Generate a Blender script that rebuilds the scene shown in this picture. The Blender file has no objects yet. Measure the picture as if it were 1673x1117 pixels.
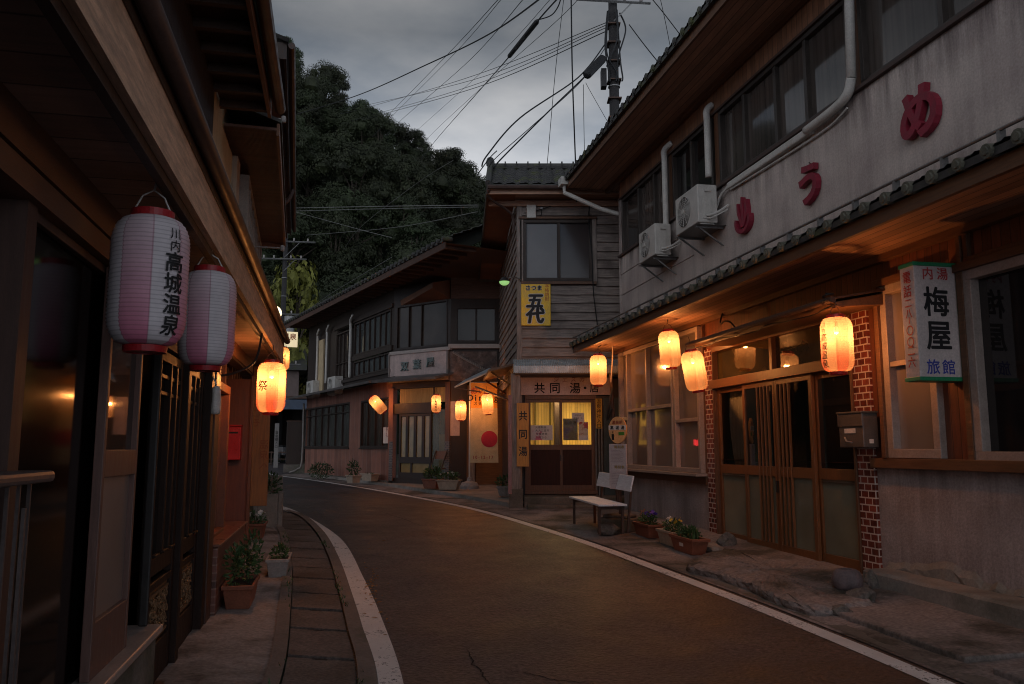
import bpy, bmesh, math, random
from mathutils import Vector, Matrix
random.seed(7)
S = bpy.context.scene
COL = S.collection
rad = math.radians

# ---------------------------------------------------------------- camera, sky, sun, exposure
F, CX, CY, EYE = 1330.0, 836.5, 558.5, 1.55
PT = math.atan(174 / 1330)
cd = bpy.data.cameras.new('camera'); cam = bpy.data.objects.new('camera', cd); COL.objects.link(cam)
cam.location = (0, 0, EYE); cam.rotation_euler = (math.pi / 2 + PT, 0, 0)
cd.sensor_width = 36; cd.lens = 36 * F / 1673; cd.clip_end = 2000; cd.clip_start = 0.05
S.camera = cam
W = bpy.data.worlds.new('World'); S.world = W; W.use_nodes = True
def build_world():
    nt = W.node_tree; nt.nodes.clear(); N = nt.nodes.new; L = nt.links.new
    out = N('ShaderNodeOutputWorld'); bg = N('ShaderNodeBackground')
    sky = N('ShaderNodeTexSky'); sky.sky_type = 'NISHITA'; sky.sun_disc = False
    sky.sun_elevation = rad(2.5); sky.sun_rotation = rad(200); sky.air_density = 1.5; sky.dust_density = 2.0
    hsv = N('ShaderNodeHueSaturation'); hsv.inputs['Saturation'].default_value = 0.35
    L(sky.outputs[0], hsv.inputs['Color'])
    tc = N('ShaderNodeTexCoord'); mp = N('ShaderNodeMapping'); mp.inputs['Scale'].default_value = (1.0, 1.0, 2.6)
    mp.inputs['Location'].default_value = (0.35, 0.1, 0.0)
    L(tc.outputs['Generated'], mp.inputs['Vector'])
    n1 = N('ShaderNodeTexNoise'); n1.inputs['Scale'].default_value = 2.0; n1.inputs['Detail'].default_value = 7; n1.inputs['Roughness'].default_value = 0.52
    L(mp.outputs[0], n1.inputs['Vector'])
    rp = N('ShaderNodeValToRGB'); rp.color_ramp.elements[0].position = 0.38; rp.color_ramp.elements[0].color = (.42, .64, .95, 1)
    rp.color_ramp.elements[1].position = 0.64; rp.color_ramp.elements[1].color = (2.32, 2.36, 2.46, 1)
    L(n1.outputs[0], rp.inputs[0])
    # clouds thin towards the horizon: brighter band low in the sky
    sx = N('ShaderNodeSeparateXYZ'); L(tc.outputs['Generated'], sx.inputs[0])
    mr = N('ShaderNodeMapRange'); mr.inputs[1].default_value = 0.30; mr.inputs[2].default_value = 0.47; mr.inputs[3].default_value = 3.0; mr.inputs[4].default_value = 0.90
    L(sx.outputs[2], mr.inputs[0])
    m1 = N('ShaderNodeVectorMath'); m1.operation = 'SCALE'; L(rp.outputs[0], m1.inputs[0]); L(mr.outputs[0], m1.inputs['Scale'])
    # the afterglow side of the sky is behind the viewer
    mr2 = N('ShaderNodeMapRange'); mr2.inputs[1].default_value = 0.3; mr2.inputs[2].default_value = -0.9; mr2.inputs[3].default_value = 1.0; mr2.inputs[4].default_value = 2.2
    L(sx.outputs[1], mr2.inputs[0])
    m2 = N('ShaderNodeVectorMath'); m2.operation = 'SCALE'; L(m1.outputs[0], m2.inputs[0]); L(mr2.outputs[0], m2.inputs['Scale'])
    mx = N('ShaderNodeMixRGB'); mx.inputs[0].default_value = 0.88
    L(hsv.outputs[0], mx.inputs[1]); L(m2.outputs[0], mx.inputs[2])
    L(mx.outputs[0], bg.inputs[0]); bg.inputs[1].default_value = 0.13
    L(bg.outputs[0], out.inputs[0])
build_world()
sl = bpy.data.lights.new('sun', 'SUN'); sl.energy = 0.06; sl.angle = rad(25); sl.color = (1.0, 0.9, 0.82)
so = bpy.data.objects.new('sun', sl); COL.objects.link(so)
so.rotation_euler = (rad(62), 0, rad(-20))
S.view_settings.view_transform = 'Standard'; S.view_settings.look = 'None'; S.view_settings.exposure = 0; S.view_settings.gamma = 1
S.render.engine = 'CYCLES'
S.cycles.use_denoising = True; S.cycles.pixel_filter_type = 'BLACKMAN_HARRIS'; S.cycles.filter_width = 1.05
S.cycles.max_bounces = 6; S.cycles.diffuse_bounces = 3; S.cycles.glossy_bounces = 3; S.cycles.transmission_bounces = 4; S.cycles.transparent_max_bounces = 12
S.cycles.sample_clamp_indirect = 3.0; S.cycles.caustics_reflective = False; S.cycles.caustics_refractive = False

# ---------------------------------------------------------------- survey helpers: sight lines of the photograph met with real planes
def ray(px, py):
    x = (px - CX) / F; u = (CY - py) / F
    return (x, math.cos(PT) - u * math.sin(PT), math.sin(PT) + u * math.cos(PT))
def gz(y):
    y = max(y, 0); return .72 * (1 - math.exp(-y / 24)) + max(0, y - 31) * .04
def gr(px, py, h=0.0):
    d = ray(px, py); lo, hi = .5, 200
    for _ in range(60):
        t = (lo + hi) / 2
        if EYE + d[2] * t > gz(d[1] * t) + h: lo = t
        else: hi = t
    return Vector((d[0] * t, d[1] * t, EYE + d[2] * t))
def at(px, py, y):
    d = ray(px, py); t = y / d[1]; return Vector((d[0] * t, y, EYE + d[2] * t))
class Fr:                                   # a wall's own frame: x along the wall (to the onlooker's left), y out of it, z up
    def __init__(s, x0, y0, ux, uy):
        n = math.hypot(ux, uy); s.x0, s.y0, s.ux, s.uy = x0, y0, ux / n, uy / n
        s.nx, s.ny = -s.uy, s.ux; s.rot = math.atan2(s.uy, s.ux)
    def p(s, px, py, off=0.0):
        d = ray(px, py); t = (off + s.x0 * s.nx + s.y0 * s.ny) / (d[0] * s.nx + d[1] * s.ny)
        x, y = d[0] * t - s.x0, d[1] * t - s.y0
        return (x * s.ux + y * s.uy, EYE + d[2] * t)
    def q(s, x1, y1, x2, y2, off=0.0):
        a, b = s.p(x1, y1, off), s.p(x2, y2, off)
        return min(a[0], b[0]), max(a[0], b[0]), min(a[1], b[1]), max(a[1], b[1])
    def w(s, u, off, z):
        return Vector((s.x0 + u * s.ux + off * s.nx, s.y0 + u * s.uy + off * s.ny, z))
    def loc(s, wx, wy):
        x, y = wx - s.x0, wy - s.y0
        return (x * s.ux + y * s.uy, x * s.nx + y * s.ny)
R = Fr(3.644, 8.264, -.198, .980)
L = Fr(-2.383, 6.315, .2147, -.9767)
L2 = Fr(-3.15, 9.83, .253, -.967)
A = Fr(-3.53, 24.0, -.4924, .8704)
B = Fr(-1.71, 22.67, -.807, .590)
C = Fr(0.0, 22.67, -1, 0)
BF = Fr(2.3, 17.0, -1, 0)
BS = Fr(.12, 17.0, -.0845, .9964)

# ---------------------------------------------------------------- mesh builder
class MB:
    def __init__(s): s.v = []; s.f = []; s.m = []; s.T = None
    def add(s, vs, fs, mi=0):
        b = len(s.v)
        if s.T is not None: vs = [tuple(s.T @ Vector(x)) for x in vs]
        s.v += [tuple(x) for x in vs]
        for f in fs: s.f.append([b + i for i in f]); s.m.append(mi)
    def box(s, x0, x1, y0, y1, z0, z1, mi=0):
        if x0 > x1: x0, x1 = x1, x0
        if y0 > y1: y0, y1 = y1, y0
        if z0 > z1: z0, z1 = z1, z0
        s.add([(x0,y0,z0),(x1,y0,z0),(x1,y1,z0),(x0,y1,z0),(x0,y0,z1),(x1,y0,z1),(x1,y1,z1),(x0,y1,z1)],
              [(0,3,2,1),(4,5,6,7),(0,1,5,4),(1,2,6,5),(2,3,7,6),(3,0,4,7)], mi)
        return s
    def hexa(s, p, mi=0):                      # 8 points, bottom ring then top ring
        s.add(p, [(0,3,2,1),(4,5,6,7),(0,1,5,4),(1,2,6,5),(2,3,7,6),(3,0,4,7)], mi); return s
    def quad(s, a, b, c, d, mi=0): s.add([a, b, c, d], [(0,1,2,3)], mi); return s
    def tube(s, pts, r, n=8, mi=0, cap=True):
        pts = [Vector(p) for p in pts]; rs = r if isinstance(r, (list, tuple)) else [r] * len(pts)
        vs = []; up = Vector((0, 0, 1)); prev = None
        for i, p in enumerate(pts):
            d = (pts[min(i+1, len(pts)-1)] - pts[max(i-1, 0)])
            d = d.normalized() if d.length > 1e-9 else Vector((0, 0, 1))
            if prev is None:
                a = d.cross(up)
                if a.length < .05: a = d.cross(Vector((0, 1, 0)))
                a.normalize()
            else:
                a = (prev - d * prev.dot(d)).normalized()
            prev = a; b = d.cross(a)
            for k in range(n):
                t = 2 * math.pi * k / n; vs.append(p + (a * math.cos(t) + b * math.sin(t)) * rs[i])
        fs = []
        for i in range(len(pts) - 1):
            for k in range(n):
                fs.append((i*n+k, i*n+(k+1) % n, (i+1)*n+(k+1) % n, (i+1)*n+k))
        if cap: fs.append(tuple(range(n-1, -1, -1))); fs.append(tuple((len(pts)-1)*n + k for k in range(n)))
        s.add(vs, fs, mi); return s
    def lathe(s, prof, n=24, c=(0, 0, 0), mi=0):
        vs = []; fs = []
        for r, z in prof:
            for k in range(n):
                t = 2 * math.pi * k / n; vs.append((c[0] + r * math.cos(t), c[1] + r * math.sin(t), c[2] + z))
        for i in range(len(prof) - 1):
            for k in range(n):
                fs.append((i*n+k, i*n+(k+1) % n, (i+1)*n+(k+1) % n, (i+1)*n+k))
        s.add(vs, fs, mi); return s
    def prism(s, poly, fn, d0, d1, mi=0):      # 2-D outline poly; fn(a, b, d) -> point
        n = len(poly); vs = [fn(a, b, d0) for a, b in poly] + [fn(a, b, d1) for a, b in poly]
        fs = [tuple(range(n)), tuple(range(2*n-1, n-1, -1))] + [(i, n+i, n+(i+1) % n, (i+1) % n) for i in range(n)]
        s.add(vs, fs, mi); return s
    def build(s, name, mats, parent=None, smooth=False, bevel=0.0, loc=None, rotz=0.0):
        me = bpy.data.meshes.new(name); me.from_pydata(s.v, [], s.f); me.update()
        if not isinstance(mats, (list, tuple)): mats = [mats]
        for m in mats: me.materials.append(m)
        if len(mats) > 1: me.polygons.foreach_set('material_index', s.m)
        bm = bmesh.new(); bm.from_mesh(me); bmesh.ops.recalc_face_normals(bm, faces=bm.faces); bm.to_mesh(me); bm.free()
        if smooth:
            me.polygons.foreach_set('use_smooth', [True] * len(me.polygons))
        o = bpy.data.objects.new(name, me); COL.objects.link(o)
        if parent is not None: o.parent = parent
        if loc is not None: o.location = loc
        if rotz: o.rotation_euler = (0, 0, rotz)
        if smooth == 'auto':
            try: me.set_sharp_from_angle(angle=rad(40))
            except Exception: pass
        if bevel:
            b = o.modifiers.new('bevel', 'BEVEL'); b.width = bevel; b.segments = 2; b.limit_method = 'ANGLE'; b.angle_limit = rad(50)
        return o
def tag(o, label=None, cat=None, group=None, kind=None):
    if label: o['label'] = label
    if cat: o['category'] = cat
    if group: o['group'] = group
    if kind: o['kind'] = kind
    return o
def thing(name, loc, rotz=0.0, label=None, cat=None, group=None):
    o = bpy.data.objects.new(name, None); COL.objects.link(o); o.location = loc; o.rotation_euler = (0, 0, rotz)
    o.empty_display_size = .1
    return tag(o, label, cat, group)
def fthing(name, fr, u, off, z, label, cat, group=None):
    return thing(name, fr.w(u, off, z), fr.rot, label, cat, group)
def dup(root, loc, rotz=None, label=None, rot=None):
    r = root.copy(); COL.objects.link(r); r.location = loc
    if rotz is not None: r.rotation_euler = (0, 0, rotz)
    if rot is not None: r.rotation_euler = rot
    if label: r['label'] = label
    for ch in list(root.children):
        c = ch.copy(); COL.objects.link(c); c.parent = r
        for g in list(ch.children):
            d = g.copy(); COL.objects.link(d); d.parent = c
    return r

# ---------------------------------------------------------------- lettering
_G = {}
def glyph(ch, bold=0.0, ext=0.0):
    k = (ch, bold, ext)
    if k not in _G:
        c = bpy.data.curves.new('g', 'FONT'); c.body = ch; c.size = 1; c.offset = bold; c.extrude = ext; c.resolution_u = 4
        o = bpy.data.objects.new('g', c); COL.objects.link(o)
        dg = bpy.context.evaluated_depsgraph_get(); dg.update()
        m = bpy.data.meshes.new_from_object(o.evaluated_get(dg))
        bm = bmesh.new(); bm.from_mesh(m); bmesh.ops.triangulate(bm, faces=bm.faces)
        if not ext:
            for _ in range(3):
                el = [e for e in bm.edges if e.calc_length() > .13]
                if not el: break
                bmesh.ops.subdivide_edges(bm, edges=el, cuts=1); bmesh.ops.triangulate(bm, faces=[f for f in bm.faces if len(f.verts) > 3])
        bm.to_mesh(m); bm.free()
        vs = [v.co[:] for v in m.vertices]; fs = [tuple(p.vertices) for p in m.polygons]
        bpy.data.objects.remove(o); bpy.data.curves.remove(c); bpy.data.meshes.remove(m)
        if vs:
            x0, x1 = min(v[0] for v in vs), max(v[0] for v in vs)
            wide = ord(ch) > 0x2e00
            cx = .5 if wide else (x0 + x1) / 2; cy = .38 if wide else .36
            vs = [(v[0] - cx, v[1] - cy, v[2]) for v in vs]
        _G[k] = (vs, fs, (max(v[0] for v in vs) - min(v[0] for v in vs)) if vs else .3)
    return _G[k]
def write(mb, text, fn, cx, cy, size, vertical=False, step=1.0, bold=0.0, sx=1.0, mi=0, ext=0.0, shear=0.0):
    """lay out text about (cx, cy); fn(a, b, d) maps right/up/out in metres to a point"""
    n = len(text)
    if vertical: pos = [(0, ((n - 1) / 2 - i) * step * size) for i in range(n)]
    else: pos = [((i - (n - 1) / 2) * step * size * sx, 0) for i in range(n)]
    for ch, (dx, dy) in zip(text, pos):
        if ch in ' \u3000': continue
        vs, fs, _ = glyph(ch, 0.0 if not ext else min(bold, .04), ext)
        k = bold * .55
        for j, (ox, oy) in enumerate(((0, 0), (k, 0), (-k, 0), (0, k), (0, -k), (k * .7, k * .7), (-k * .7, -k * .7), (k * .7, -k * .7), (-k * .7, k * .7)) if bold and not ext else ((0, 0),)):
            mb.add([fn(cx + dx + (x + ox + (y + oy) * shear) * size * sx, cy + dy + (y + oy) * size, z * size + j * .00025) for x, y, z in vs], fs, mi)
    return mb
def face_front(y):                           # lettering on a wall's own face (x runs to the onlooker's left)
    return lambda a, b, d: (-a, y + d, b)

# ---------------------------------------------------------------- materials
_M = {}
def _nodes(name):
    m = bpy.data.materials.new(name); m.use_nodes = True; nt = m.node_tree; nt.nodes.clear()
    out = nt.nodes.new('ShaderNodeOutputMaterial'); p = nt.nodes.new('ShaderNodeBsdfPrincipled'); nt.links.new(p.outputs[0], out.inputs[0])
    return m, nt, p, out
def _math(nt, op, a, b=None, c=None):
    n = nt.nodes.new('ShaderNodeMath'); n.operation = op
    for i, x in enumerate((a, b, c)):
        if x is None: continue
        if isinstance(x, (int, float)): n.inputs[i].default_value = x
        else: nt.links.new(x, n.inputs[i])
    return n.outputs[0]
def _noise(nt, vec, scale, detail=4, rough=.55, stretch=None):
    if stretch:
        mp = nt.nodes.new('ShaderNodeMapping'); mp.inputs['Scale'].default_value = stretch; nt.links.new(vec, mp.inputs[0]); vec = mp.outputs[0]
    n = nt.nodes.new('ShaderNodeTexNoise'); n.inputs['Scale'].default_value = scale; n.inputs['Detail'].default_value = detail; n.inputs['Roughness'].default_value = rough
    nt.links.new(vec, n.inputs['Vector']); return n.outputs[0]
def _ramp(nt, fac, p0, c0, p1, c1):
    r = nt.nodes.new('ShaderNodeMapRange'); r.inputs[1].default_value = p0; r.inputs[2].default_value = p1; r.inputs[3].default_value = c0; r.inputs[4].default_value = c1
    nt.links.new(fac, r.inputs[0]); return r.outputs[0]
def _mix(nt, fac, a, b, mode='MIX'):
    n = nt.nodes.new('ShaderNodeMixRGB'); n.blend_type = mode
    for i, x in enumerate((fac, a, b)):
        if isinstance(x, (int, float)): n.inputs[i].default_value = x
        elif isinstance(x, tuple): n.inputs[i].default_value = (x[0], x[1], x[2], 1)
        else: nt.links.new(x, n.inputs[i])
    return n.outputs[0]
def M(name, col, rough=.7, var=.25, vs=6.0, stretch=None, streak=0.0, streak_col=None, bump=.15, bs=60.0, spec=.4, metal=0.0,
      boards=None, patch=None, brick=None, coat=0.0, world=False, grain=.14, zmask=None, ):
    """weathered surface: boards=(axis, width, gap darkness); patch=(colour, scale, lo, hi); brick=(w, h, mortar, mortar colour)"""
    if name in _M: return _M[name]
    m, nt, p, out = _nodes(name); Lk = nt.links.new
    tc = nt.nodes.new('ShaderNodeTexCoord'); vec = tc.outputs['Object']
    if world:
        g = nt.nodes.new('ShaderNodeNewGeometry'); vec = g.outputs['Position']
    n1 = _noise(nt, vec, vs, 6, .6, stretch)
    fac = _ramp(nt, n1, .3, 1 - var, .7, 1 + var)
    c = _mix(nt, 1.0, col, fac, 'MULTIPLY')
    bh = _noise(nt, vec, bs, 5, .6, stretch)
    if patch:
        pf = _ramp(nt, _noise(nt, vec, patch[1], 5, .6), patch[2], 0, patch[3], 1); c = _mix(nt, pf, c, patch[0])
    if streak:
        sn = _noise(nt, vec, 1.0, 8, .75, (3.9, 3.9, .42)); sf = _ramp(nt, sn, .50, 0, .74, streak)
        if zmask:                          # stains gather under the sills and above the foot of the wall
            zsp = nt.nodes.new('ShaderNodeSeparateXYZ'); Lk(vec, zsp.inputs[0])
            zm = _math(nt, 'MAXIMUM', _ramp(nt, zsp.outputs[2], zmask[0], 1, zmask[1], .25), _ramp(nt, zsp.outputs[2], zmask[2], .25, zmask[3], 1))
            sf = _math(nt, 'MULTIPLY', _ramp(nt, sn, .37, 0, .60, streak), zm)
        c = _mix(nt, sf, c, streak_col or tuple(x * .3 for x in col))
    c = _mix(nt, 1.0, c, _ramp(nt, bh, .32, 1 - grain, .68, 1 + grain), 'MULTIPLY')
    height = bh
    if boards:
        ax, wd, gap = boards
        sp = nt.nodes.new('ShaderNodeSeparateXYZ'); Lk(vec, sp.inputs[0]); v = sp.outputs['XYZ'.index(ax)]
        d = _math(nt, 'DIVIDE', v, wd); fr = _math(nt, 'FRACT', d); fl = _math(nt, 'FLOOR', d)
        wn = nt.nodes.new('ShaderNodeTexWhiteNoise'); wn.noise_dimensions = '1D'; Lk(fl, wn.inputs['W'])
        c = _mix(nt, 1.0, c, _ramp(nt, wn.outputs[0], 0, .78, 1, 1.2), 'MULTIPLY')
        e = _math(nt, 'ABSOLUTE', _math(nt, 'SUBTRACT', fr, .5)); g = _ramp(nt, e, .5 - .012 / wd * .5 - .01, 0, .5 - .002 / wd * .5, 1)
        c = _mix(nt, g, c, gap if isinstance(gap, tuple) else tuple(x * gap for x in col))
        height = _math(nt, 'SUBTRACT', bh, _math(nt, 'MULTIPLY', g, 3.0))
    if brick:
        w, h, mo, mc = brick
        sp = nt.nodes.new('ShaderNodeSeparateXYZ'); Lk(vec, sp.inputs[0]); cb = nt.nodes.new('ShaderNodeCombineXYZ')
        Lk(_math(nt, 'ADD', sp.outputs[0], sp.outputs[1]), cb.inputs[0]); Lk(sp.outputs[2], cb.inputs[1])
        bt = nt.nodes.new('ShaderNodeTexBrick'); bt.inputs['Scale'].default_value = 1; bt.inputs['Brick Width'].default_value = w; bt.inputs['Row Height'].default_value = h
        bt.inputs['Mortar Size'].default_value = mo; bt.inputs['Mortar Smooth'].default_value = .1; bt.inputs['Bias'].default_value = 0
        bt.inputs['Color1'].default_value = (.55, .55, .55, 1); bt.inputs['Color2'].default_value = (1.35, 1.35, 1.35, 1); bt.inputs['Mortar'].default_value = (1, 1, 1, 1)
        Lk(cb.outputs[0], bt.inputs['Vector'])
        c = _mix(nt, 1.0, c, bt.outputs[0], 'MULTIPLY'); c = _mix(nt, bt.outputs['Fac'], c, mc)
        height = _math(nt, 'SUBTRACT', _math(nt, 'MULTIPLY', bh, .2), _math(nt, 'MULTIPLY', bt.outputs['Fac'], 1.0))
        Lk(_ramp(nt, bt.outputs['Fac'], 0, rough, 1, .9), p.inputs['Roughness'])
    else:
        Lk(_ramp(nt, n1, .3, max(.02, rough - .1), .7, min(1, rough + .1)), p.inputs['Roughness'])
    Lk(c, p.inputs['Base Color'])
    if bump:
        b = nt.nodes.new('ShaderNodeBump'); b.inputs['Strength'].default_value = bump; b.inputs['Distance'].default_value = .01
        Lk(height, b.inputs['Height']); Lk(b.outputs[0], p.inputs['Normal'])
    p.inputs['Specular IOR Level'].default_value = spec; p.inputs['Metallic'].default_value = metal
    if coat: p.inputs['Coat Weight'].default_value = coat; p.inputs['Coat Roughness'].default_value = .15
    _M[name] = m; return m
def glass(name, tint, rough=.06, clear=0.0, var=.5, vs=1.2, spec=.5, folds=False):
    """window glass: fresnel reflection over a dim, uneven room or frosted body; clear = share one sees straight through"""
    if name in _M: return _M[name]
    m, nt, p, out = _nodes(name); Lk = nt.links.new
    tc = nt.nodes.new('ShaderNodeTexCoord'); vec = tc.outputs['Object']
    n1 = _noise(nt, vec, vs, 4, .5); c = _mix(nt, 1.0, tint, _ramp(nt, n1, .3, 1 - var, .7, 1 + var), 'MULTIPLY')
    if folds: c = _mix(nt, 1.0, c, _ramp(nt, _noise(nt, vec, 1.0, 3, .5, (14, 14, .35)), .36, .7, .64, 1.25), 'MULTIPLY')
    Lk(c, p.inputs['Base Color']); p.inputs['Roughness'].default_value = rough; p.inputs['Specular IOR Level'].default_value = spec
    b = nt.nodes.new('ShaderNodeBump'); b.inputs['Strength'].default_value = .02; b.inputs['Distance'].default_value = .02
    Lk(_noise(nt, vec, 3.0, 2, .5), b.inputs['Height']); Lk(b.outputs[0], p.inputs['Normal'])
    if clear:
        tr = nt.nodes.new('ShaderNodeBsdfTransparent'); fz = nt.nodes.new('ShaderNodeFresnel'); fz.inputs[0].default_value = 1.45
        mx = nt.nodes.new('ShaderNodeMixShader'); f = _math(nt, 'MULTIPLY', _math(nt, 'SUBTRACT', 1.0, fz.outputs[0]), clear)
        Lk(f, mx.inputs[0]); Lk(p.outputs[0], mx.inputs[1]); Lk(tr.outputs[0], mx.inputs[2]); Lk(mx.outputs[0], out.inputs[0])
    _M[name] = m; return m
def emit(name, col, strength):
    if name in _M: return _M[name]
    m, nt, p, out = _nodes(name); p.inputs['Base Color'].default_value = (*[min(1, c) for c in col], 1); p.inputs['Emission Color'].default_value = (*col, 1); p.inputs['Emission Strength'].default_value = strength
    _M[name] = m; return m
def paper(name, lit, pink, base=(.82, .78, .74), see=.62):
    """ribbed lantern paper: pink gores fading upward; the lit ones let most of the bulb's light through"""
    if name in _M: return _M[name]
    m, nt, p, out = _nodes(name); Lk = nt.links.new
    tc = nt.nodes.new('ShaderNodeTexCoord'); sp = nt.nodes.new('ShaderNodeSeparateXYZ'); Lk(tc.outputs['Object'], sp.inputs[0])
    ang = _math(nt, 'ARCTAN2', sp.outputs[1], sp.outputs[0])
    g = _math(nt, 'MULTIPLY', _math(nt, 'ADD', ang, math.pi), 8 / (2 * math.pi))
    par = _math(nt, 'FLOOR', _math(nt, 'MODULO', g, 2.0)); fr = _math(nt, 'FRACT', g)
    low = _ramp(nt, sp.outputs[2], -.04, .16, -.50, 1.0)
    c = _mix(nt, _math(nt, 'MULTIPLY', par, low), base, pink)
    e = _math(nt, 'ABSOLUTE', _math(nt, 'SUBTRACT', fr, .5)); seam = _ramp(nt, e, .46, 0, .49, .55)
    c = _mix(nt, seam, c, tuple(x * .55 for x in pink))
    rb = _math(nt, 'ABSOLUTE', _math(nt, 'SUBTRACT', _math(nt, 'FRACT', _math(nt, 'DIVIDE', sp.outputs[2], .0165)), .5)); c = _mix(nt, 1.0, c, _ramp(nt, rb, .30, 1.0, .5, .66), 'MULTIPLY')
    n = _noise(nt, tc.outputs['Object'], 14, 5, .6); c = _mix(nt, 1.0, c, _ramp(nt, n, .3, .86, .7, 1.08), 'MULTIPLY')
    if lit:
        tl = nt.nodes.new('ShaderNodeBsdfTranslucent'); df = nt.nodes.new('ShaderNodeBsdfDiffuse'); tr = nt.nodes.new('ShaderNodeBsdfTransparent')
        Lk(c, tl.inputs[0]); Lk(c, df.inputs[0]); tr.inputs[0].default_value = (1, .93, .85, 1)
        m1 = nt.nodes.new('ShaderNodeMixShader'); m1.inputs[0].default_value = .3; Lk(tl.outputs[0], m1.inputs[1]); Lk(df.outputs[0], m1.inputs[2])
        m2 = nt.nodes.new('ShaderNodeMixShader'); m2.inputs[0].default_value = see; Lk(m1.outputs[0], m2.inputs[1]); Lk(tr.outputs[0], m2.inputs[2])
        Lk(m2.outputs[0], out.inputs[0])
    else:
        Lk(c, p.inputs['Base Color']); p.inputs['Roughness'].default_value = .55; p.inputs['Specular IOR Level'].default_value = .3
        p.inputs['Subsurface Weight'].default_value = 0.0
    _M[name] = m; return m

WOOD_DK = M('dark stained wood', (.030, .017, .012), .55, .35, 5, (8, 8, .8), bump=.2)
WOOD_BR = M('brown wood', (.105, .046, .022), .5, .3, 5, (9, 9, .9), bump=.2)
WOOD_BRH = M('brown wood lying', (.12, .055, .027), .5, .3, 5, (.9, 9, 9), bump=.2)
WOOD_OR = M('honey brown door wood', (.16, .065, .024), .42, .25, 6, (12, 12, .9), bump=.12)
WOOD_RED = M('red brown siding', (.13, .042, .022), .5, .3, 4, (6, 6, .8), bump=.2, boards=('X', .10, .25))
WOOD_GY = M('weathered grey boards', (.235, .195, .175), .85, .42, 4, (.7, 6, 9), bump=.45, bs=30, patch=((.09, .072, .064), 1.6, .5, .75))
WOOD_GYV = M('weathered grey posts', (.24, .20, .18), .85, .4, 4, (8, 8, .7), bump=.4, bs=30)
SOFFIT = M('planked eave ceiling', (.33, .185, .12), .6, .3, 4, (.8, 9, 9), bump=.25, boards=('Y', .11, .2))
SOFFIT_X = M('cross planked eave ceiling', (.25, .165, .135), .6, .25, 4, (9, .8, 9), bump=.25, boards=('X', .21, .15))
FASCIA = M('pale worn fascia board', (.52, .32, .21), .65, .4, 6, (.9, 8, 8), bump=.25, patch=((.27, .155, .095), 2.0, .5, .75))
PLASTER = M('stained pinkish plaster', (.58, .50, .455), .9, .14, 1.4, grain=.14, bump=.3, bs=45, streak=.95, streak_col=(.11, .085, .08), patch=((.37, .30, .285), .8, .45, .75), zmask=(3.7, 4.3, 4.75, 5.3))
PLASTER_LO = M('rough grey render', (.36, .30, .29), .92, .24, 1.6, grain=.17, bump=.7, bs=40, streak=.8, streak_col=(.13, .098, .092), patch=((.18, .14, .125), .9, .48, .72), zmask=(.3, .85, .75, 1.4))
CREAM = M('cream wall panel', (.50, .38, .23), .8, .15, 3, bump=.1, streak=.3)
PINKWALL = M('pink panelled wall', (.235, .10, .07), .8, .25, 3, bump=.15, boards=('X', .42, (.36, .26, .22)), streak=.35)
CONC = M('old concrete', (.235, .205, .18), .9, .25, 3, bump=.5, bs=45, patch=((.09, .085, .06), 1.3, .5, .78))
CONC_DK = M('dark mossy concrete', (.135, .115, .098), .9, .3, 4, bump=.6, bs=40, patch=((.045, .05, .026), 1.8, .48, .72))
STONE = M('rough stone', (.15, .125, .11), .9, .45, 9, grain=.4, bump=1.0, bs=30, patch=((.05, .05, .03), 7, .5, .65))
TILE = M('dark roof tile', (.055, .052, .05), .55, .4, 7, bump=.25, patch=((.075, .085, .03), 3.5, .52, .7))
TILE_END = M('mossy tile end', (.12, .115, .088), .75, .35, 12, bump=.4)
BRICK = M('glazed brick tile', (.16, .035, .022), .22, .4, 9, bump=.35, brick=(.115, .0705, .007, (.46, .36, .31)), spec=.6)
BRICK_L = M('brown planter brick', (.13, .042, .028), .4, .35, 7, bump=.4, brick=(.9, .062, .004, (.30, .20, .16)), spec=.5)
GRIDTILE = M('small dark grid tile', (.05, .04, .04), .3, .3, 7, bump=.3, brick=(.05, .05, .005, (.22, .18, .16)), spec=.5)
WHITE_MT = M('aged white casing', (.50, .475, .44), .5, .12, 7, bump=.05, streak=.35, streak_col=(.24, .20, .16))
WHITE_PT = M('white painted plank', (.72, .75, .80), .6, .15, 6, (1, 9, 9), bump=.12)
GREY_MT = M('grey metal', (.22, .215, .21), .45, .2, 8, bump=.06, metal=.6)
DARK_MT = M('dark metal', (.035, .032, .032), .5, .3, 10, bump=.08, metal=.4)
RUST_MT = M('rust brown metal', (.075, .042, .030), .6, .4, 12, bump=.15, metal=.3)
BROWN_MT = M('brown painted gutter', (.060, .036, .030), .5, .25, 5, bump=.05, spec=.3)
ALU = M('bronze sash', (.055, .045, .04), .4, .2, 8, bump=.03, metal=.4)
ALU_W = M('pale sash', (.33, .265, .235), .45, .15, 8, bump=.03, metal=.2)
TIN = M('corrugated sheet', (.52, .56, .58), .5, .3, 4, bump=.1, metal=.25, streak=.4)
G_DARK = glass('dark window glass', (.014, .012, .012), .04)
G_OLD = glass('dusty dark glass', (.022, .018, .017), .16, spec=.22)
G_ROOM = glass('dim curtained glass', (.060, .049, .043), .07, var=.5, vs=.9, folds=True)
G_FROST = glass('frosted glass', (.175, .142, .125), .10, clear=.15, var=.3, vs=.8, spec=.9)
G_GREEN = glass('greenish frosted glass', (.16, .155, .11), .2, var=.35, vs=1.0)
G_OLIVE = glass('amber figured glass', (.075, .055, .02), .03, var=.4, vs=2.5, spec=1.0)
G_CLEAR = glass('clear pane', (.010, .010, .010), .02, clear=.85, spec=1.0)
CURT_Y = M('ochre curtain', (.33, .24, .105), .9, .3, 3, (8, 8, .5), bump=.2)
CURT_D = M('dim curtain', (.085, .078, .07), .9, .35, 3, (7, 7, .4), bump=.3)
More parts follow.
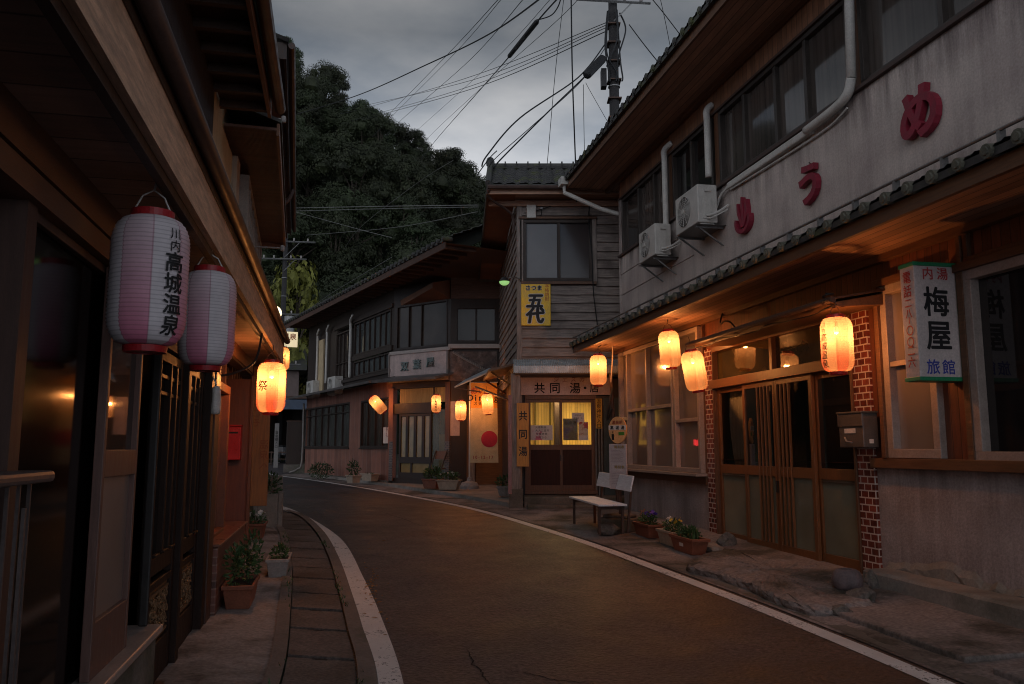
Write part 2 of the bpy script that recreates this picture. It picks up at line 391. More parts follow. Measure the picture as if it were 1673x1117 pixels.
CURT_G = M('pale green curtain', (.62, .62, .56), .9, .25, 3, (16, 16, .5), bump=.3)
INK = M('black ink', (.012, .011, .012), .6, .1, 8, bump=0)
RED_P = M('red plastic', (.48, .018, .022), .35, .15, 8, bump=.03)
RED_INK = M('red ink', (.42, .035, .035), .6, .1, 8, bump=0)
RED_L = M('red letter paint', (.23, .016, .036), .55, .2, 9, bump=.1, streak=.3)
BLUE_INK = M('blue ink', (.035, .05, .30), .6, .1, 8, bump=0)
GREEN_P = M('green painted edge', (.02, .20, .085), .5, .2, 8, bump=.05)
SIGN_W = M('aged white acrylic', (.52, .44, .42), .4, .1, 3, bump=.02, streak=.2, streak_col=(.30, .23, .21))
SIGN_PK = M('pinkish board', (.52, .39, .36), .75, .18, 5, bump=.1, streak=.4)
YELLOW = M('yellow enamel', (.85, .50, .012), .4, .15, 6, bump=.03, streak=.25, streak_col=(.30, .15, .03))
ORANGE_BD = M('amber wooden board', (.50, .235, .055), .6, .25, 5, (9, 9, .8), bump=.15)
TERRA = M('terracotta plastic', (.235, .080, .045), .6, .2, 9, bump=.06)
BEIGE = M('beige plastic', (.40, .30, .225), .6, .2, 9, bump=.06)
PALE_PL = M('pale grey plastic', (.30, .27, .255), .6, .2, 9, bump=.06)
SOIL = M('dark soil', (.03, .022, .016), .95, .4, 20, bump=.6)
LEAF = M('green leaves', (.050, .095, .030), .55, .45, 9, bump=0)
LEAF_D = M('dark leaves', (.030, .062, .022), .55, .45, 9, bump=0)
STEMM = M('plant stem', (.07, .06, .03), .8, .3, 9, bump=.1)
FL_P = M('violet petals', (.12, .05, .38), .6, .2, 9, bump=0)
FL_Y = M('yellow petals', (.65, .42, .04), .6, .2, 9, bump=0)
FL_W = M('white petals', (.7, .65, .6), .6, .1, 9, bump=0)
FL_O = M('orange petals', (.55, .14, .03), .6, .2, 9, bump=0)
CABLE = M('black cable', (.012, .012, .013), .55, .2, 9, bump=0)
CORD_W = M('white cord', (.5, .48, .45), .7, .1, 9, bump=0)
POLE_C = M('concrete pole', (.030, .027, .027), .85, .25, 5, (6, 6, .8), bump=.25)
PAPER_W = M('white paper', (.62, .56, .52), .8, .1, 5, bump=0)

# ---------------------------------------------------------------- ground, road, kerbs
def mat_asphalt():
    m, nt, p, out = _nodes('worn asphalt'); Lk = nt.links.new
    g = nt.nodes.new('ShaderNodeNewGeometry'); v = g.outputs['Position']
    big = _noise(nt, v, .35, 5, .6); mid = _noise(nt, v, 2.2, 5, .6); fine = _noise(nt, v, 26, 6, .8)
    vo = nt.nodes.new('ShaderNodeTexVoronoi'); vo.inputs['Scale'].default_value = 34; Lk(v, vo.inputs['Vector'])
    c = _mix(nt, _ramp(nt, big, .38, 0, .62, 1), (.030, .0265, .0305), (.058, .047, .049))
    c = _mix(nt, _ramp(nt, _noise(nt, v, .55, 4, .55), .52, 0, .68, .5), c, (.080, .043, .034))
    c = _mix(nt, 1.0, c, _ramp(nt, mid, .3, .62, .7, 1.35), 'MULTIPLY')
    c = _mix(nt, 1.0, c, _ramp(nt, fine, .36, .15, .64, 2.1), 'MULTIPLY')
    c = _mix(nt, _ramp(nt, vo.outputs['Distance'], .10, .45, .26, 0), c, (.115, .095, .092))
    Lk(c, p.inputs['Base Color']); Lk(_ramp(nt, mid, .3, .40, .7, .62), p.inputs['Roughness']); p.inputs['Specular IOR Level'].default_value = .35
    b = nt.nodes.new('ShaderNodeBump'); b.inputs['Strength'].default_value = .55; b.inputs['Distance'].default_value = .012
    Lk(_math(nt, 'ADD', fine, _math(nt, 'MULTIPLY', vo.outputs['Distance'], .9)), b.inputs['Height']); Lk(b.outputs[0], p.inputs['Normal'])
    return m
def mat_line():
    m, nt, p, out = _nodes('worn white road paint'); Lk = nt.links.new
    g = nt.nodes.new('ShaderNodeNewGeometry'); v = g.outputs['Position']
    fine = _noise(nt, v, 42, 4, .7); mid = _noise(nt, v, 4, 5, .65)
    wear = _math(nt, 'ADD', _math(nt, 'MULTIPLY', fine, .55), _math(nt, 'MULTIPLY', mid, .45))
    f = _ramp(nt, wear, .555, 0, .60, 1)
    c = _mix(nt, f, _mix(nt, _ramp(nt, mid, .3, 0, .7, 1), (.58, .54, .52), (.74, .70, .68)), (.06, .052, .048))
    Lk(c, p.inputs['Base Color']); p.inputs['Roughness'].default_value = .7
    b = nt.nodes.new('ShaderNodeBump'); b.inputs['Strength'].default_value = .4; b.inputs['Distance'].default_value = .01; Lk(fine, b.inputs['Height']); Lk(b.outputs[0], p.inputs['Normal'])
    return m
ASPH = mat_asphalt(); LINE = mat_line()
DIRT = M('bare ground', (.085, .070, .052), .95, .35, 1.2, bump=.5, bs=20, world=True, patch=((.035, .045, .018), .5, .45, .65))
PAVE = M('worn concrete paving', (.215, .176, .162), .9, .32, 1.1, grain=.35, bump=.7, bs=30, world=True, patch=((.062, .052, .040), 1.3, .46, .62))
PAVE_L = M('pale concrete apron', (.31, .265, .245), .9, .28, 1.3, grain=.25, bump=.5, bs=34, world=True, patch=((.085, .062, .048), 1.3, .46, .62))
SLABM = M('drain cover concrete', (.135, .105, .092), .9, .3, 2.0, grain=.35, bump=.6, bs=40, world=True, patch=((.07, .05, .036), 1.5, .46, .68))
KERBM = M('kerb concrete', (.165, .132, .115), .9, .25, 2.5, bump=.5, bs=40, world=True, patch=((.06, .07, .03), 1.6, .55, .75))
GRASS = M('rough verge', (.040, .052, .016), .95, .5, 2.0, bump=.8, bs=14, world=True, patch=((.10, .085, .03), 1.0, .45, .7))
def spline(pts, n=10):
    out = []; P = [Vector((p[0], p[1])) for p in pts]
    for i in range(len(P) - 1):
        p0, p1, p2, p3 = P[max(i-1, 0)], P[i], P[i+1], P[min(i+2, len(P)-1)]
        for k in range(n):
            t = k / n; out.append(.5 * ((2*p1) + (-p0+p2)*t + (2*p0-5*p1+4*p2-p3)*t*t + (-p0+3*p1-3*p2+p3)*t**3))
    out.append(P[-1]); return out
def shift(poly, d):                          # move a polyline sideways (to its left for d > 0)
    out = []
    for i, p in enumerate(poly):
        t = (poly[min(i+1, len(poly)-1)] - poly[max(i-1, 0)]).normalized(); out.append(p + Vector((-t.y, t.x)) * d)
    return out
def ribbon(name, a, b, h0, h1, mat, kind='structure', cross=4, jitter=0.0):
    mb = MB(); n = min(len(a), len(b)); vs = []; fs = []
    for i in range(n):
        for k in range(cross + 1):
            t = k / cross; p = a[i].lerp(b[i], t); z = gz(p.y) + h0 + (h1 - h0) * t
            if jitter and 0 < k < cross: z += random.uniform(-jitter, jitter)
            vs.append((p.x, p.y, z))
    for i in range(n - 1):
        for k in range(cross):
            j = i * (cross + 1) + k; fs.append((j, j+1, j+cross+2, j+cross+1))
    mb.add(vs, fs); o = mb.build(name, mat); me = o.data
    if me.polygons and sum(p.normal.z for p in me.polygons) < 0: me.flip_normals()
    return tag(o, kind=kind)
LEFT_PTS = [(.05, -4), (-.02, -1), (-.12, 1), (-.40, 3.2), (-.749, 5.149), (-1.099, 6.633), (-1.589, 8.516), (-2.531, 11.815), (-3.909, 15.2), (-4.95, 17.25), (-6.6, 19.6), (-9.4, 22.8), (-13.5, 27.0), (-18, 31.5)]
RIGHT_PTS = [(4.2, -5), (3.75, -2.2), (3.35, .6), (2.98, 2.9), (2.589, 5.149), (2.229, 6.785), (1.842, 8.317), (1.119, 11.001), (.40, 13.2), (-.451, 15.6), (-1.65, 18.3), (-4.894, 24.5), (-8.595, 30.755), (-12.5, 36.2)]
def resample(pl, n):
    d = [0]
    for i in range(len(pl) - 1): d.append(d[-1] + (pl[i+1] - pl[i]).length)
    out = []
    for k in range(n):
        s = d[-1] * k / (n - 1); i = max(j for j in range(len(d)) if d[j] <= s + 1e-9); i = min(i, len(pl) - 2)
        out.append(pl[i].lerp(pl[i+1], (s - d[i]) / max(1e-9, d[i+1] - d[i])))
    return out
LP = spline(LEFT_PTS); RP = spline(RIGHT_PTS)
def build_ground():
    mb = MB(); xs = [-90 + 2.5 * i for i in range(61)]; ys = [-12 + 1.2 * i for i in range(60)]
    vs = [(x, y, gz(y) - .02) for y in ys for x in xs]; n = len(xs)
    fs = [(j*n+i, j*n+i+1, (j+1)*n+i+1, (j+1)*n+i) for j in range(len(ys)-1) for i in range(n-1)]
    mb.add(vs, fs); tag(mb.build('ground', DIRT), kind='structure')
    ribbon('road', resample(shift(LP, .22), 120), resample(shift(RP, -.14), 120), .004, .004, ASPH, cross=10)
    ribbon('road_line', resample(shift(LP, .09), 200), resample(shift(LP, -.09), 200), .008, .008, LINE, cross=1)
    ribbon('road_line', resample(shift(RP, .075), 240), resample(shift(RP, -.075), 240), .008, .008, LINE, cross=1)
    # the side street leaving to the left far behind, and its own edge line
    a = spline([(-8.2, 31.2), (-9.3, 35.0), (-10.9, 40.6), (-12, 46)]); b = spline([(-30, 37), (-16.5, 37.2), (-11.6, 38.6), (-10.9, 41)])
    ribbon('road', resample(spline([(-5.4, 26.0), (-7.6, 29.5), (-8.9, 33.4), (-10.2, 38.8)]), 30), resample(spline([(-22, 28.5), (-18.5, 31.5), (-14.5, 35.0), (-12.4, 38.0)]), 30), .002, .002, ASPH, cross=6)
    e = spline([(-24, 36.6), (-15, 37.0), (-11.4, 37.9), (-10.3, 40.6)])
    ribbon('road_line', resample(e, 40), resample(shift(e, .2), 40), .012, .012, LINE, cross=1)
    ribbon('verge', resample(shift(e, .35), 40), resample(shift(e, 5.5), 40), .03, .5, GRASS, cross=8, jitter=.08)
    # right-hand strip between the line and the walls
    r0 = shift(RP, -.12); wall = []
    for p in r0:
        t, off = R.loc(p.x, p.y)
        if t < 7.6: q = R.w(t, -.1, 0); wall.append(Vector((q.x, q.y)))
        else:
            k = min(1, (t - 7.6) / 2.5); q0 = R.w(7.6, -.1, 0); base = Vector((p.x + 2.2, p.y + 1.4)); wall.append(Vector((q0.x, q0.y)).lerp(base, k) if k < 1 else base)
    sel = [i for i, p in enumerate(r0) if p.y < 17.5]
    ribbon('pavement', [r0[i] for i in sel], [wall[i] for i in sel], .012, .085, PAVE, cross=10, jitter=.006)
    s2 = [p for p in r0 if 17 < p.y < 31.5]
    ribbon('pavement', resample(s2, 50), resample(shift(s2, -2.6), 50), .012, .07, PAVE, cross=6, jitter=.005)
    k2 = [p for p in shift(RP, -.75) if 16.2 < p.y < 30.5]
    ribbon('kerb', resample(k2, 50), resample(shift(k2, -2.2), 50), .105, .13, CONC, cross=3)
    ribbon('kerb', resample(shift(k2, .02), 50), resample(k2, 50), .01, .105, CONC, cross=2)
    ribbon('gutter', resample([p for p in shift(RP, -.16) if p.y < 9.5], 60), resample([p for p in shift(RP, -.36) if p.y < 9.5], 60), .016, .018, CONC_DK, cross=2)
build_ground()

# left-hand apron, drain covers one by one, kerb
SL_R = spline([(-.28, -3), (-.30, 0), (-.62, 3.2), (-.923, 5.149), (-1.252, 6.456), (-1.549, 7.61), (-2.139, 9.816), (-2.875, 12.271), (-3.757, 14.703), (-4.35, 15.8)])
SL_L = spline([(-.75, -3), (-.80, 0), (-1.10, 3.2), (-1.405, 5.149), (-1.858, 7.018), (-2.427, 9.177), (-3.10, 11.5), (-3.606, 13.009), (-4.45, 15.2), (-4.9, 16.0)])
def build_left_pavement():
    wall = []
    for y in [-3 + .25 * i for i in range(80)]:
        u, _ = L.loc(-2.383 - .22 * (y - 6.315), y); q = L.w(u, -.05, 0); wall.append(Vector((q.x, q.y)))
    ribbon('pavement', resample(shift(SL_L, .02), 90), resample(wall, 90), .03, .06, PAVE_L, cross=8, jitter=.005)
    ribbon('kerb', resample(shift(SL_R, .01), 120), resample(shift(SL_R, -.10), 120), .042, .042, KERBM, cross=2)
    ribbon('kerb', resample(shift(SL_R, -.10), 120), resample(shift(SL_R, -.115), 120), .042, .0, KERBM, cross=1)
    ribbon('kerb', resample(shift(SL_L, .09), 120), resample(shift(SL_L, -.01), 120), .05, .05, KERBM, cross=2)
    ribbon('gutter', resample(shift(SL_R, .02), 120), resample(shift(SL_L, -.0), 120), -.03, -.03, SOIL, cross=2)
    a = resample(shift(SL_R, .022), 560); b = resample(shift(SL_L, -.018), 560); i = 60; k = 0
    while i < 548:
        n = 19 if k % 3 else 22
        j = min(i + n, 559); mb = MB(); c = MB()
        top, t = .028 + random.uniform(-.004, .004), .05
        A0, B0, A1, B1 = a[i], b[i], a[j-1], b[j-1]
        # bowed slightly so that each follows the kerb
        mid = (i + j) // 2; rows = [(a[i], b[i]), (a[mid], b[mid]), (a[j-1], b[j-1])]
        for (p, q), (p2, q2) in zip(rows, rows[1:]):
            mb.hexa([(x.x, x.y, gz(x.y) + top - t) for x in (p, q, q2, p2)] + [(x.x, x.y, gz(x.y) + top) for x in (p, q, q2, p2)])
        o = mb.build('drain_cover', SLABM)
        me = o.data
        ctr = (A0 + B1) / 2; o.location = (ctr.x, ctr.y, gz(ctr.y))
        for v in me.vertices: v.co -= Vector((ctr.x, ctr.y, gz(ctr.y)))
        # hand hole
        h = MB(); e = (a[j-1] + b[j-1]) / 2 - ctr; dv = (a[j-1] - b[j-1]).normalized()
        ed = Vector((-dv.y, dv.x)) * .016
        zc = gz(e.y + ctr.y) - gz(ctr.y) + top + .002
        h.quad(*[(e.x + s * dv.x * .06 + w * ed.x - ed.x * 1.2, e.y + s * dv.y * .06 + w * ed.y - ed.y * 1.2, zc) for s, w in ((-1, 0), (1, 0), (.8, 1), (-.8, 1))])
        h.build('hand_hole', SOIL, o)
        tag(o, 'concrete drain cover slab in the row beside the white edge line', 'drain cover', 'drain covers along the kerb')
        i = j + 1; k += 1
build_left_pavement()

# ---------------------------------------------------------------- builders shared by the houses
def wall_holes(mb, u0, u1, z0, z1, holes, y0=-.12, y1=0.0, mi=0):
    """a wall slab with rectangular openings (front, back and reveals)"""
    us = sorted({u0, u1, *[min(max(h[i], u0), u1) for h in holes for i in (0, 1)]}); zs = sorted({z0, z1, *[min(max(h[i], z0), z1) for h in holes for i in (2, 3)]})
    def hole(a, b, c, d):
        mu, mz = (a + b) / 2, (c + d) / 2
        return any(h[0] < mu < h[1] and h[2] < mz < h[3] for h in holes)
    for a, b in zip(us, us[1:]):
        for c, d in zip(zs, zs[1:]):
            if hole(a, b, c, d): continue
            mb.quad((a, y1, c), (b, y1, c), (b, y1, d), (a, y1, d), mi); mb.quad((b, y0, c), (a, y0, c), (a, y0, d), (b, y0, d), mi)
    for h in holes:
        a, b, c, d = max(h[0], u0), min(h[1], u1), max(h[2], z0), min(h[3], z1)
        mb.quad((a, y0, c), (a, y1, c), (a, y1, d), (a, y0, d), mi); mb.quad((b, y1, c), (b, y0, c), (b, y0, d), (b, y1, d), mi)
        mb.quad((a, y1, c), (a, y0, c), (b, y0, c), (b, y1, c), mi); mb.quad((a, y0, d), (a, y1, d), (b, y1, d), (b, y0, d), mi)
    mb.box(u0, u1, y0 + .001, y0 + .002, z0, z0 + .001, mi)
def window(parent, u0, u1, z0, z1, y, cols=(), rows=(), fw=.05, mw=.04, depth=.07, frame=ALU, pane=G_DARK, name='window', sill=None, sill_d=.08, pane_y=.02, curtain=None, sash=()):
    """a framed window: its frame a part, the panes (and sill, curtain) sub-parts; cols / rows are places of the bars in u and z"""
    mb = MB(); yb, yf = y - depth / 2, y + depth / 2
    mb.box(u0, u1, yb, yf, z1 - fw, z1); mb.box(u0, u1, yb, yf, z0, z0 + fw)
    mb.box(u0, u0 + fw, yb, yf, z0 + fw, z1 - fw); mb.box(u1 - fw, u1, yb, yf, z0 + fw, z1 - fw)
    for k, c in enumerate(cols):
        mb.box(c - mw / 2, c + mw / 2, yb + .008, yf - .006 - .004 * (k % 2), z0 + fw, z1 - fw)
    for k, r in enumerate(rows):
        if isinstance(r, tuple): mb.box(r[0], r[1], yb + .012, yf - .014, r[2] - mw / 2, r[2] + mw / 2)
        else: mb.box(u0 + fw, u1 - fw, yb + .012, yf - .014, r - mw / 2, r + mw / 2)
    f = mb.build(name, frame, parent, bevel=.004)
    g = MB(); cs = sorted([u0 + fw * .6, u1 - fw * .6] + list(cols))
    for k in range(len(cs) - 1):
        yy = y - pane_y - .006 * (k % 2); tl = random.uniform(-.004, .004)
        g.quad((cs[k], yy + tl, z0 + fw * .6), (cs[k+1], yy - tl, z0 + fw * .6), (cs[k+1], yy - tl, z1 - fw * .6), (cs[k], yy + tl, z1 - fw * .6))
    g.build('pane', pane, f)
    if sill is not None:
        s = MB(); s.box(u0 - .04, u1 + .04, y - .02, y + sill_d, z0 - .045, z0 - .002); s.build('sill', sill, f, bevel=.005)
    return f
def curtain_mesh(u0, u1, z0, z1, y, amp=.03, n=60, k=9, gather=None):
    mb = MB(); vs = []; fs = []; rows = 14
    for j in range(rows + 1):
        t = j / rows; z = z0 + (z1 - z0) * t; w = 1.0
        if gather is not None: w = 1 - gather * math.exp(-((t - .02) / .28) ** 2) - .35 * gather * math.exp(-((t - 1) / .2) ** 2)
        for i in range(n + 1):
            s = i / n; u = (u0 + u1) / 2 + (s - .5) * (u1 - u0) * w
            vs.append((u, y + amp * math.sin(s * k * 2 * math.pi + 1.3 * math.sin(3 * t + s * 5)), z))
    for j in range(rows):
        for i in range(n): a = j * (n + 1) + i; fs.append((a, a + 1, a + n + 2, a + n + 1))
    mb.add(vs, fs); return mb
def tile_roof(mb, u0, u1, oe, ze, orr, zr, pw=.265, pl=.23, amp=.035, step=.022, mi=0, skew=0.0):
    """pantiled slope from eave (offset oe, height ze) to ridge (orr, zr)"""
    nu = max(2, int(round((u1 - u0) / pw))) * 6; sl = math.hypot(orr - oe, zr - ze); ns = max(2, int(round(sl / pl)))
    vs = []; fs = []; nrm = (-(zr - ze) / sl, 1)  # (off, z) direction of the normal
    no, nz = (zr - ze) / sl, abs(orr - oe) / sl
    rows = []
    for j in range(ns):
        rows.append((j / ns, step)); rows.append(((j + .97) / ns, 0.0))
    rows.append((1, 0))
    for t, h in rows:
        for i in range(nu + 1):
            a = i / 6 * 2 * math.pi; w = amp * (.5 + .5 * math.sin(a)) + amp * .35 * math.sin(2 * a + .7)
            u = u0 + (u1 - u0) * i / nu + skew * t
            vs.append((u, oe + (orr - oe) * t + no * (w + h) * (1 if orr < oe else -1), ze + (zr - ze) * t + nz * (w + h)))
    m = nu + 1
    for j in range(len(rows) - 1):
        for i in range(nu): fs.append((j*m+i, j*m+i+1, (j+1)*m+i+1, (j+1)*m+i))
    mb.add(vs, fs, mi)
    # underside
    mb.quad((u0, oe, ze - .03), (u1, oe, ze - .03), (u1 + skew, orr, zr - .03), (u0 + skew, orr, zr - .03), mi)
    mb.quad((u0, oe, ze - .03), (u1, oe, ze - .03), (u1, oe, ze + .03), (u0, oe, ze + .03), mi)
def eave_caps(mb, u0, u1, off, z, pw=.265, r=.062, mi=0, flat=True):
    n = int(round((u1 - u0) / pw))
    for i in range(n + 1):
        u = u0 + (u1 - u0) * i / n; rr = r * random.uniform(.94, 1.05)
        mb.tube([(u, off - .25, z + .02), (u, off, z)], rr, 10, mi)
        mb.tube([(u, off, z), (u, off + .012, z - .001)], [rr * .62, rr * .55], 10, mi)

# ================================================================ the inn on the right
def build_inn():
    inn = thing('inn_building', R.w(0, 0, 0), R.rot, 'two storey stained plaster inn with red raised letters above its tiled lower eave', 'building')
    FARU, NEAR = 7.62, -7.5
    ZS, ZF = 3.46, 3.62          # lower eave soffit / tile line
    # openings: far window, entrance, two near windows
    w1 = R.q(1005, 572, 1163, 770, 0); w1 = (3.86, 7.5, 1.19, 3.36)
    door = (.24, 3.56, .24, 3.0)
    w2 = (-1.02, -.30, 1.46, 3.14); w3 = (-6.5, -1.42, 1.44, 3.06)
    mb = MB(); wall_holes(mb, .02, FARU, .1, 1.19, [door], -.2, 0)
    wall_holes(mb, NEAR, .02, .1, 1.40, [], -.2, 0)
    mb.build('wall', PLASTER_LO, inn)
    mb = MB(); wall_holes(mb, NEAR, FARU, 1.40, 3.75, [(w1[0], w1[1], 1.3, w1[3]), door, w2, w3], -.2, -.004)
    mb.quad((FARU - .001, -.004, .1), (FARU - .001, -5, .1), (FARU - .001, -5, 6.8), (FARU - .001, -.004, 6.8))
    mb.build('siding', WOOD_RED, inn)
    # upper storey: plaster band, window ribbon, planked frieze
    zb, zt = 5.30, 6.44
    mb = MB(); mb.box(NEAR, FARU, -.2, .0, 3.5, zb); mb.box(7.52, FARU, -.2, .012, zb, zt)
    mb.build('upper_wall', PLASTER, inn)
    mb = MB()                                                       # lapped panel joints at the far end of the band
    for z in (4.52, 4.93): mb.box(4.15, FARU, .0, .014, z, z + .02)
    mb.box(7.57, FARU + .01, 0, .02, 3.6, zb)
    mb.build('panel_joint', PLASTER, inn)
    mb = MB(); mb.box(NEAR, FARU, -.2, -.01, zt, 6.95); mb.build('frieze', M('honey planked frieze', (.25, .12, .065), .6, .3, 4, (8, 8, .8), bump=.2, boards=('X', .115, .2)), inn)
    mb = MB(); mb.box(NEAR, FARU, 0, .05, zb - .02, zb + .02); mb.box(NEAR, FARU, -.01, .03, zt, zt + .035); mb.build('trim', BROWN_MT, inn)
    for (a, b, cols, fr) in ((5.05, 7.5, (5.8, 6.6), G_ROOM), (3.42, 4.95, (4.2,), G_DARK), (.06, 3.2, (.92, 1.62, 2.45), G_ROOM), (-3.2, -.12, (-1.3, -2.2), G_ROOM), (-7.3, -3.3, (-4.6, -6), G_DARK)):
        window(inn, a, b, zb + .02, zt, -.05, cols, (), .06, .06, .09, ALU, fr)
    mb = MB(); mb.box(NEAR, FARU, -.6, -.55, zb, zt)
    for u in (3.2, 4.95, -.12, -3.25): mb.box(u, u + .12, -.2, 0, zb + .02, zt)
    mb.build('window_post', WOOD_BR, inn)
    # upper eave: soffit, fascia, pantiles
    EO, EZ = .95, 6.86
    mb = MB(); mb.box(NEAR, 8.2, -.25, EO - .05, EZ - .02, EZ + .02); mb.build('soffit', SOFFIT, inn)
    mb = MB(); mb.box(NEAR, 8.22, EO - .05, EO - .015, EZ - .05, EZ + .10); mb.box(8.18, 8.22, -.25, EO - .06, EZ - .05, EZ + .1); mb.box(NEAR, 8.18, .02, .10, EZ - .09, EZ - .021); mb.build('fascia', WOOD_BRH, inn)
    mb = MB(); tile_roof(mb, NEAR, 8.25, EO + .05, EZ + .10, -3.6, 9.0); eave_caps(mb, NEAR, 8.2, EO + .07, EZ + .13, r=.055)
    mb.box(NEAR, 8.2, -3.9, -3.3, 8.95, 9.25)
    mb.quad((8.25, EO, EZ + .05), (8.25, -3.6, 8.95), (8.25, -7.5, 6.9), (8.25, -7.5, 6.8)); mb.quad((NEAR, -3.6, 9), (8.25, -3.6, 9), (8.25, -8, 6.6), (NEAR, -8, 6.6))
    mb.build('roof', TILE, inn)
    # lower pent eave
    LO = .90
    mb = MB(); mb.box(NEAR, 7.95, 0.0, LO - .04, ZS - .012, ZS + .012); mb.build('eave_soffit', SOFFIT, inn)
    mb = MB(); mb.box(NEAR, 7.97, LO - .06, LO - .015, ZS - .05, ZS + .07); mb.box(NEAR, 7.95, .03, .10, ZS - .08, ZS - .013); mb.build('eave_beam', WOOD_BRH, inn)
    mb = MB(); tile_roof(mb, NEAR, 7.98, LO + .03, ZS + .10, .0, ZS + .46); mb.box(7.90, 8.0, .0, LO, ZS + .02, ZS + .10)
    mb.box(NEAR, 7.98, .01, .09, ZS + .44, ZS + .56)
    mb.build('pent_roof', TILE, inn)
    mb = MB(); eave_caps(mb, NEAR + .1, 7.9, LO + .06, ZS + .115, .272, .052); mb.build('tile_end', TILE_END, inn)
    mb = MB(); mb.tube([(NEAR, LO + .0, ZS + .245), (7.9, LO + .0, ZS + .245)], .014, 8)
    for i in range(28): mb.box(NEAR + .3 + i * .545, NEAR + .33 + i * .545, LO - .04, LO + .012, ZS + .16, ZS + .25)
    mb.build('snow_rail', GREY_MT, inn)
    # entrance
    for (a, b) in ((-.03, .235), (3.565, 3.83)):
        mb = MB(); mb.box(a, b, -.15, .035, .22, 3.0); mb.build('brick_pillar', BRICK, inn, bevel=.004)
    for (a, b) in ((.24, .275), (3.525, 3.56)):
        mb = MB(); mb.box(a, b, -.1, .05, .24, 3.0); mb.build('door_jamb', WOOD_BR, inn, bevel=.004)
    build_entrance(inn)
    # windows of the ground floor
    u = lambda px, py=650: R.p(px, py)[0]
    f = window(inn, w1[0], w1[1], 1.19, 3.36, .06, [u(1034), u(1066), u(1108), u(1112)], [(u(1034) + 0.02, w1[1] - .05, 2.10), (u(1108), u(1034), 2.24), (w1[0] + .05, u(1112), 1.98)], .07, .055, .13, ALU_W, G_FROST, sill=ALU_W, sill_d=.16)
    mb = MB(); mb.box(w1[0] - .1, w1[1] + .1, -.75, -.7, 1.0, 3.6); mb.build('room_wall', WOOD_DK, inn)
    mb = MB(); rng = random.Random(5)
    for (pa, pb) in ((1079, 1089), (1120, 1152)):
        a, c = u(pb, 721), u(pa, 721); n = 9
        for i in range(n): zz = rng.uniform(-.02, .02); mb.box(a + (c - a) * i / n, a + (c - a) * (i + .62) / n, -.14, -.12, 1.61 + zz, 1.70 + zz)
    mb.build('red_glow_strip', emit('red pane glow', (1.0, .03, .04), 4.0), inn)  # broken red strips added behind the pane to imitate a red glow in it
    mb = MB(); mb.box(w1[0] + .02, w1[1] - .1, -.01, .075, 3.36, 3.43); mb.box(3.84, 3.86, -.0, .05, 1.15, 3.4); mb.build('window_head', WOOD_BRH, inn)
    mb = MB(); mb.box(3.86, 7.5, .0, .05, 1.03, 1.14); mb.build('wall_rail', WOOD_BRH, inn)
    for (a, b, zm, cols) in ((w2[0], w2[1], 2.36, ()), (w3[0], w3[1], 9, (-2.6, -3.7, -5.0))):
        window(inn, a, b, w2[2] if b > -1 else w3[2], w2[3] if b > -1 else w3[3], .0, cols, [zm] if zm < 5 else [], .085, .05, .12, ALU_W, G_FROST if b > -1 else G_DARK)
    mb = MB()
    for (a, b, z) in ((w2[0] - .06, w2[1] + .06, w2[3]), (w3[0] - .06, w3[1] + .08, w3[3])):
        mb.box(a, b, -.004, .09, z, z + .07)
    mb.box(w2[1], w2[1] + .06, -.004, .09, 1.46, w2[3]); mb.box(w3[1], w3[1] + .07, -.004, .07, 1.44, w3[3])
    mb.box(-1.40, -1.35, -.004, .05, 1.46, 3.44)
    mb.box(NEAR, -.03, -.02, .075, 1.36, 1.455); mb.build('window_surround', WOOD_BRH, inn, bevel=.004)
    window(inn, -6.5, -1.42, 3.13, 3.44, .0, (-2.3, -3.4, -4.6), (), .05, .05, .08, WOOD_BR, G_DARK)
    # canopy over the entrance
    mb = MB(); mb.hexa([(-.36, 0, 2.96), (2.95, 0, 2.96), (2.95, .56, 2.915), (-.36, .56, 2.915), (-.36, 0, 3.08), (2.95, 0, 3.08), (2.95, .58, 2.965), (-.36, .58, 2.965)]); mb.build('canopy', WOOD_BRH, inn, bevel=.006)
    mb = MB(); mb.hexa([(-.40, .0, 3.10), (3.0, .0, 3.10), (3.0, .62, 2.985), (-.40, .62, 2.985), (-.40, .0, 3.125), (3.0, .0, 3.125), (3.0, .63, 3.0), (-.40, .63, 3.0)])
    mb.tube([(-.42, .655, 2.975), (3.02, .655, 2.96)], .032, 10); mb.build('canopy_roof', RUST_MT, inn)
    mb = MB(); pts = [(-.40 + i * .085, .60 + .02 * math.sin(i * .9), 2.93 - .035 * abs(math.sin(i * .22)) + .0 * i) for i in range(41)]; mb.tube(pts, .007, 6); mb.build('canopy_cable', CABLE, inn)
    mb = MB(); mb.tube([(-.33 + .05 * math.cos(t * .5), .64 + .05 * math.sin(t * .5), 2.96 + .004 * t) for t in range(26)], .008, 6); mb.build('cable_coil', CABLE, inn)
    mb = MB(); pts = [(3.05, .10, 3.42), (3.0, .16, 3.30), (2.9, .2, 3.25), (2.75, .22, 3.26), (2.6, .2, 3.22), (2.5, .16, 3.08)]; mb.tube(spl3(pts), .012, 6); mb.build('eave_cable', CABLE, inn)
    # rain pipes and the air-conditioner duct on the upper wall
    mb = MB(); mb.tube([(-.16, .10, 6.82), (-.16, .09, 6.7), (-.10, .09, 5.42)], .052, 10); mb.tube(spl3([(-.10, .09, 5.42), (-.02, .09, 5.28), (.22, .09, 5.22), (.8, .08, 5.20)]), .052, 10); mb.build('rain_pipe', WHITE_MT, inn, smooth=True)
    mb = MB(); mb.box(.75, 2.85, .0, .075, 5.15, 5.245); mb.build('pipe_duct', WHITE_MT, inn, bevel=.02)
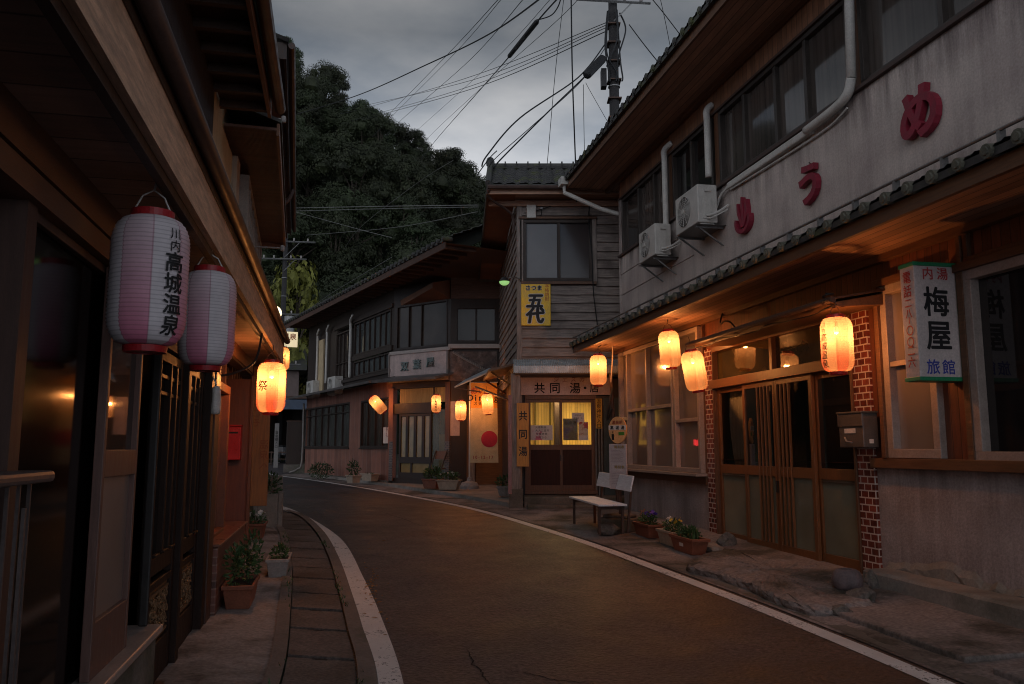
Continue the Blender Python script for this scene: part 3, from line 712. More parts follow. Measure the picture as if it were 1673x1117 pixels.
    mb = MB(); mb.tube(spl3([(2.85, .05, 5.19), (3.05, .07, 5.12), (3.2, .09, 4.95), (3.3, .2, 4.9), (3.42, .22, 4.86)]), .02, 6); mb.tube(spl3([(2.8, .04, 5.14), (1.6, .03, 5.11), (.5, .03, 5.10), (.05, .05, 5.16)]), .012, 6); mb.build('pipe_wrap', CORD_W, inn)
    for uu, z0 in ((3.36, 5.5), (5.02, 5.0)):
        mb = MB(); mb.tube(spl3([(uu + (.0 if uu < 4 else -.12), .0, 6.62), (uu, .09, 6.52), (uu, .09, 6.3), (uu, .09, z0)]), .05, 10); mb.build('rain_pipe', WHITE_MT, inn, smooth=True)
    mb = MB(); mb.tube([(8.15, .98, 6.9), (8.15, .98, 6.72), (7.9, .3, 6.35), (7.75, -.1, 6.2)], .045, 8); mb.box(8.02, 8.26, .88, 1.08, 6.86, 7.02); mb.build('gutter_elbow', WHITE_MT, inn)
    return inn
def spl3(pts, n=8):
    out = []; P = [Vector(p) for p in pts]
    for i in range(len(P) - 1):
        p0, p1, p2, p3 = P[max(i-1, 0)], P[i], P[i+1], P[min(i+2, len(P)-1)]
        for k in range(n):
            t = k / n; out.append(.5 * ((2*p1) + (-p0+p2)*t + (2*p0-5*p1+4*p2-p3)*t*t + (-p0+3*p1-3*p2+p3)*t**3))
    out.append(P[-1]); return out
def build_entrance(inn):
    zt = 2.46; u = lambda px, py: R.p(px, py)[0]
    # lintel, transom and threshold
    mb = MB(); mb.box(.235, 3.6, -.09, .085, 2.40, 2.52); mb.box(.275, 3.525, -.09, .05, 2.93, 3.0); mb.box(1.88, 1.95, -.06, .03, 2.52, 2.93)
    mb.build('lintel', WOOD_OR, inn, bevel=.004)
    g = MB(); g.quad((.27, -.03, 2.5), (1.9, -.03, 2.5), (1.9, -.03, 2.95), (.27, -.03, 2.95)); g.quad((1.93, -.035, 2.5), (3.53, -.028, 2.5), (3.53, -.028, 2.95), (1.93, -.035, 2.95)); g.build('transom_pane', G_OLIVE, inn)
    mb = MB(); mb.box(.26, 3.54, -.12, .09, .16, .235); mb.build('threshold', GREY_MT, inn)
    # four leaves: outer pair fixed, inner pair sliding in front
    leaves = [(2.64, 3.525, -.03), (1.83, 2.68, .02), (1.02, 1.86, .02), (.275, 1.06, -.03)]
    for k, (a, b, y) in enumerate(leaves):
        mb = MB(); st = .065
        mb.box(a, a + st, y - .02, y + .02, .235, 2.40); mb.box(b - st, b, y - .02, y + .02, .235, 2.40)
        mb.box(a + st, b - st, y - .018, y + .018, .235, .40); mb.box(a + st, b - st, y - .018, y + .018, 2.33, 2.40); mb.box(a + st, b - st, y - .018, y + .02, 1.21, 1.33)
        bars = ((.10, .19, .28, .37) if k == 1 else (.42, .51, .60, .69) if k == 2 else ())
        for d in bars: mb.box(a + st + d, a + st + d + .02, y + .0, y + .03, .40, 2.33)
        lf = mb.build('door_leaf', WOOD_OR, inn, bevel=.003)
        g = MB(); g.quad((a + .05, y - .006, .38), (b - .05, y - .006, .38), (b - .05, y - .006, 1.24), (a + .05, y - .006, 1.24)); g.build('lower_pane', G_GREEN, lf)
        tl = (.006, -.01, .012, -.008)[k]
        g = MB(); g.quad((a + .05, y - .008 + tl, 1.30), (b - .05, y - .008 - tl, 1.30), (b - .05, y - .008 - tl, 2.36), (a + .05, y - .008 + tl, 2.36)); g.build('upper_pane', G_CLEAR, lf)
        if k in (1, 2):
            h = MB(); hu = a + .03 if k == 1 else b - .05; h.box(hu, hu + .02, y + .02, y + .028, 1.02, 1.16); h.build('finger_pull', DARK_MT, lf)
    # dim hall behind the clear panes
    mb = MB(); mb.quad((-.1, -1.6, .2), (3.9, -1.6, .2), (3.9, -1.6, 3.1), (-.1, -1.6, 3.1)); mb.quad((-.1, -1.6, .2), (-.1, -.2, .2), (-.1, -.2, 3.1), (-.1, -1.6, 3.1)); mb.quad((3.9, -1.6, .2), (3.9, -.2, .2), (3.9, -.2, 3.1), (3.9, -1.6, 3.1)); mb.quad((-.1, -1.6, 3.1), (3.9, -1.6, 3.1), (3.9, -.2, 3.1), (-.1, -.2, 3.1)); mb.quad((-.1, -1.6, .2), (3.9, -1.6, .2), (3.9, -.2, .2), (-.1, -.2, .2))
    mb.box(.5, 1.5, -1.5, -1.1, .2, 1.6); mb.box(2.2, 2.5, -1.2, -.9, .2, 1.9)
    mb.build('hall', M('dim hall wall', (.15, .105, .065), .8, .3, 3, bump=.1), inn)
    curtain_mesh(2.80, 3.44, 1.02, 2.42, -.16, .022, 70, 9, .55).build('door_curtain', CURT_G, inn, smooth=True)
INN = build_inn()

# raised letters: hot spring mark and two kana
def wall_letter(ch, px, py, label, size=.5):
    u, z = R.p(px, py, .05); o = fthing('wall_letter', R, u, .0, z, label, 'letter', 'red raised letters on the inn wall')
    mb = MB()
    if ch:
        write(mb, ch, lambda a, b, d: (-a, .045 + d, b), 0, 0, size, bold=.032, ext=.033 / size)
        s = MB(); s.v, s.f, s.m = mb.v, mb.f, mb.m
    else:
        def P(a, b, d): return (-a, d, b)
        bowl = []
        for i in range(25):
            t = math.pi * (1.12 - 1.24 * i / 24) + math.pi; bowl.append((.21 * math.cos(t), -.075 + .17 * math.sin(t)))
        inner = [(x * .74, -.075 + (y + .075) * .68) for x, y in reversed(bowl)]
        mb.prism(bowl + inner, P, .0, .078)
        for k, (x0, top) in enumerate(((-.095, .20), (0, .26), (.095, .20))):
            l, r = [], []
            for i in range(13):
                t = i / 12; zz = -.16 + (top + .16) * t; w = .007 + .026 * math.sin(math.pi * min(1, t * .92 + .08)); dx = x0 * (1 + .25 * t) * (.35 + .65 * min(1, t * 1.6)) + .012 * math.sin(t * 5)
                l.append((dx - w, zz)); r.append((dx + w, zz))
            mb.prism(l + r[::-1], P, .0, .072)
    mb.build('letter_face', RED_L, o, bevel=.003)
    for dz in (.24, -.2):
        b = MB(); b.tube([(.03, -.002, dz), (.03, .03, dz + .02)], .006, 6); b.build('mounting_pin', RUST_MT, o)
wall_letter('め', 1503, 182, 'red raised kana letter nearest the downpipe bend, rightmost of three', .56)
wall_letter('う', 1323, 299, 'middle red raised kana letter on the stained plaster wall', .52)
wall_letter(None, 1214, 352, 'red raised hot spring steam mark beside the larger air conditioner', .5)

# air conditioners
def ac_unit(fr, u, z, w, h, d, off, label, mat=WHITE_MT, bracket=True, group='outdoor air conditioner units'):
    o = fthing('air_conditioner', fr, u, off, z, label, 'air conditioner', group)
    mb = MB(); mb.box(-w/2, w/2, 0, d, 0, h); mb.box(-w/2 + .02, -w/2 + .10, .04, d - .04, -.03, 0); mb.box(w/2 - .10, w/2 - .02, .04, d - .04, -.03, 0); mb.build('casing', mat, o, bevel=.018)
    mb = MB(); c = (w * .10, d, h * .5); r = h * .40
    for k in range(7):
        rr = r * (k + 1) / 7; mb.tube([(c[0] + rr * math.cos(t * math.pi / 16), d + .012, c[2] + rr * math.sin(t * math.pi / 16)) for t in range(33)], .004, 5, cap=False)
    for k in range(12):
        t = k * math.pi / 6; mb.tube([(c[0] + .03 * math.cos(t), d + .012, c[2] + .03 * math.sin(t)), (c[0] + r * math.cos(t), d + .012, c[2] + r * math.sin(t))], .004, 5)
    mb.tube([(c[0], d + .002, c[2]), (c[0], d + .03, c[2])], .035, 12)
    mb.build('fan_grille', mat, o)
    mb = MB(); mb.tube([(c[0], d + .001, c[2]), (c[0], d + .004, c[2])], r, 28); mb.build('fan_opening', DARK_MT, o)
    mb = MB(); mb.box(-w/2 - .012, -w/2 - .001, d * .30, d * .75, h * .10, h * .62); mb.box(-w/2 - .02, -w/2 - .001, d * .34, d * .66, h * .80, h * .86); mb.build('service_panel', mat, o, bevel=.005)
    s = MB(); s.box(-w/2 - .016, -w/2 - .002, d * .36, d * .64, h * .805, h * .835); s.build('grip_slot', DARK_MT, o)
    if bracket:
        mb = MB()
        for x in (-w/2 + .08, w/2 - .08):
            mb.box(x - .015, x + .015, -off, d, -.06, -.032); mb.hexa([(x - .012, -off, -.3), (x + .012, -off, -.3), (x + .012, -off + .03, -.3), (x - .012, -off + .03, -.3), (x - .012, d - .07, -.06), (x + .012, d - .07, -.06), (x + .012, d - .03, -.06), (x - .012, d - .03, -.06)])
        mb.box(-w/2 - .02, w/2 + .02, -off, d + .01, -.032, -.03)
        mb.build('bracket', GREY_MT, o)
    mb = MB(); mb.tube(spl3([(-w/2 - .01, d * .6, h * .2), (-w/2 - .06, d * .5, h * .17), (-w/2 - .1, d * .1, h * .25), (-w/2 - .16, -off + .03, h * .4)]), .018, 6); mb.tube(spl3([(-w/2 - .01, d * .55, h * .12), (-w/2 - .07, d * .4, h * .1), (-w/2 - .13, -off + .03, h * .3)]), .012, 6); mb.build('hose', CORD_W, o)
    return o
ua, za = R.p(1131, 372, .42)
ac_unit(R, 3.45, 4.72, .80, .56, .30, .12, 'larger grey white air conditioner next to the hot spring mark')
ac_unit(R, 5.12, 4.66, .74, .52, .28, .12, 'smaller air conditioner near the weathered wooden wall, lower of the wall pair')

# box sign at the near windows
def inn_sign():
    u0, z0 = R.p(1575, 626, .05); z1 = R.p(1575, 437, .05)[1]; h = 1.02; zc = 2.635
    o = fthing('box_sign', R, -1.24, .02, zc, 'white box sign with green edges and the inn name in large black characters', 'sign')
    x0, x1, y0, y1 = -.09, .09, .03, .44
    mb = MB(); mb.box(x0, x1, y0, y1, -h/2, h/2); mb.build('sign_face', SIGN_W, o, bevel=.006)
    mb = MB()
    for z in (-h/2 - .005, h/2 - .03): mb.box(x0 - .008, x1 + .008, y0 - .01, y1 + .008, z, z + .035)
    mb.box(x0 - .008, x1 + .008, y0 - .045, y0 - .001, -h/2 - .005, h/2 + .005)
    mb.build('sign_edge', GREEN_P, o, bevel=.004)
    fn = lambda a, b, d: (x0 - .003 - d, (y0 + y1) / 2 - a, b)
    K, Rd, Bl = MB(), MB(), MB()
    write(Rd, '内湯', fn, 0, .415, .115, step=1.25, bold=.02)
    write(K, '梅', fn, -.005, .17, .27, bold=.04, sx=.95); write(K, '屋', fn, -.0, -.12, .27, bold=.04, sx=.95)
    write(Bl, '旅館', fn, .0, -.395, .135, step=1.12, bold=.022)
    fs = lambda a, b, d: ((x0 + x1) / 2 - a, y1 + .003 + d, b)
    write(Rd, '電話', fs, 0, .33, .115, vertical=True, step=1.05, bold=.016, sx=.95); write(Rd, '二八', fs, 0, .12, .09, vertical=True, step=1.0, bold=.012)
    Rd.quad(fs(-.006, .045, 0), fs(.006, .045, 0), fs(.006, -.015, 0), fs(-.006, -.015, 0))
    for zc2 in (-.075, -.175):
        n = 20; ring = []
        for i in range(n):
            t0, t1 = 2 * math.pi * i / n, 2 * math.pi * (i + 1) / n
            Rd.quad(fs(.044 * math.cos(t0), zc2 + .044 * math.sin(t0), 0), fs(.044 * math.cos(t1), zc2 + .044 * math.sin(t1), 0), fs(.033 * math.cos(t1), zc2 + .033 * math.sin(t1), 0), fs(.033 * math.cos(t0), zc2 + .033 * math.sin(t0), 0))
    write(Rd, '二六', fs, 0, -.30, .10, vertical=True, step=1.0, bold=.012)
    K.build('lettering', INK, o); Rd.build('lettering', RED_INK, o); Bl.build('lettering', BLUE_INK, o)
    mb = MB(); mb.box(-.02, .02, -.05, .02, .3, .34); mb.box(-.02, .02, -.05, .02, -.34, -.3); mb.build('bracket', DARK_MT, o)
inn_sign()

# mailbox
def mailbox():
    o = fthing('mailbox', R, .06, .04, 1.56, 'grey metal mailbox with a label plate mounted on the brick pillar', 'mailbox')
    w, d, h = .40, .17, .34
    m = M('mailbox metal', (.115, .095, .085), .42, .15, 8, bump=.04, metal=.3)
    mb = MB(); mb.box(-w/2, w/2, 0, d, 0, h); mb.build('casing', m, o, bevel=.008)
    mb = MB(); mb.box(-w/2 - .012, w/2 + .012, -.002, d + .02, h + .001, h + .02); mb.box(-w/2 - .006, w/2 + .006, d, d + .012, h * .62, h); mb.build('lid', m, o, bevel=.004)
    mb = MB(); mb.box(-.08, .10, d + .001, d + .006, h * .42, h * .56); mb.build('label_plate', PAPER_W, o)
    mb = MB(); mb.tube([(.10, d + .004, .1), (.04, d + .025, .06), (-.04, d + .02, .05)], .01, 6); mb.build('handle', GREY_MT, o)
    mb = MB(); mb.box(-w/2 - .004, -w/2 - .001, d * .35, d * .62, h * .12, h * .24); mb.build('sticker', PAPER_W, o)
mailbox()

# ================================================================ the bathhouse (front faces the viewer), x = 2.3 - u
def X(u): return 2.3 - u                     # world x <-> local u are the same map here
def build_bathhouse():
    b = thing('bathhouse_building', BF.w(0, 0, 0), BF.rot, 'two storey bathhouse clad in weathered grey clapboard with a lit glazed door', 'building')
    UC = 2.3 - .12                            # the corner towards the passage, u of x = .12
    def side(s, off, z):                      # a point on the side wall in local coordinates
        p = BS.w(s, off, z); l = BF.loc(p.x, p.y); return (l[0], l[1], z)
    SD = 5.2
    # clapboards, front and side, each board leaning a little, worn and uneven
    mb = MB(); rng = random.Random(3)
    wn = (.585, 2.06, 5.15, 6.36)             # upper window (u, z)
    z = 3.30; zt = 7.02
    def board_front(a, c, z0, z1):
        n = 8
        for i in range(n):
            s0, s1 = a + (c - a) * i / n, a + (c - a) * (i + 1) / n
            j0, j1 = rng.uniform(-.006, .006), rng.uniform(-.004, .004)
            mb.hexa([(s0, -.03, z0 - .02), (s1, -.03, z0 - .02), (s1, .055 + j0, z0 - .02 + j1), (s0, .055 + j0, z0 - .02 + j1), (s0, -.03, z1), (s1, -.03, z1), (s1, .006, z1), (s0, .006, z1)])
    while z < zt:
        h = .19 * rng.uniform(.92, 1.08)
        if z + h > wn[2] and z < wn[3]:
            board_front(-1.2, wn[0] - .08, z, z + h); board_front(wn[1] + .02, UC - .09, z, z + h)
        else: board_front(-1.2, UC - .09, z, z + h)
        z += h
    z = 3.05
    while z < zt:
        h = .19 * rng.uniform(.92, 1.08); n = 10
        for i in range(n):
            s0, s1 = .08 + (SD - .08) * i / n, .08 + (SD - .08) * (i + 1) / n; j = rng.uniform(-.005, .006)
            mb.hexa([side(s0, -.03, z), side(s1, -.03, z), side(s1, .032 + j, z - .02), side(s0, .032 + j, z - .02), side(s0, -.03, z + h), side(s1, -.03, z + h), side(s1, .006, z + h), side(s0, .006, z + h)])
        z += h
    mb.build('clapboard', WOOD_GY, b)
    mb = MB(); mb.box(UC - .09, UC + .02, -.10, .06, .42, 7.0); mb.box(wn[0] - .09, wn[0] - .0, -.05, .07, wn[2] - .1, wn[3] + .1); mb.box(wn[1], wn[1] + .07, -.05, .06, wn[2] - .1, wn[3] + .06)
    mb.box(-1.2, -1.1, -.1, .06, .4, 7); mb.build('corner_post', WOOD_GYV, b, bevel=.006)
    mb = MB(); mb.box(wn[0] - .1, wn[1] + .1, -.05, .10, wn[3] + .06, wn[3] + .11); mb.box(wn[0] - .08, wn[1] + .05, -.05, .09, wn[2] - .15, wn[2] - .09); mb.build('window_trim', WOOD_BR, b, bevel=.004)
    f = window(b, wn[0], wn[1], wn[2] - .08, wn[3] + .05, .015, [1.30], (), .07, .06, .10, WOOD_DK, glass('bathhouse upper glass', (.045, .036, .036), .12, var=.2, spec=.3))
    mb = MB(); mb.quad((1.34, .004, wn[2]), (wn[1] - .06, .004, wn[2]), (wn[1] - .06, .004, wn[3]), (1.34, .004, wn[3])); mb.build('curtained_pane', glass('curtained upper glass', (.14, .135, .14), .15, var=.15, spec=.3), f)
    # plain body behind, walls of the passage side below
    mb = MB(); pts = [(-1.2, -.04), (UC - .06, -.04), side(SD, -.06, 0)[:2], (-1.2, side(SD, -.06, 0)[1])]
    for (x0, y0), (x1, y1) in zip(pts[1:], pts[2:] + pts[:1]): mb.quad((x0, y0, .3), (x1, y1, .3), (x1, y1, 7.0), (x0, y0, 7.0))
    mb.quad((-1.2, -.04, 3.2), (UC - .06, -.04, 3.2), (UC - .06, -.04, 7.0), (-1.2, -.04, 7.0))
    mb.build('body', WOOD_DK, b)
    # roof with its near slope towards the viewer and a deep verge over the passage
    ve = UC + .62
    mb = MB(); tile_roof(mb, -1.3, ve, .62, 6.98, -1.05, 7.92, .27, .215, .04, .026)
    mb.quad((-1.3, -1.05, 7.92), (ve, -1.05, 7.92), (side(SD + .3, .55, 0)[0], -5.3, 6.15), (-1.3, -5.3, 6.15))
    mb.tube([(-1.3, -1.02, 7.96), (ve + .02, -1.02, 7.96)], .085, 10); mb.tube([(ve, .6, 7.04), (ve, -1.05, 8.0)], .065, 8)
    for i in range(16): mb.tube([(-1.2 + i * .26, -1.02, 7.99), (-1.17 + i * .26, -1.02, 7.99)], .105, 8)
    mb.lathe([(.001, .0), (.09, .02), (.10, .12), (.07, .2), (.001, .24)], 8, (ve, -1.05, 7.98))
    mb.build('roof', TILE, b)
    mb = MB(); mb.quad((-1.3, .58, 6.85), (ve, .58, 6.85), (ve, .0, 6.85), (-1.3, 0, 6.85)); mb.box(-1.3, ve, .56, .60, 6.80, 6.94); mb.box(-1.3, ve, .04, .10, 6.70, 6.82); mb.build('eave_soffit', SOFFIT, b)
    mb = MB(); q = side(SD, .58, 0)
    mb.hexa([(UC + .03, .55, 6.86), (ve, .55, 6.86), (q[0], q[1], 6.2), (side(SD, .03, 0)[0], side(SD, .03, 0)[1], 6.2), (UC + .03, .55, 6.89), (ve, .55, 6.89), (q[0], q[1], 6.23), (side(SD, .03, 0)[0], side(SD, .03, 0)[1], 6.23)])
    mb.build('verge_soffit', M('rust brown soffit board', (.165, .072, .04), .7, .25, 3, bump=.1), b)
    mb = MB(); mb.hexa([(ve, .6, 6.80), (ve + .03, .6, 6.80), (q[0] + .03, q[1], 6.14), (q[0], q[1], 6.14), (ve, .6, 7.04), (ve + .03, .6, 7.04), (q[0] + .03, q[1], 6.36), (q[0], q[1], 6.36)]); mb.build('barge_board', WOOD_DK, b)
    mb = MB(); mb.tube([(-1.3, .68, 6.90), (ve, .68, 6.93)], .05, 8); mb.tube(spl3([(ve - .02, .68, 6.88), (ve - .05, .45, 6.75), (UC + .12, .1, 6.5), (UC + .10, .10, 6.1)]), .03, 6); mb.build('gutter', BROWN_MT, b)
    # awning, sign board, glazed door
    mb = MB(); n = 60; a0, a1 = .0, 2.27; vs = []; fs = []
    for j, (y, zz) in enumerate(((0.02, 3.40), (.72, 3.20))):
        for i in range(n * 2 + 1): vs.append((a0 + (a1 - a0) * i / (2 * n), y, zz + (.012 if i % 2 else -.008)))
    m = 2 * n + 1
    for i in range(2 * n): fs.append((i, i + 1, m + i + 1, m + i))
    mb.add(vs, fs); mb.quad((a0, .715, 3.06), (a1, .715, 3.06), (a1, .72, 3.20), (a0, .72, 3.20))
    vs = []; fs = []
    for j, (y, zz) in enumerate(((.725, 3.195), (.79, 3.05))):
        for i in range(n * 2 + 1): vs.append((a0 + (a1 - a0) * i / (2 * n), y, zz + (.01 if i % 2 else -.008)))
    for i in range(2 * n): fs.append((i, i + 1, m + i + 1, m + i))
    mb.add(vs, fs); mb.build('awning', TIN, b)
    mb = MB(); mb.box(.02, 2.24, .05, .70, 3.03, 3.05); mb.box(2.05, 2.09, .0, .7, 3.05, 3.12); mb.box(.15, .19, 0, .7, 3.05, 3.12); mb.build('awning_frame', WOOD_GYV, b)
    mb = MB(); mb.box(.20, 2.12, .045, .075, 2.655, 3.02); sb = mb.build('sign_board', SIGN_PK, b, bevel=.004)
    K, Rd = MB(), MB(); fn = face_front(.079)
    uc = 1.16
    for ch, px in (('共', 881.5), ('同', 906.5), ('湯', 939.5), ('・', 956), ('店', 971)):
        uu, zz = BF.p(px, 633.5, .075); write(K, ch, lambda a, bb, d: (-a + uu, .079, bb + zz), 0, 0, .235 if ch != '店' else .20, bold=.03)
    uu, zz = BF.p(930, 619.5, .075); write(Rd, 'ジェスカ', lambda a, bb, d: (-a + uu, .079, bb + zz), 0, 0, .12, step=1.5, bold=.01, shear=.15)
    K.build('lettering', INK, sb); Rd.build('lettering', M('faded red paint', (.26, .07, .06), .7, .2, 9, bump=0), sb)
    # door: two leaves with lit upper panes
    d0, d1, dz0, dzm, dz1 = .60, 1.97, .70, 1.63, 2.56
    mb = MB(); mb.box(d0 - .05, d1 + .06, -.08, .06, dz1, 2.65); mb.box(d0 - .06, d0, -.08, .05, .62, dz1); mb.box(d1, d1 + .06, -.08, .05, .62, dz1); mb.box(d0 - .06, d1 + .06, -.1, .08, .62, .70); mb.build('door_frame', WOOD_BR, b, bevel=.004)
    mid = (d0 + d1) / 2
    for k, (a, c, y) in enumerate(((d0, mid + .03, .0), (mid - .03, d1, .03))):
        mb = MB(); s = .055
        mb.box(a, a + s, y - .018, y + .018, dz0, dz1); mb.box(c - s, c, y - .018, y + .018, dz0, dz1); mb.box(a + s, c - s, y - .016, y + .016, dz1 - .06, dz1); mb.box(a + s, c - s, y - .016, y + .02, dzm - .11, dzm)
        mb.box(a + s, c - s, y - .016, y + .016, dz0, dz0 + .10)
        lf = mb.build('door_leaf', WOOD_BR, b, bevel=.003)
        g = MB(); g.box(a + s, c - s, y - .008, y + .008, dz0 + .10, dzm - .11); g.build('lower_panel', M('dark door board', (.034, .012, .008), .55, .3, 4, (8, 8, .8), bump=.15, spec=.15), lf)
        g = MB(); g.quad((a + .04, y, dzm - .02), (c - .04, y, dzm - .02), (c - .04, y, dz1 - .05), (a + .04, y, dz1 - .05)); g.build('upper_pane', glass('door pane', (.02, .02, .018), .02, clear=.95, spec=1.0), lf)
        h = MB(); hu = c - .075 if k == 0 else a + .03; h.box(hu, hu + .03, y + .019, y + .026, 1.30, 1.42); h.build('finger_pull', DARK_MT, lf)
        # notices taped inside the panes
        def sheet(name, px0, py0, px1, py1, mat, parent=lf, yy=-.012):
            q = BF.q(px0, py0, px1, py1, y); m2 = MB(); m2.quad((q[0], y + yy, q[2]), (q[1], y + yy, q[2]), (q[1], y + yy, q[3]), (q[0], y + yy, q[3])); return m2.build(name, mat, parent), q
        if k == 1:
            o, q = sheet('notice', 866.5, 694.5, 903, 719, PAPER_W)
            t = MB(); cx = -(q[0] + q[1]) / 2; zc = (q[2] + q[3]) / 2
            for r in range(4): write(t, ('入浴料金', '大人二百円', '営業時間', '八時から')[r], lambda a, bb, d: (-a, y - .009, bb), cx + random.uniform(-.02, .02), zc + .115 - r * .07, .052, step=1.15, bold=.01)
            t.build('lettering', INK, o)
            o, q = sheet('notice', 870, 702, 886, 719, M('pink strip', (.55, .16, .24), .8, .3, 6, (8, 8, 1), bump=0, patch=((.6, .55, .55), 9, .45, .55)), yy=-.010)
        else:
            o, q = sheet('poster', 920, 683.5, 944, 719, M('olive poster', (.16, .145, .075), .6, .3, 7, bump=0, patch=((.11, .07, .09), 4.5, .48, .6)))
            t = MB(); write(t, '温泉祭', lambda a, bb, d: (-a, y - .009, bb), -(q[0] + q[1]) / 2, q[3] - .09, .08, step=1.1, bold=.02); t.build('lettering', M('mustard ink', (.42, .28, .02), .6, .1, 9, bump=0), o)
            o, q = sheet('poster', 945, 689, 961, 711, M('food poster', (.55, .45, .32), .6, .3, 7, bump=0, patch=((.40, .04, .03), 6, .5, .56)), yy=-.014)
            o, q = sheet('notice', 945, 711, 961.5, 719, PAPER_W, yy=-.013)
            o, q = sheet('notice', 934.5, 674, 955, 690, PAPER_W, yy=-.03)
            t = MB()
            for r in range(2): write(t, ('お知らせ', '定休日 水')[r], lambda a, bb, d: (-a, y - .027, bb), -(q[0] + q[1]) / 2, q[3] - .05 - .06 * r, .036, bold=.008)
            t.build('lettering', INK, o)
    mb = MB(); wall_holes(mb, .02, 2.15, .3, 3.0, [(d0 - .05, d1 + .05, dz0 - .06, dz1 + .05)], -.09, -.02); mb.build('front_wall', WOOD_DK, b)
    # lit lobby: planked walls, a dark doorway, a ceiling lamp
    lob = M('yellow planked lobby wall', (.78, .60, .20), .55, .12, 3, (9, 9, .6), bump=.1, boards=('X', .065, .5))
    mb = MB(); Y0, Y1, a, c, zb, zt2 = -1.9, -.09, .2, 2.13, .6, 2.75
    for p in (((a, Y0, zb), (c, Y0, zb), (c, Y0, zt2), (a, Y0, zt2)), ((a, Y0, zb), (a, Y1, zb), (a, Y1, zt2), (a, Y0, zt2)), ((c, Y0, zb), (c, Y1, zb), (c, Y1, zt2), (c, Y0, zt2)), ((a, Y0, zt2), (c, Y0, zt2), (c, Y1, zt2), (a, Y1, zt2)), ((a, Y0, zb), (c, Y0, zb), (c, Y1, zb), (a, Y1, zb))): mb.quad(*p)
    mb.build('lobby', lob, b)
    mb = MB(); mb.box(1.20, 1.36, -1.55, -1.0, .62, 2.6); mb.build('lobby_doorway', WOOD_DK, b)
    mb = MB(); mb.box(1.40, 1.44, -1.89, -1.80, .7, 2.7); mb.box(1.75, 1.78, -1.89, -1.8, .7, 2.7); mb.build('lobby_post', M('olive curtain wall', (.16, .14, .03), .8, .3, 4, bump=0), b)
    mb = MB(); mb.box(.75, 1.55, -.95, -.83, 2.69, 2.745); mb.build('ceiling_lamp', emit('lobby tube light', (1.0, .78, .40), 3.0), b)
    l = bpy.data.lights.new('lobby_light', 'AREA'); l.shape = 'RECTANGLE'; l.size = .8; l.size_y = .3; l.energy = 32; l.color = (1, .70, .30)
    lo = bpy.data.objects.new('lobby_light', l); COL.objects.link(lo); lo.parent = b; lo.location = (1.15, -.85, 2.66)
    # amber boards either side of the door
    q = BF.q(844, 658, 864, 762, .67); mb = MB(); mb.box(q[0], q[1], .64, .67, q[2], q[3]); o = mb.build('name_board', ORANGE_BD, b, bevel=.004)
    t = MB(); fn2 = lambda aa, bb, d: (-aa, .6735 + d, bb)
    for ch, py in (('共', 679), ('同', 709), ('湯', 737)):
        uu, zz = BF.p(854.5, py, .67); write(t, ch, fn2, -uu, zz, .20, bold=.03, sx=.9)
    t.build('lettering', INK, o)
    q = BF.q(973, 651, 984, 700, .08); mb = MB(); mb.box(q[0], q[1], .05, .08, q[2], q[3]); o = mb.build('name_board', M('mustard board', (.48, .27, .035), .6, .2, 5, bump=.05), b, bevel=.003)
    t = MB(); write(t, '温泉神社入口', lambda aa, bb, d: (-aa, .0835, bb), -(q[0] + q[1]) / 2, (q[2] + q[3]) / 2, .098, vertical=True, step=1.03, bold=.012); t.build('lettering', INK, o)
    mb = MB()
    for uu in (.44, .50, .56): mb.tube([(uu - .0, .05, .5), (uu, .05, 2.0)], .022, 8)
    mb.build('downpipe', GREY_MT, b)
    mb = MB(); mb.box(.0, .40, .0, .04, .45, 2.6); mb.build('lower_wall', M('dull teal boards', (.045, .06, .062), .7, .3, 4, bump=.1), b)
    # pillar at the corner, steps
    mb = MB(); mb.box(2.13, 2.32, .45, .62, .75, 3.05); mb.build('pillar', WOOD_GYV, b, bevel=.008)
    mb = MB(); mb.box(2.08, 2.36, .40, .68, .30, .76); mb.build('pillar_foot', CONC_DK, b, bevel=.02)
    mb = MB(); mb.box(-.3, 2.06, -.1, .62, .25, .60); mb.box(-.2, 2.0, .62, 1.0, .25, .46); mb.build('step', CONC_DK, b, bevel=.025)
    mb = MB(); mb.tube(spl3([(.6, .03, 7.0), (.66, .09, 6.4), (.60, .10, 5.6), (.58, .12, 4.8), (.50, .14, 4.0), (.47, .1, 3.45)]), .012, 6); mb.build('drop_cable', CABLE, b)
    mb = MB(); mb.tube(spl3([(UC - .1, .03, 6.55), (1.7, .08, 6.62), (1.2, .06, 6.8), (.6, .1, 6.98)]), .010, 6); mb.build('drop_cable', CABLE, b)
    return b
BATH = build_bathhouse()

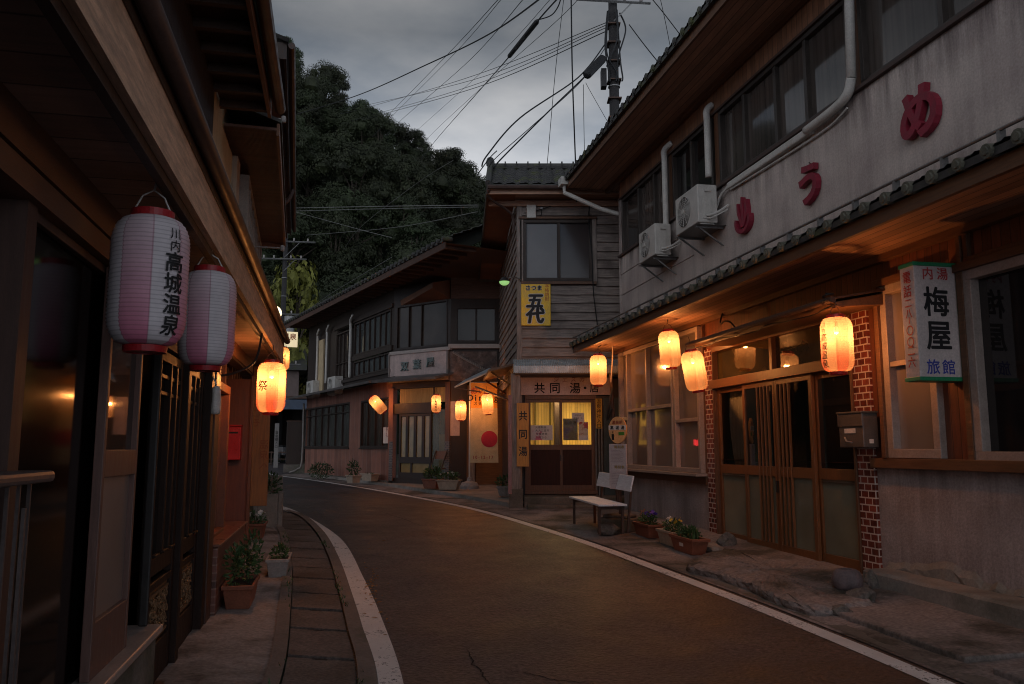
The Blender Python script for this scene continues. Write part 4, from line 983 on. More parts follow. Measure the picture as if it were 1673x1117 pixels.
def small_wall_things():
    # meter box
    u, z = BF.p(868, 357, .06); o = fthing('meter_box', BF, u, .03, z, 'small beige meter box fixed high on the weathered clapboard', 'meter box')
    mb = MB(); mb.box(-.10, .10, 0, .10, 0, .29); mb.build('casing', WHITE_MT, o, bevel=.012); mb = MB(); mb.box(-.035, .035, .10, .104, .2, .235); mb.build('window_plate', PAPER_W, o); mb = MB(); mb.tube([(.07, .05, .29), (.07, .04, .55)], .01, 6); mb.build('conduit', GREY_MT, o)
    u, z = BF.p(885, 341, .05); o = fthing('junction_box', BF, u, .03, z, 'tiny grey junction box beside the meter box', 'junction box'); mb = MB(); mb.box(-.035, .035, 0, .05, -.03, .03); mb.build('casing', GREY_MT, o, bevel=.006); mb = MB(); mb.tube([(0, .03, -.03), (.01, .03, -.14), (.05, .02, -.18)], .008, 6); mb.build('lead', CABLE, o)
    # yellow enamel sign
    q = BF.q(851.5, 461, 900, 531.5, .09); o = fthing('enamel_sign', BF, (q[0] + q[1]) / 2, .05, (q[2] + q[3]) / 2, 'yellow enamel sign with bold black characters on the grey clapboard', 'sign')
    w, h = (q[1] - q[0]) / 2, (q[3] - q[2]) / 2
    mb = MB(); mb.box(-w, w, 0, .03, -h, h); mb.build('plate', YELLOW, o, bevel=.008)
    mb = MB(); mb.box(-w - .008, w + .008, -.01, .02, -h - .012, -h); mb.box(-w - .008, w + .008, -.01, .02, h, h + .01); mb.build('rim', RUST_MT, o)
    fn = face_front(.033); fo = face_front(.0365); K, Wh, Rd = MB(), MB(), MB()
    for ch, zz, s in (('五', .07, .33), ('代', -.24, .35)):
        write(Wh, ch, fn, -.015, zz, s, bold=.17, sx=1.1, shear=.12); write(K, ch, fo, -.015, zz, s, bold=.085, sx=1.1, shear=.12)
    write(Wh, 'さつま', fn, -.045, .345, .115, step=1.05, bold=.16); write(K, 'さつま', fo, -.045, .345, .115, step=1.05, bold=.07)
    write(Rd, '本格焼酎', fn, .232, .25, .092, vertical=True, step=1.02, bold=.012)
    Wh.build('lettering', PAPER_W, o); K.build('lettering', INK, o); Rd.build('lettering', M('rust red ink', (.50, .10, .012), .6, .1, 9, bump=0), o)
    # street lamp on the corner
    o = fthing('wall_lamp', BF, 2.3 - (-.1), .2, 5.02, 'small street lamp with a green glowing bowl at the clapboard corner', 'lamp')
    mb = MB(); mb.tube(spl3([(-.30, -.1, .06), (-.15, .0, .10), (-.02, .06, .07)]), .014, 6); mb.build('arm', GREY_MT, o)
    mb = MB(); mb.lathe([(.012, .09), (.05, .075), (.10, .02), (.12, -.01), (.11, -.012)], 16, (.06, .1, 0)); mb.build('hood', DARK_MT, o, smooth=True)
    mb = MB(); mb.lathe([(.11, -.014), (.095, -.055), (.05, -.085), (.001, -.095)], 16, (.06, .1, 0)); mb.build('bowl', emit('greenish lamp bowl', (.50, 1.0, .34), .45), o, smooth=True)
small_wall_things()

# ================================================================ the old inn on the bend
def build_bend_inn():
    b = thing('old_inn_building', (0, 0, 0), 0, 'dark two storey timber inn on the bend with pink panelled walls below its canopy', 'building')
    BZ, TZ = .62, 6.25
    def part(mb, name, mat, fr, parent=b, **k):
        o = mb.build(name, mat, parent, **k); o.location = fr.w(0, 0, 0); o.rotation_euler = (0, 0, fr.rot); return o
    def win(fr, *a, **k):
        f = window(b, *a, **k); f.location = fr.w(0, 0, 0); f.rotation_euler = (0, 0, fr.rot); return f
    # --- face A (left, receding): pink panels below, timber and glass above
    LA = 9.2
    a1 = A.q(496, 668, 570, 731, 0); a2 = A.q(590, 655, 636, 731, 0)
    mb = MB(); wall_holes(mb, 0, LA, BZ - .2, 3.55, [(a1[0], a1[1], a1[2], a1[3]), (a2[0], a2[1], a2[2], a2[3])], -.15, 0); part(mb, 'lower_wall', PINKWALL, A)
    mb = MB(); mb.box(-.0, LA, .0, .09, .3, BZ); part(mb, 'plinth', CONC_DK, A)
    def cuts(u0, u1, n): return [u0 + (u1 - u0) * i / n for i in range(1, n)]
    win(A, *a1, -.04, cuts(a1[0], a1[1], 7), [a1[3] - .33], .06, .035, .1, WOOD_DK, glass('window with pale reflection', (.06, .058, .055), .05, var=.5, vs=.7), sill=WOOD_DK)
    win(A, *a2, -.04, cuts(a2[0], a2[1], 4), (), .06, .035, .1, WOOD_DK, G_ROOM, sill=WOOD_DK)
    q = A.q(626, 698, 637.5, 724, .03); mb = MB(); mb.box(q[0], q[1], .02, .026, q[2], q[3]); o = part(mb, 'poster', PAPER_W, A)
    t = MB(); write(t, '祭礼', lambda a, bb, d: (-a, .0275, bb), -(q[0] + q[1]) / 2, q[3] - .14, .16, vertical=True, bold=.02); x = t.build('lettering', M('plum ink', (.16, .03, .08), .6, .1, 9, bump=0), o)
    # canopy over the ground floor (A and B)
    zc = 3.42
    mb = MB(); mb.hexa([(-.2, 0, zc + .18), (LA + .4, 0, zc + .18), (LA + .4, .8, zc), (-.2, .8, zc), (-.2, 0, zc + .24), (LA + .4, 0, zc + .24), (LA + .4, .82, zc + .07), (-.2, .82, zc + .07)]); part(mb, 'canopy', M('dull sheet canopy', (.13, .115, .11), .55, .3, 3, bump=.1, metal=.2), A)
    # upper storey A
    mb = MB(); wall_holes(mb, 0, LA, 3.6, TZ, [(.15, 5.5, 3.85, 5.72)], -.15, 0); part(mb, 'upper_wall', WOOD_DK, A)
    q1 = A.q(513, 590, 545, 636, 0)
    win(A, .2, 3.6, 4.62, 5.72, -.03, cuts(.2, 3.6, 7), (), .05, .03, .09, WOOD_DK, glass('grey blue paned glass', (.085, .092, .092), .10, var=.3))
    win(A, .2, 3.6, 3.90, 4.42, -.03, cuts(.2, 3.6, 7), (), .05, .03, .09, WOOD_DK, glass('grey blue paned glass', (.085, .092, .092), .10, var=.3))
    win(A, 3.85, 5.6, 3.90, 5.6, -.03, cuts(3.85, 5.6, 4), (4.5,), .05, .03, .09, WOOD_DK, G_ROOM)
    mb = MB(); mb.box(0.0, 3.75, .0, .06, 4.44, 4.60); mb.box(.0, 5.8, .0, .07, 3.78, 3.88); mb.box(0, 5.8, 0, .06, 5.74, 5.86); part(mb, 'rail', WOOD_DK, A)
    mb = MB(); mb.box(7.0, 7.9, .0, .05, 3.6, 5.6); part(mb, 'pale_panel', CREAM, A)
    for uu, z0 in ((3.72, 3.9), (6.4, 3.9), (7.6, 3.7)):
        mb = MB(); mb.tube(spl3([(uu - .5, .2, 5.95), (uu - .1, .14, 5.82), (uu, .1, 5.6), (uu, .1, z0)]), .045, 8); part(mb, 'rain_pipe', WHITE_MT, A, smooth=True)
    mb = MB(); mb.tube(spl3([(LA + .05, .1, 3.3), (LA + .05, .1, 1.1), (LA + .15, .25, .75), (LA + .35, .5, .62)]), .04, 8); part(mb, 'rain_pipe', M('dull grey pipe', (.20, .18, .165), .6, .2, 6, bump=.05), A, smooth=True)
    # main roof: eave along A runs on past the corner
    mb = MB(); EO = .95; tile_roof(mb, -5.6, LA + .8, EO, TZ + .16, -2.6, TZ + 1.75, .3, .28, .04, .03); eave_caps(mb, -5.6, LA + .8, EO + .05, TZ + .18, .3, .06); part(mb, 'roof', TILE, A)
    mb = MB(); mb.quad((-5.6, EO - .02, TZ + .1), (LA + .7, EO - .02, TZ + .1), (LA + .7, -2.5, TZ + .1), (-5.6, -2.5, TZ + .1)); mb.box(-5.6, LA + .7, EO - .06, EO - .02, TZ - .04, TZ + .12)
    for i in range(30): mb.box(-5.4 + i * .5, -5.34 + i * .5, -.0, EO - .07, TZ + .02, TZ + .095)
    part(mb, 'eave_soffit', M('old eave timber', (.075, .036, .024), .7, .3, 4, bump=.2), A)
    # --- face B: sign panel, curtained door
    LB = math.hypot(-3.53 + 1.71, 24 - 22.67)
    b1 = B.q(648, 500, 731, 564, 0); sg = B.q(637, 578, 731, 620, .05); dr = B.q(652, 676, 703, 782, 0); rp = B.q(706, 668, 729, 768, 0)
    mb = MB(); wall_holes(mb, 0, LB, 3.5, TZ + .1, [(b1[0], b1[1], b1[2], b1[3])], -.15, 0); part(mb, 'upper_wall', WOOD_DK, B)
    win(B, *b1, -.03, cuts(b1[0], b1[1], 2) + [b1[0] + .75 * (b1[1] - b1[0])], (), .06, .03, .09, WOOD_DK, glass('dim curtained old glass', (.055, .045, .04), .2, spec=.2, var=.45))
    mb = MB(); mb.box(-.05, LB + .05, .0, .10, b1[2] - .14, b1[2] - .05); part(mb, 'sill', ALU_W, B)
    mb = MB(); mb.hexa([(.05, 0, 5.75), (LB - .3, 0, 5.75), (LB - .3, .0, 5.75), (.05, .75, 5.95), (.05, 0, 6.3), (LB - .3, 0, 5.9), (LB - .3, .05, 5.9), (.05, .75, 6.1)]); part(mb, 'hood', M('rust brown soffit board', (.165, .072, .04), .7, .25, 3, bump=.1), B)
    mb = MB(); mb.box(sg[0], sg[1], .0, .06, sg[2], sg[3]); sp_ = part(mb, 'sign_panel', SIGN_PK, B, bevel=.004)
    mb = MB()
    for z in (sg[2], sg[3] - .04): mb.box(sg[0] - .03, sg[1] + .03, .0, .085, z, z + .045)
    for u_ in (sg[0] - .03, sg[1] - .02): mb.box(u_, u_ + .05, .0, .084, sg[2] + .045, sg[3] - .04)
    mb.build('sign_frame', WOOD_GYV, sp_)
    t = MB(); t2 = MB()
    for ch, px, py in (('双', 661, 598), ('葉', 681, 595), ('屋', 703, 591)):
        uu, zz = B.p(px, py, .08); write(t, ch, lambda a, bb, d: (-a + uu, .075 + d, bb + zz), 0, 0, .30, bold=.012, ext=.09, sx=1.05)
    t.build('raised_lettering', M('verdigris lettering', (.17, .21, .20), .6, .3, 9, bump=.2), sp_)
    mb = MB(); mb.hexa([(-.1, 0, zc + .18), (LB + .1, 0, zc + .18), (LB + .1, .75, zc), (-.1, .75, zc), (-.1, 0, zc + .24), (LB + .1, 0, zc + .24), (LB + .1, .77, zc + .07), (-.1, .77, zc + .07)]); part(mb, 'canopy', M('dull sheet canopy', (.13, .115, .11), .55, .3, 3, bump=.1, metal=.2), B)
    mb = MB(); wall_holes(mb, 0, LB, BZ - .15, 3.5, [(rp[0], LB - .08, dr[2], 3.28)], -.15, 0); part(mb, 'lower_wall', WOOD_DK, B)
    mb = MB(); mb.box(LB - .10, LB + .08, -.1, .06, BZ, 3.3); part(mb, 'corner_post', PINKWALL, B)
    mb = MB(); mb.box(-.02, .15, -.1, .06, BZ, 1.75); part(mb, 'tiled_post', GRIDTILE, B)
    mb = MB(); mb.box(LB - .12, LB + .02, .061, .075, BZ, 1.75); part(mb, 'tiled_post', GRIDTILE, B)
    mb = MB(); mb.box(-.02, .15, -.1, .055, 1.75, 3.4); part(mb, 'post', WOOD_BR, B)
    # door leaf: four curtained lights over two low panes
    mb = MB(); a, c, z0, z1 = dr; s = .07
    mb.box(a, a + s, -.06, -.01, z0, z1); mb.box(c - s, c, -.06, -.01, z0, z1); zb1 = z0 + .16; zb2 = z0 + .42; zb3 = z0 + .6
    mb.box(a, c, -.06, -.008, z0, zb1); mb.box(a, c, -.06, -.008, zb2, zb3); mb.box(a, c, -.06, -.008, z1 - .08, z1)
    for i in range(1, 4): uu = a + (c - a) * i / 4; mb.box(uu - .05, uu + .05, -.055, -.012, zb3, z1 - .08)
    mb.box((a + c) / 2 + .1, (a + c) / 2 + .16, -.055, -.012, zb1, zb2)
    mb.box(a - .02, LB - .09, -.08, .02, z1, z1 + .30); mb.box(rp[0], a, -.07, .0, rp[3], z1 + .1)
    lf = part(mb, 'door_leaf', WOOD_DK, B, bevel=.004)
    g = MB(); g.quad((a, -.04, z0), (c, -.04, z0), (c, -.04, z1), (a, -.04, z1)); g.build('pane', glass('ochre curtained pane', (.26, .185, .075), .10, var=.2, vs=3), lf)
    tr = B.q(652, 644, 722, 655, 0); g = MB(); g.quad((rp[0] + .02, -.045, z1 + .3), (c + .02, -.045, z1 + .3), (c + .02, -.045, 3.27), (rp[0] + .02, -.045, 3.27)); part(g, 'transom_pane', CURT_Y, B)
    mb = MB(); mb.box((a + rp[0]) / 2 + .2, (a + rp[0]) / 2 + .24, -.06, -.02, z1 + .3, 3.27); part(mb, 'transom_bar', WOOD_DK, B)
    g = MB(); g.quad((rp[0], -.05, rp[2]), (a, -.05, rp[2]), (a, -.05, rp[3]), (rp[0], -.05, rp[3])); part(g, 'side_pane', glass('side pane', (.12, .13, .09), .05, clear=.6, var=.4), B)
    mb = MB(); mb.quad((rp[0], -.35, rp[2]), (a, -.35, rp[2]), (a, -.35, rp[2] + 1.0), (rp[0], -.35, rp[2] + 1.0)); part(mb, 'lower_curtain', M('pale yellow cloth', (.40, .34, .18), .9, .15, 5, bump=0), B)
    part(curtain_mesh(rp[0], a, rp[2] + 1.0, rp[3], -.4, .03, 40, 6), 'curtain', M('grey green cloth', (.17, .19, .14), .9, .2, 4, bump=0), B)
    # --- face C beside the bathhouse: upper window, textured band
    c1 = C.q(744, 500, 812, 560, 0); LC = 1.73
    mb = MB(); wall_holes(mb, -.6, LC, 3.3, TZ + .1, [c1], -.15, 0); part(mb, 'upper_wall', WOOD_DK, C)
    win(C, *c1, -.03, cuts(c1[0], c1[1], 2), (), .07, .05, .09, WOOD_DK, G_OLD)
    mb = MB(); mb.box(.25, LC + .05, .0, .10, c1[2] - .16, c1[2] - .04); part(mb, 'sill', ALU_W, C)
    q = C.q(735, 574, 812, 622, .02); mb = MB(); mb.box(q[0], q[1], .0, .03, q[2], q[3]); part(mb, 'mottled_band', M('mottled old plaster', (.12, .085, .075), .9, .5, 8, bump=.7, bs=18, patch=((.25, .19, .17), 5, .5, .7)), C)
    mb = MB()
    for i in range(22):
        t = i / 21; mb.box(q[0] + .2 + t * 1.0, q[0] + .235 + t * 1.0, .03, .06, q[3] - .08 - .55 * (1 - t), q[3] + .0 - .55 * (1 - t))
    mb.tube([(q[0] + .22, .05, q[3] - .62), (q[0] + 1.24, .05, q[3] - .02)], .02, 6); part(mb, 'ornament', WOOD_GYV, C)
    mb = MB(); mb.box(-.6, LC, .0, .04, 5.75, 6.35); part(mb, 'hood', M('worn brown board', (.14, .085, .065), .8, .4, 4, (1, 9, 9), bump=.3), C)
    # lower passage wall of brown boards and a sheet-metal lean-to
    mb = MB(); mb.box(-.65, 1.25, -.1, .0, .5, 3.4); mb.quad((-.65, .0, .5), (1.25, .0, .5), (1.25, .0, .501), (-.65, .0, .501)); part(mb, 'passage_wall', M('warm brown boards', (.20, .10, .045), .65, .3, 4, (.8, 9, 9), bump=.2), C)
    mb = MB(); mb.box(1.25, 1.72, -.1, .02, .5, 3.4); part(mb, 'dark_door', WOOD_DK, C)
    mb = MB(); mb.box(1.45, 1.72, .02, .03, 1.9, 2.85); part(mb, 'pale_panel', SIGN_PK, C)
    mb = MB(); mb.box(1.02, 1.2, .0, .14, .5, 3.3); part(mb, 'post', WOOD_GYV, C)
    yl, zl = 1.9, 3.35
    p0, p1 = at(742, 634, 20.6), at(806, 606, 21.2); p2 = at(800, 603, 22.6); p3 = at(760, 622, 22.6)
    lo = [C.loc(p.x, p.y) + (p.z,) for p in (p0, p1, p2, p3)]
    mb = MB(); mb.hexa([(x, y, z) for x, y, z in lo] + [(x, y, z + .04) for x, y, z in lo]); part(mb, 'lean_to_roof', TIN, C)
    mb = MB(); mb.tube([lo[0], at_c(785, 640, 20.4)], .02, 6); mb.tube([at_c(777, 632, 20.6), at_c(838, 656, 19.5)], .028, 6); part(mb, 'brace', WOOD_OR, C)
    return b
def at_c(px, py, y):
    p = at(px, py, y); l = C.loc(p.x, p.y); return (l[0], l[1], p.z)
BEND = build_bend_inn()
ua, za = A.p(538, 640, .4)
for k, (px, py, lab) in enumerate(((538, 641, 'pale air conditioner on the canopy of the old inn, nearer the sign panel'), (503, 646, 'dim air conditioner on the old inn canopy at its far end'))):
    u_, z_ = A.p(px, py, .35); ac_unit(A, u_, z_ - .05, .85, .60, .3, .0, lab, bracket=False)

def passage_things():
    o = fthing('side_canopy', BS, 2.2, .0, 3.25, 'small wooden canopy with lit underside on the bathhouse passage wall', 'canopy')
    mb = MB(); mb.hexa([(-1.3, 0, .12), (1.2, 0, .12), (1.2, .55, -.02), (-1.3, .55, -.02), (-1.3, 0, .17), (1.2, 0, .17), (1.2, .56, .03), (-1.3, .56, .03)]); mb.build('canopy_board', WOOD_OR, o)
    for x in (-1.2, 1.1):
        mb = MB(); mb.tube([(x, 0, -.35), (x, .5, -.02)], .025, 6); mb.build('brace', WOOD_OR, o)
    o = fthing('lit_window', BS, .62, .035, 2.0, 'narrow lit side window of the bathhouse facing the passage', 'window')
    mb = MB(); mb.box(-.38, .38, .0, .04, 0.0, .06); mb.box(-.38, .38, .0, .04, 1.2, 1.26); mb.box(-.38, -.32, 0, .04, .06, 1.2); mb.box(.32, .38, 0, .04, .06, 1.2); mb.box(-.02, .02, 0, .035, .06, 1.2); mb.build('frame', WOOD_OR, o)
    mb = MB(); mb.quad((-.33, .012, .05), (.33, .012, .05), (.33, .012, 1.21), (-.33, .012, 1.21)); mb.build('pane', emit('lit frosted pane', (1, .68, .22), .42), o)
    # pink banner strip tied to the corner pillar
    o = fthing('banner_strip', BF, 2.3 + .04, .70, .66, 'narrow faded pink banner strip tied to the bathhouse corner pillar', 'banner')
    mb = MB(); vs = []; fs = []
    for j in range(15):
        z = j / 14 * 1.95
        for i in range(3): vs.append((-.035 + .035 * i, .02 * math.sin(j * .8 + i), z))
    for j in range(14):
        for i in range(2): a = j * 3 + i; fs.append((a, a + 1, a + 4, a + 3))
    mb.add(vs, fs); mb.build('cloth', M('faded pink cloth', (.34, .20, .20), .9, .2, 4, bump=.1), o)
passage_things()

# ================================================================ houses on the left
def build_left_house():
    b = thing('timber_house', L.w(0, 0, 0), L.rot, 'dark timber house with a deep planked eave and pale worn fascia board', 'building')
    U1, U0 = 8.5, -3.55                       # near end (behind the viewer) to far end
    LZ, ST = 2.34, 2.57
    p = lambda px, py, off=0: L.p(px, py, off)
    # wall behind everything
    mb = MB(); mb.box(U0, U1, -.5, -.35, .0, 5.4); mb.build('inner_wall', WOOD_DK, b)
    mb = MB(); mb.box(U0 + .0, U1, -.12, .02, ST - .12, ST + .02); mb.box(-.62, U1, -.1, .03, LZ, LZ + .085); mb.build('lintel', M('reddish lintel', (.13, .055, .03), .55, .3, 5, (.9, 9, 9), bump=.15), b)
    mb = MB(); mb.box(U0, U1, -.1, .005, LZ + .086, ST - .121); mb.build('frieze', WOOD_DK, b)
    # soffit, fascia, gutter
    mb = MB(); mb.box(U0 + .05, U1, -.1, .34, ST + .021, ST + .05); mb.build('eave_soffit', SOFFIT_X, b)
    mb = MB(); mb.box(U0 - .05, U1, .335, .365, ST + .005, ST + .33); mb.build('fascia', FASCIA, b)
    mb = MB(); mb.box(U0, U1, .30, .334, ST - .035, ST + .02); mb.box(U0 - .04, U1, .366, .372, ST + .22, ST + .33); mb.build('eave_beam', WOOD_DK, b)
    mb = MB(); mb.tube([(U0 - .05, .405, ST + .285), (U1, .405, ST + .29)], .036, 10); mb.build('gutter', BROWN_MT, b, smooth=True)
    mb = MB(); mb.hexa([(U0 - .05, .40, ST + .335), (U1, .40, ST + .335), (U1, -.3, ST + .55), (U0 - .05, -.3, ST + .55), (U0 - .05, .40, ST + .36), (U1, .40, ST + .36), (U1, -.3, ST + .58), (U0 - .05, -.3, ST + .58)]); mb.build('pent_roof', TILE, b)
    # upper storey
    mb = MB(); mb.box(-1.6, U1, -.34, -.28, 3.0, 5.4); mb.build('upper_wall', WOOD_DK, b)
    mb = MB(); mb.box(-3.32, -1.62, -.345, -.30, 3.0, 6.2); mb.build('cream_panel', CREAM, b)
    mb = MB(); mb.box(-3.62, -3.325, -.40, -.24, 3.0, 6.2); mb.build('corner_post', M('pale corner post', (.40, .29, .21), .7, .2, 5, (8, 8, .8), bump=.15), b)
    mb = MB(); mb.box(-2.1, U1, -.28, .20, 5.20, 5.23)
    for i in range(24): mb.box(-2.0 + i * .42, -1.94 + i * .42, -.28, .22, 5.11, 5.199)
    mb.build('upper_soffit', M('old rafters', (.06, .032, .022), .7, .35, 4, bump=.2), b)
    mb = MB(); mb.box(-2.12, U1, .20, .235, 5.10, 5.26); mb.build('upper_fascia', M('rust brown fascia', (.17, .08, .045), .6, .3, 5, (.9, 9, 9), bump=.15), b)
    mb = MB(); mb.tube([(-2.14, .32, 5.22), (U1, .32, 5.24)], .062, 10); mb.build('upper_gutter', BROWN_MT, b, smooth=True)
    mb = MB(); mb.hexa([(-2.14, .36, 5.29), (U1, .36, 5.29), (U1, -3, 6.6), (-2.14, -3, 6.6), (-2.14, .36, 5.33), (U1, .36, 5.33), (U1, -3, 6.65), (-2.14, -3, 6.65)]); mb.build('roof', TILE, b)
    # far-left frame and sliding door in deep shade
    mb = MB()
    a = p(25, 600)[0]; c = p(48, 600)[0]; mb.box(min(a, c) + .03, max(a, c), -.1, -.0, .1, LZ); mb.box(4.7, 4.9, -.1, .04, .1, LZ); mb.build('post', M('dull brown post', (.062, .032, .025), .6, .25, 5, (9, 9, .8), bump=.1), b)
    u1 = p(60, 336)[0]; u2 = p(163, 600)[0]
    def leaf(name, ua, ub, y, z0, z1, st, mat, panes, mid=None, low=None, bars=()):
        mb = MB(); mb.box(ua, ua + st, y - .02, y + .02, z0, z1); mb.box(ub - st, ub, y - .02, y + .02, z0, z1); mb.box(ua + st, ub - st, y - .018, y + .018, z1 - st, z1); mb.box(ua + st, ub - st, y - .018, y + .018, z0, z0 + (low or st))
        if mid: mb.box(ua + st, ub - st, y - .018, y + .02, mid[0], mid[1])
        for q in bars: mb.box(q - .014, q + .014, y - .008, y + .014, z0 + (low or st), z1 - st)
        o = mb.build(name, mat, b, bevel=.004)
        zs = [z0 + (low or st) - .01] + ([mid[0] + .005, mid[1] - .005] if mid else []) + [z1 - st + .01]
        for k in range(0, len(zs), 2):
            g = MB(); g.quad((ua + st - .01, y - .006, zs[k]), (ub - st + .01, y - .006, zs[k]), (ub - st + .01, y - .006, zs[k+1]), (ua + st - .01, y - .006, zs[k+1])); g.build('pane', panes[(k // 2) % len(panes)], o)
        return o
    leaf('sliding_door', u2 - .25, u1 + .06, -.03, .22, LZ, .035, M('dull brown post', (.10, .052, .038)), [glass('black glass', (.003, .002, .002), .08, spec=.09)])
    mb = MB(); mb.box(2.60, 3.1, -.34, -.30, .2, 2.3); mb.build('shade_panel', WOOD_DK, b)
    # glazed panel with solid foot on a low concrete base
    ua, ub = p(217, 700)[0], p(152, 700)[0] - .07
    zb = p(200, 1003)[1]; zk = 1.42
    leaf('glazed_panel', ua, ub, .01, .60, LZ, .035, M('brown sash', (.12, .062, .05), .5, .2, 6, (9, 9, .8), bump=.08), [glass('smoky lower pane', (.19, .14, .122), .35, var=.25), glass('smoky upper pane', (.03, .02, .015), .035)], mid=(1.425, 1.545), low=.23)
    mb = MB(); mb.box(1.78, 5.2, -.15, .07, .0, .56); mb.build('base_wall', CONC_DK, b, bevel=.01)
    mb = MB(); mb.box(1.76, 5.2, -.12, .10, .561, .60); mb.build('base_sill', M('pale sash', (.33, .265, .235)), b, bevel=.008)
    mb = MB(); mb.box(1.80, 1.825, -.02, .03, .6, LZ); mb.build('drain_post', M('dark steel post', (.02, .016, .015), .45, .2, 9, bump=.03, spec=.3), b, bevel=.01)
    # carved double door
    CARVE = M('carved ochre panel', (.16, .085, .04), .6, .6, 26, bump=1.0, bs=34)
    for k, (a, c) in enumerate(((.98, 1.74), (.08, .86))):
        mb = MB(); st = .07; y = -.02
        mb.box(a, a + st, y - .025, y + .025, .20, 2.12); mb.box(c - st, c, y - .025, y + .025, .20, 2.12); mb.box(a + st, c - st, y - .022, y + .022, 2.06, 2.12); mb.box(a + st, c - st, y - .022, y + .022, .83, .93); mb.box(a + st, c - st, y - .022, y + .022, .20, .42); mb.box(a + st, c - st, y - .022, y + .022, .745, .79)
        for q in (.30, .55): mb.box(a + (c - a) * q - .02, a + (c - a) * q + .02, y - .015, y + .03, .93, 2.06)
        for q in (.14, .45, .76): mb.box(a + (c - a) * q - .0, a + (c - a) * (q + .16), y + .02, y + .045, .94, .955)
        for z in (1.86, 1.96): mb.box(a + st, c - st, y - .012, y + .02, z, z + .025)
        o = mb.build('carved_door', M('near black door wood', (.022, .011, .008), .5, .3, 5, (9, 9, .9), bump=.12, spec=.15), b, bevel=.004)
        g = MB(); g.quad((a + .05, y - .004, .9), (c - .05, y - .004, .9), (c - .05, y - .004, 2.08), (a + .05, y - .004, 2.08)); g.build('pane', glass('door dark pane', (.014, .008, .006), .04), o)
        g = MB(); rng = random.Random(4 + k)
        g.quad((a + .06, y - .0, .42), (c - .06, y - .0, .42), (c - .06, y - .0, .75), (a + .06, y - .0, .75))
        for i in range(90):
            u, z = rng.uniform(a + .13, c - .13), rng.uniform(.475, .69); r = rng.uniform(.012, .03); t0 = rng.uniform(0, 6)
            g.tube([(u + r * math.cos(t0 + j * .7), y + .008 + rng.uniform(0, .012), z + r * math.sin(t0 + j * .7)) for j in range(5)], .007, 5)
        g.box(a + .09, c - .09, y, y + .016, .445, .46); g.box(a + .09, c - .09, y, y + .016, .70, .715)
        g.build('carved_panel', CARVE, o)
    mb = MB(); mb.box(.87, .97, -.08, .04, .1, 2.15); mb.box(-.08, .07, -.1, .06, .1, LZ); mb.build('door_post', M('near black door wood', (.022, .012, .009)), b, bevel=.006)
    mb = MB(); mb.box(-.08, 1.8, -.08, .03, 2.13, 2.20); mb.box(-.08, 1.8, -.10, .055, .10, .195); mb.build('door_rail', WOOD_DK, b)
    mb = MB(); mb.box(.0, 1.78, -.05, .0, 2.205, LZ - .005); mb.build('fanlight', glass('amber fanlight', (.12, .06, .03), .12, var=.3), b)
    # brown wall post, window in a wood frame above the brick planter
    mb = MB(); mb.box(-.34, -.09, -.2, .07, .08, 2.4); mb.build('wall_post', M('stained board', (.055, .022, .014), .45, .3, 5, (9, 9, .8), bump=.12), b, bevel=.006)
    ua, ub = p(378, 680)[0], p(345, 680)[0]
    window(b, -1.62, -.36, .74, 2.14, -.045, (), (), .075, .05, .09, M('orange brown frame', (.13, .045, .022), .5, .25, 6, bump=.1), glass('brown frosted pane', (.10, .06, .042), .2, var=.2), name='side_window')
    mb = MB(); mb.box(-1.64, -.36, -.2, .03, .08, .73); mb.box(-1.75, -1.64, -.3, -.06, .08, 2.5); mb.box(-3.5, -1.75, -.32, -.25, .08, 2.5); mb.build('side_wall', M('dark brown boards', (.07, .028, .018), .6, .3, 4, (9, 9, .8), bump=.15, boards=('X', .14, .3)), b)
    mb = MB(); mb.box(-2.55, -.40, .031, .10, .06, .76); mb.build('brick_planter', BRICK_L, b, bevel=.01)
    mb = MB(); mb.box(-2.58, -.38, -.25, .12, .761, .785); mb.build('planter_cap', M('cap tile', (.17, .07, .045), .35, .2, 5, bump=.1), b, bevel=.006)
    # projecting board screen at the far end
    mb = MB(); mb.box(-3.42, -3.36, -.25, .03, .25, 2.36); mb.box(-3.36, -3.34, -.25, .01, .25, 2.34); mb.build('board_screen', M('rust red boards', (.14, .040, .022), .55, .3, 5, (9, 9, .8), bump=.12), b)
    mb = MB(); mb.box(-3.43, -3.32, .031, .06, .22, 2.40); mb.build('screen_trim', M('orange brown frame', (.22, .075, .03)), b)
    return b
build_left_house()

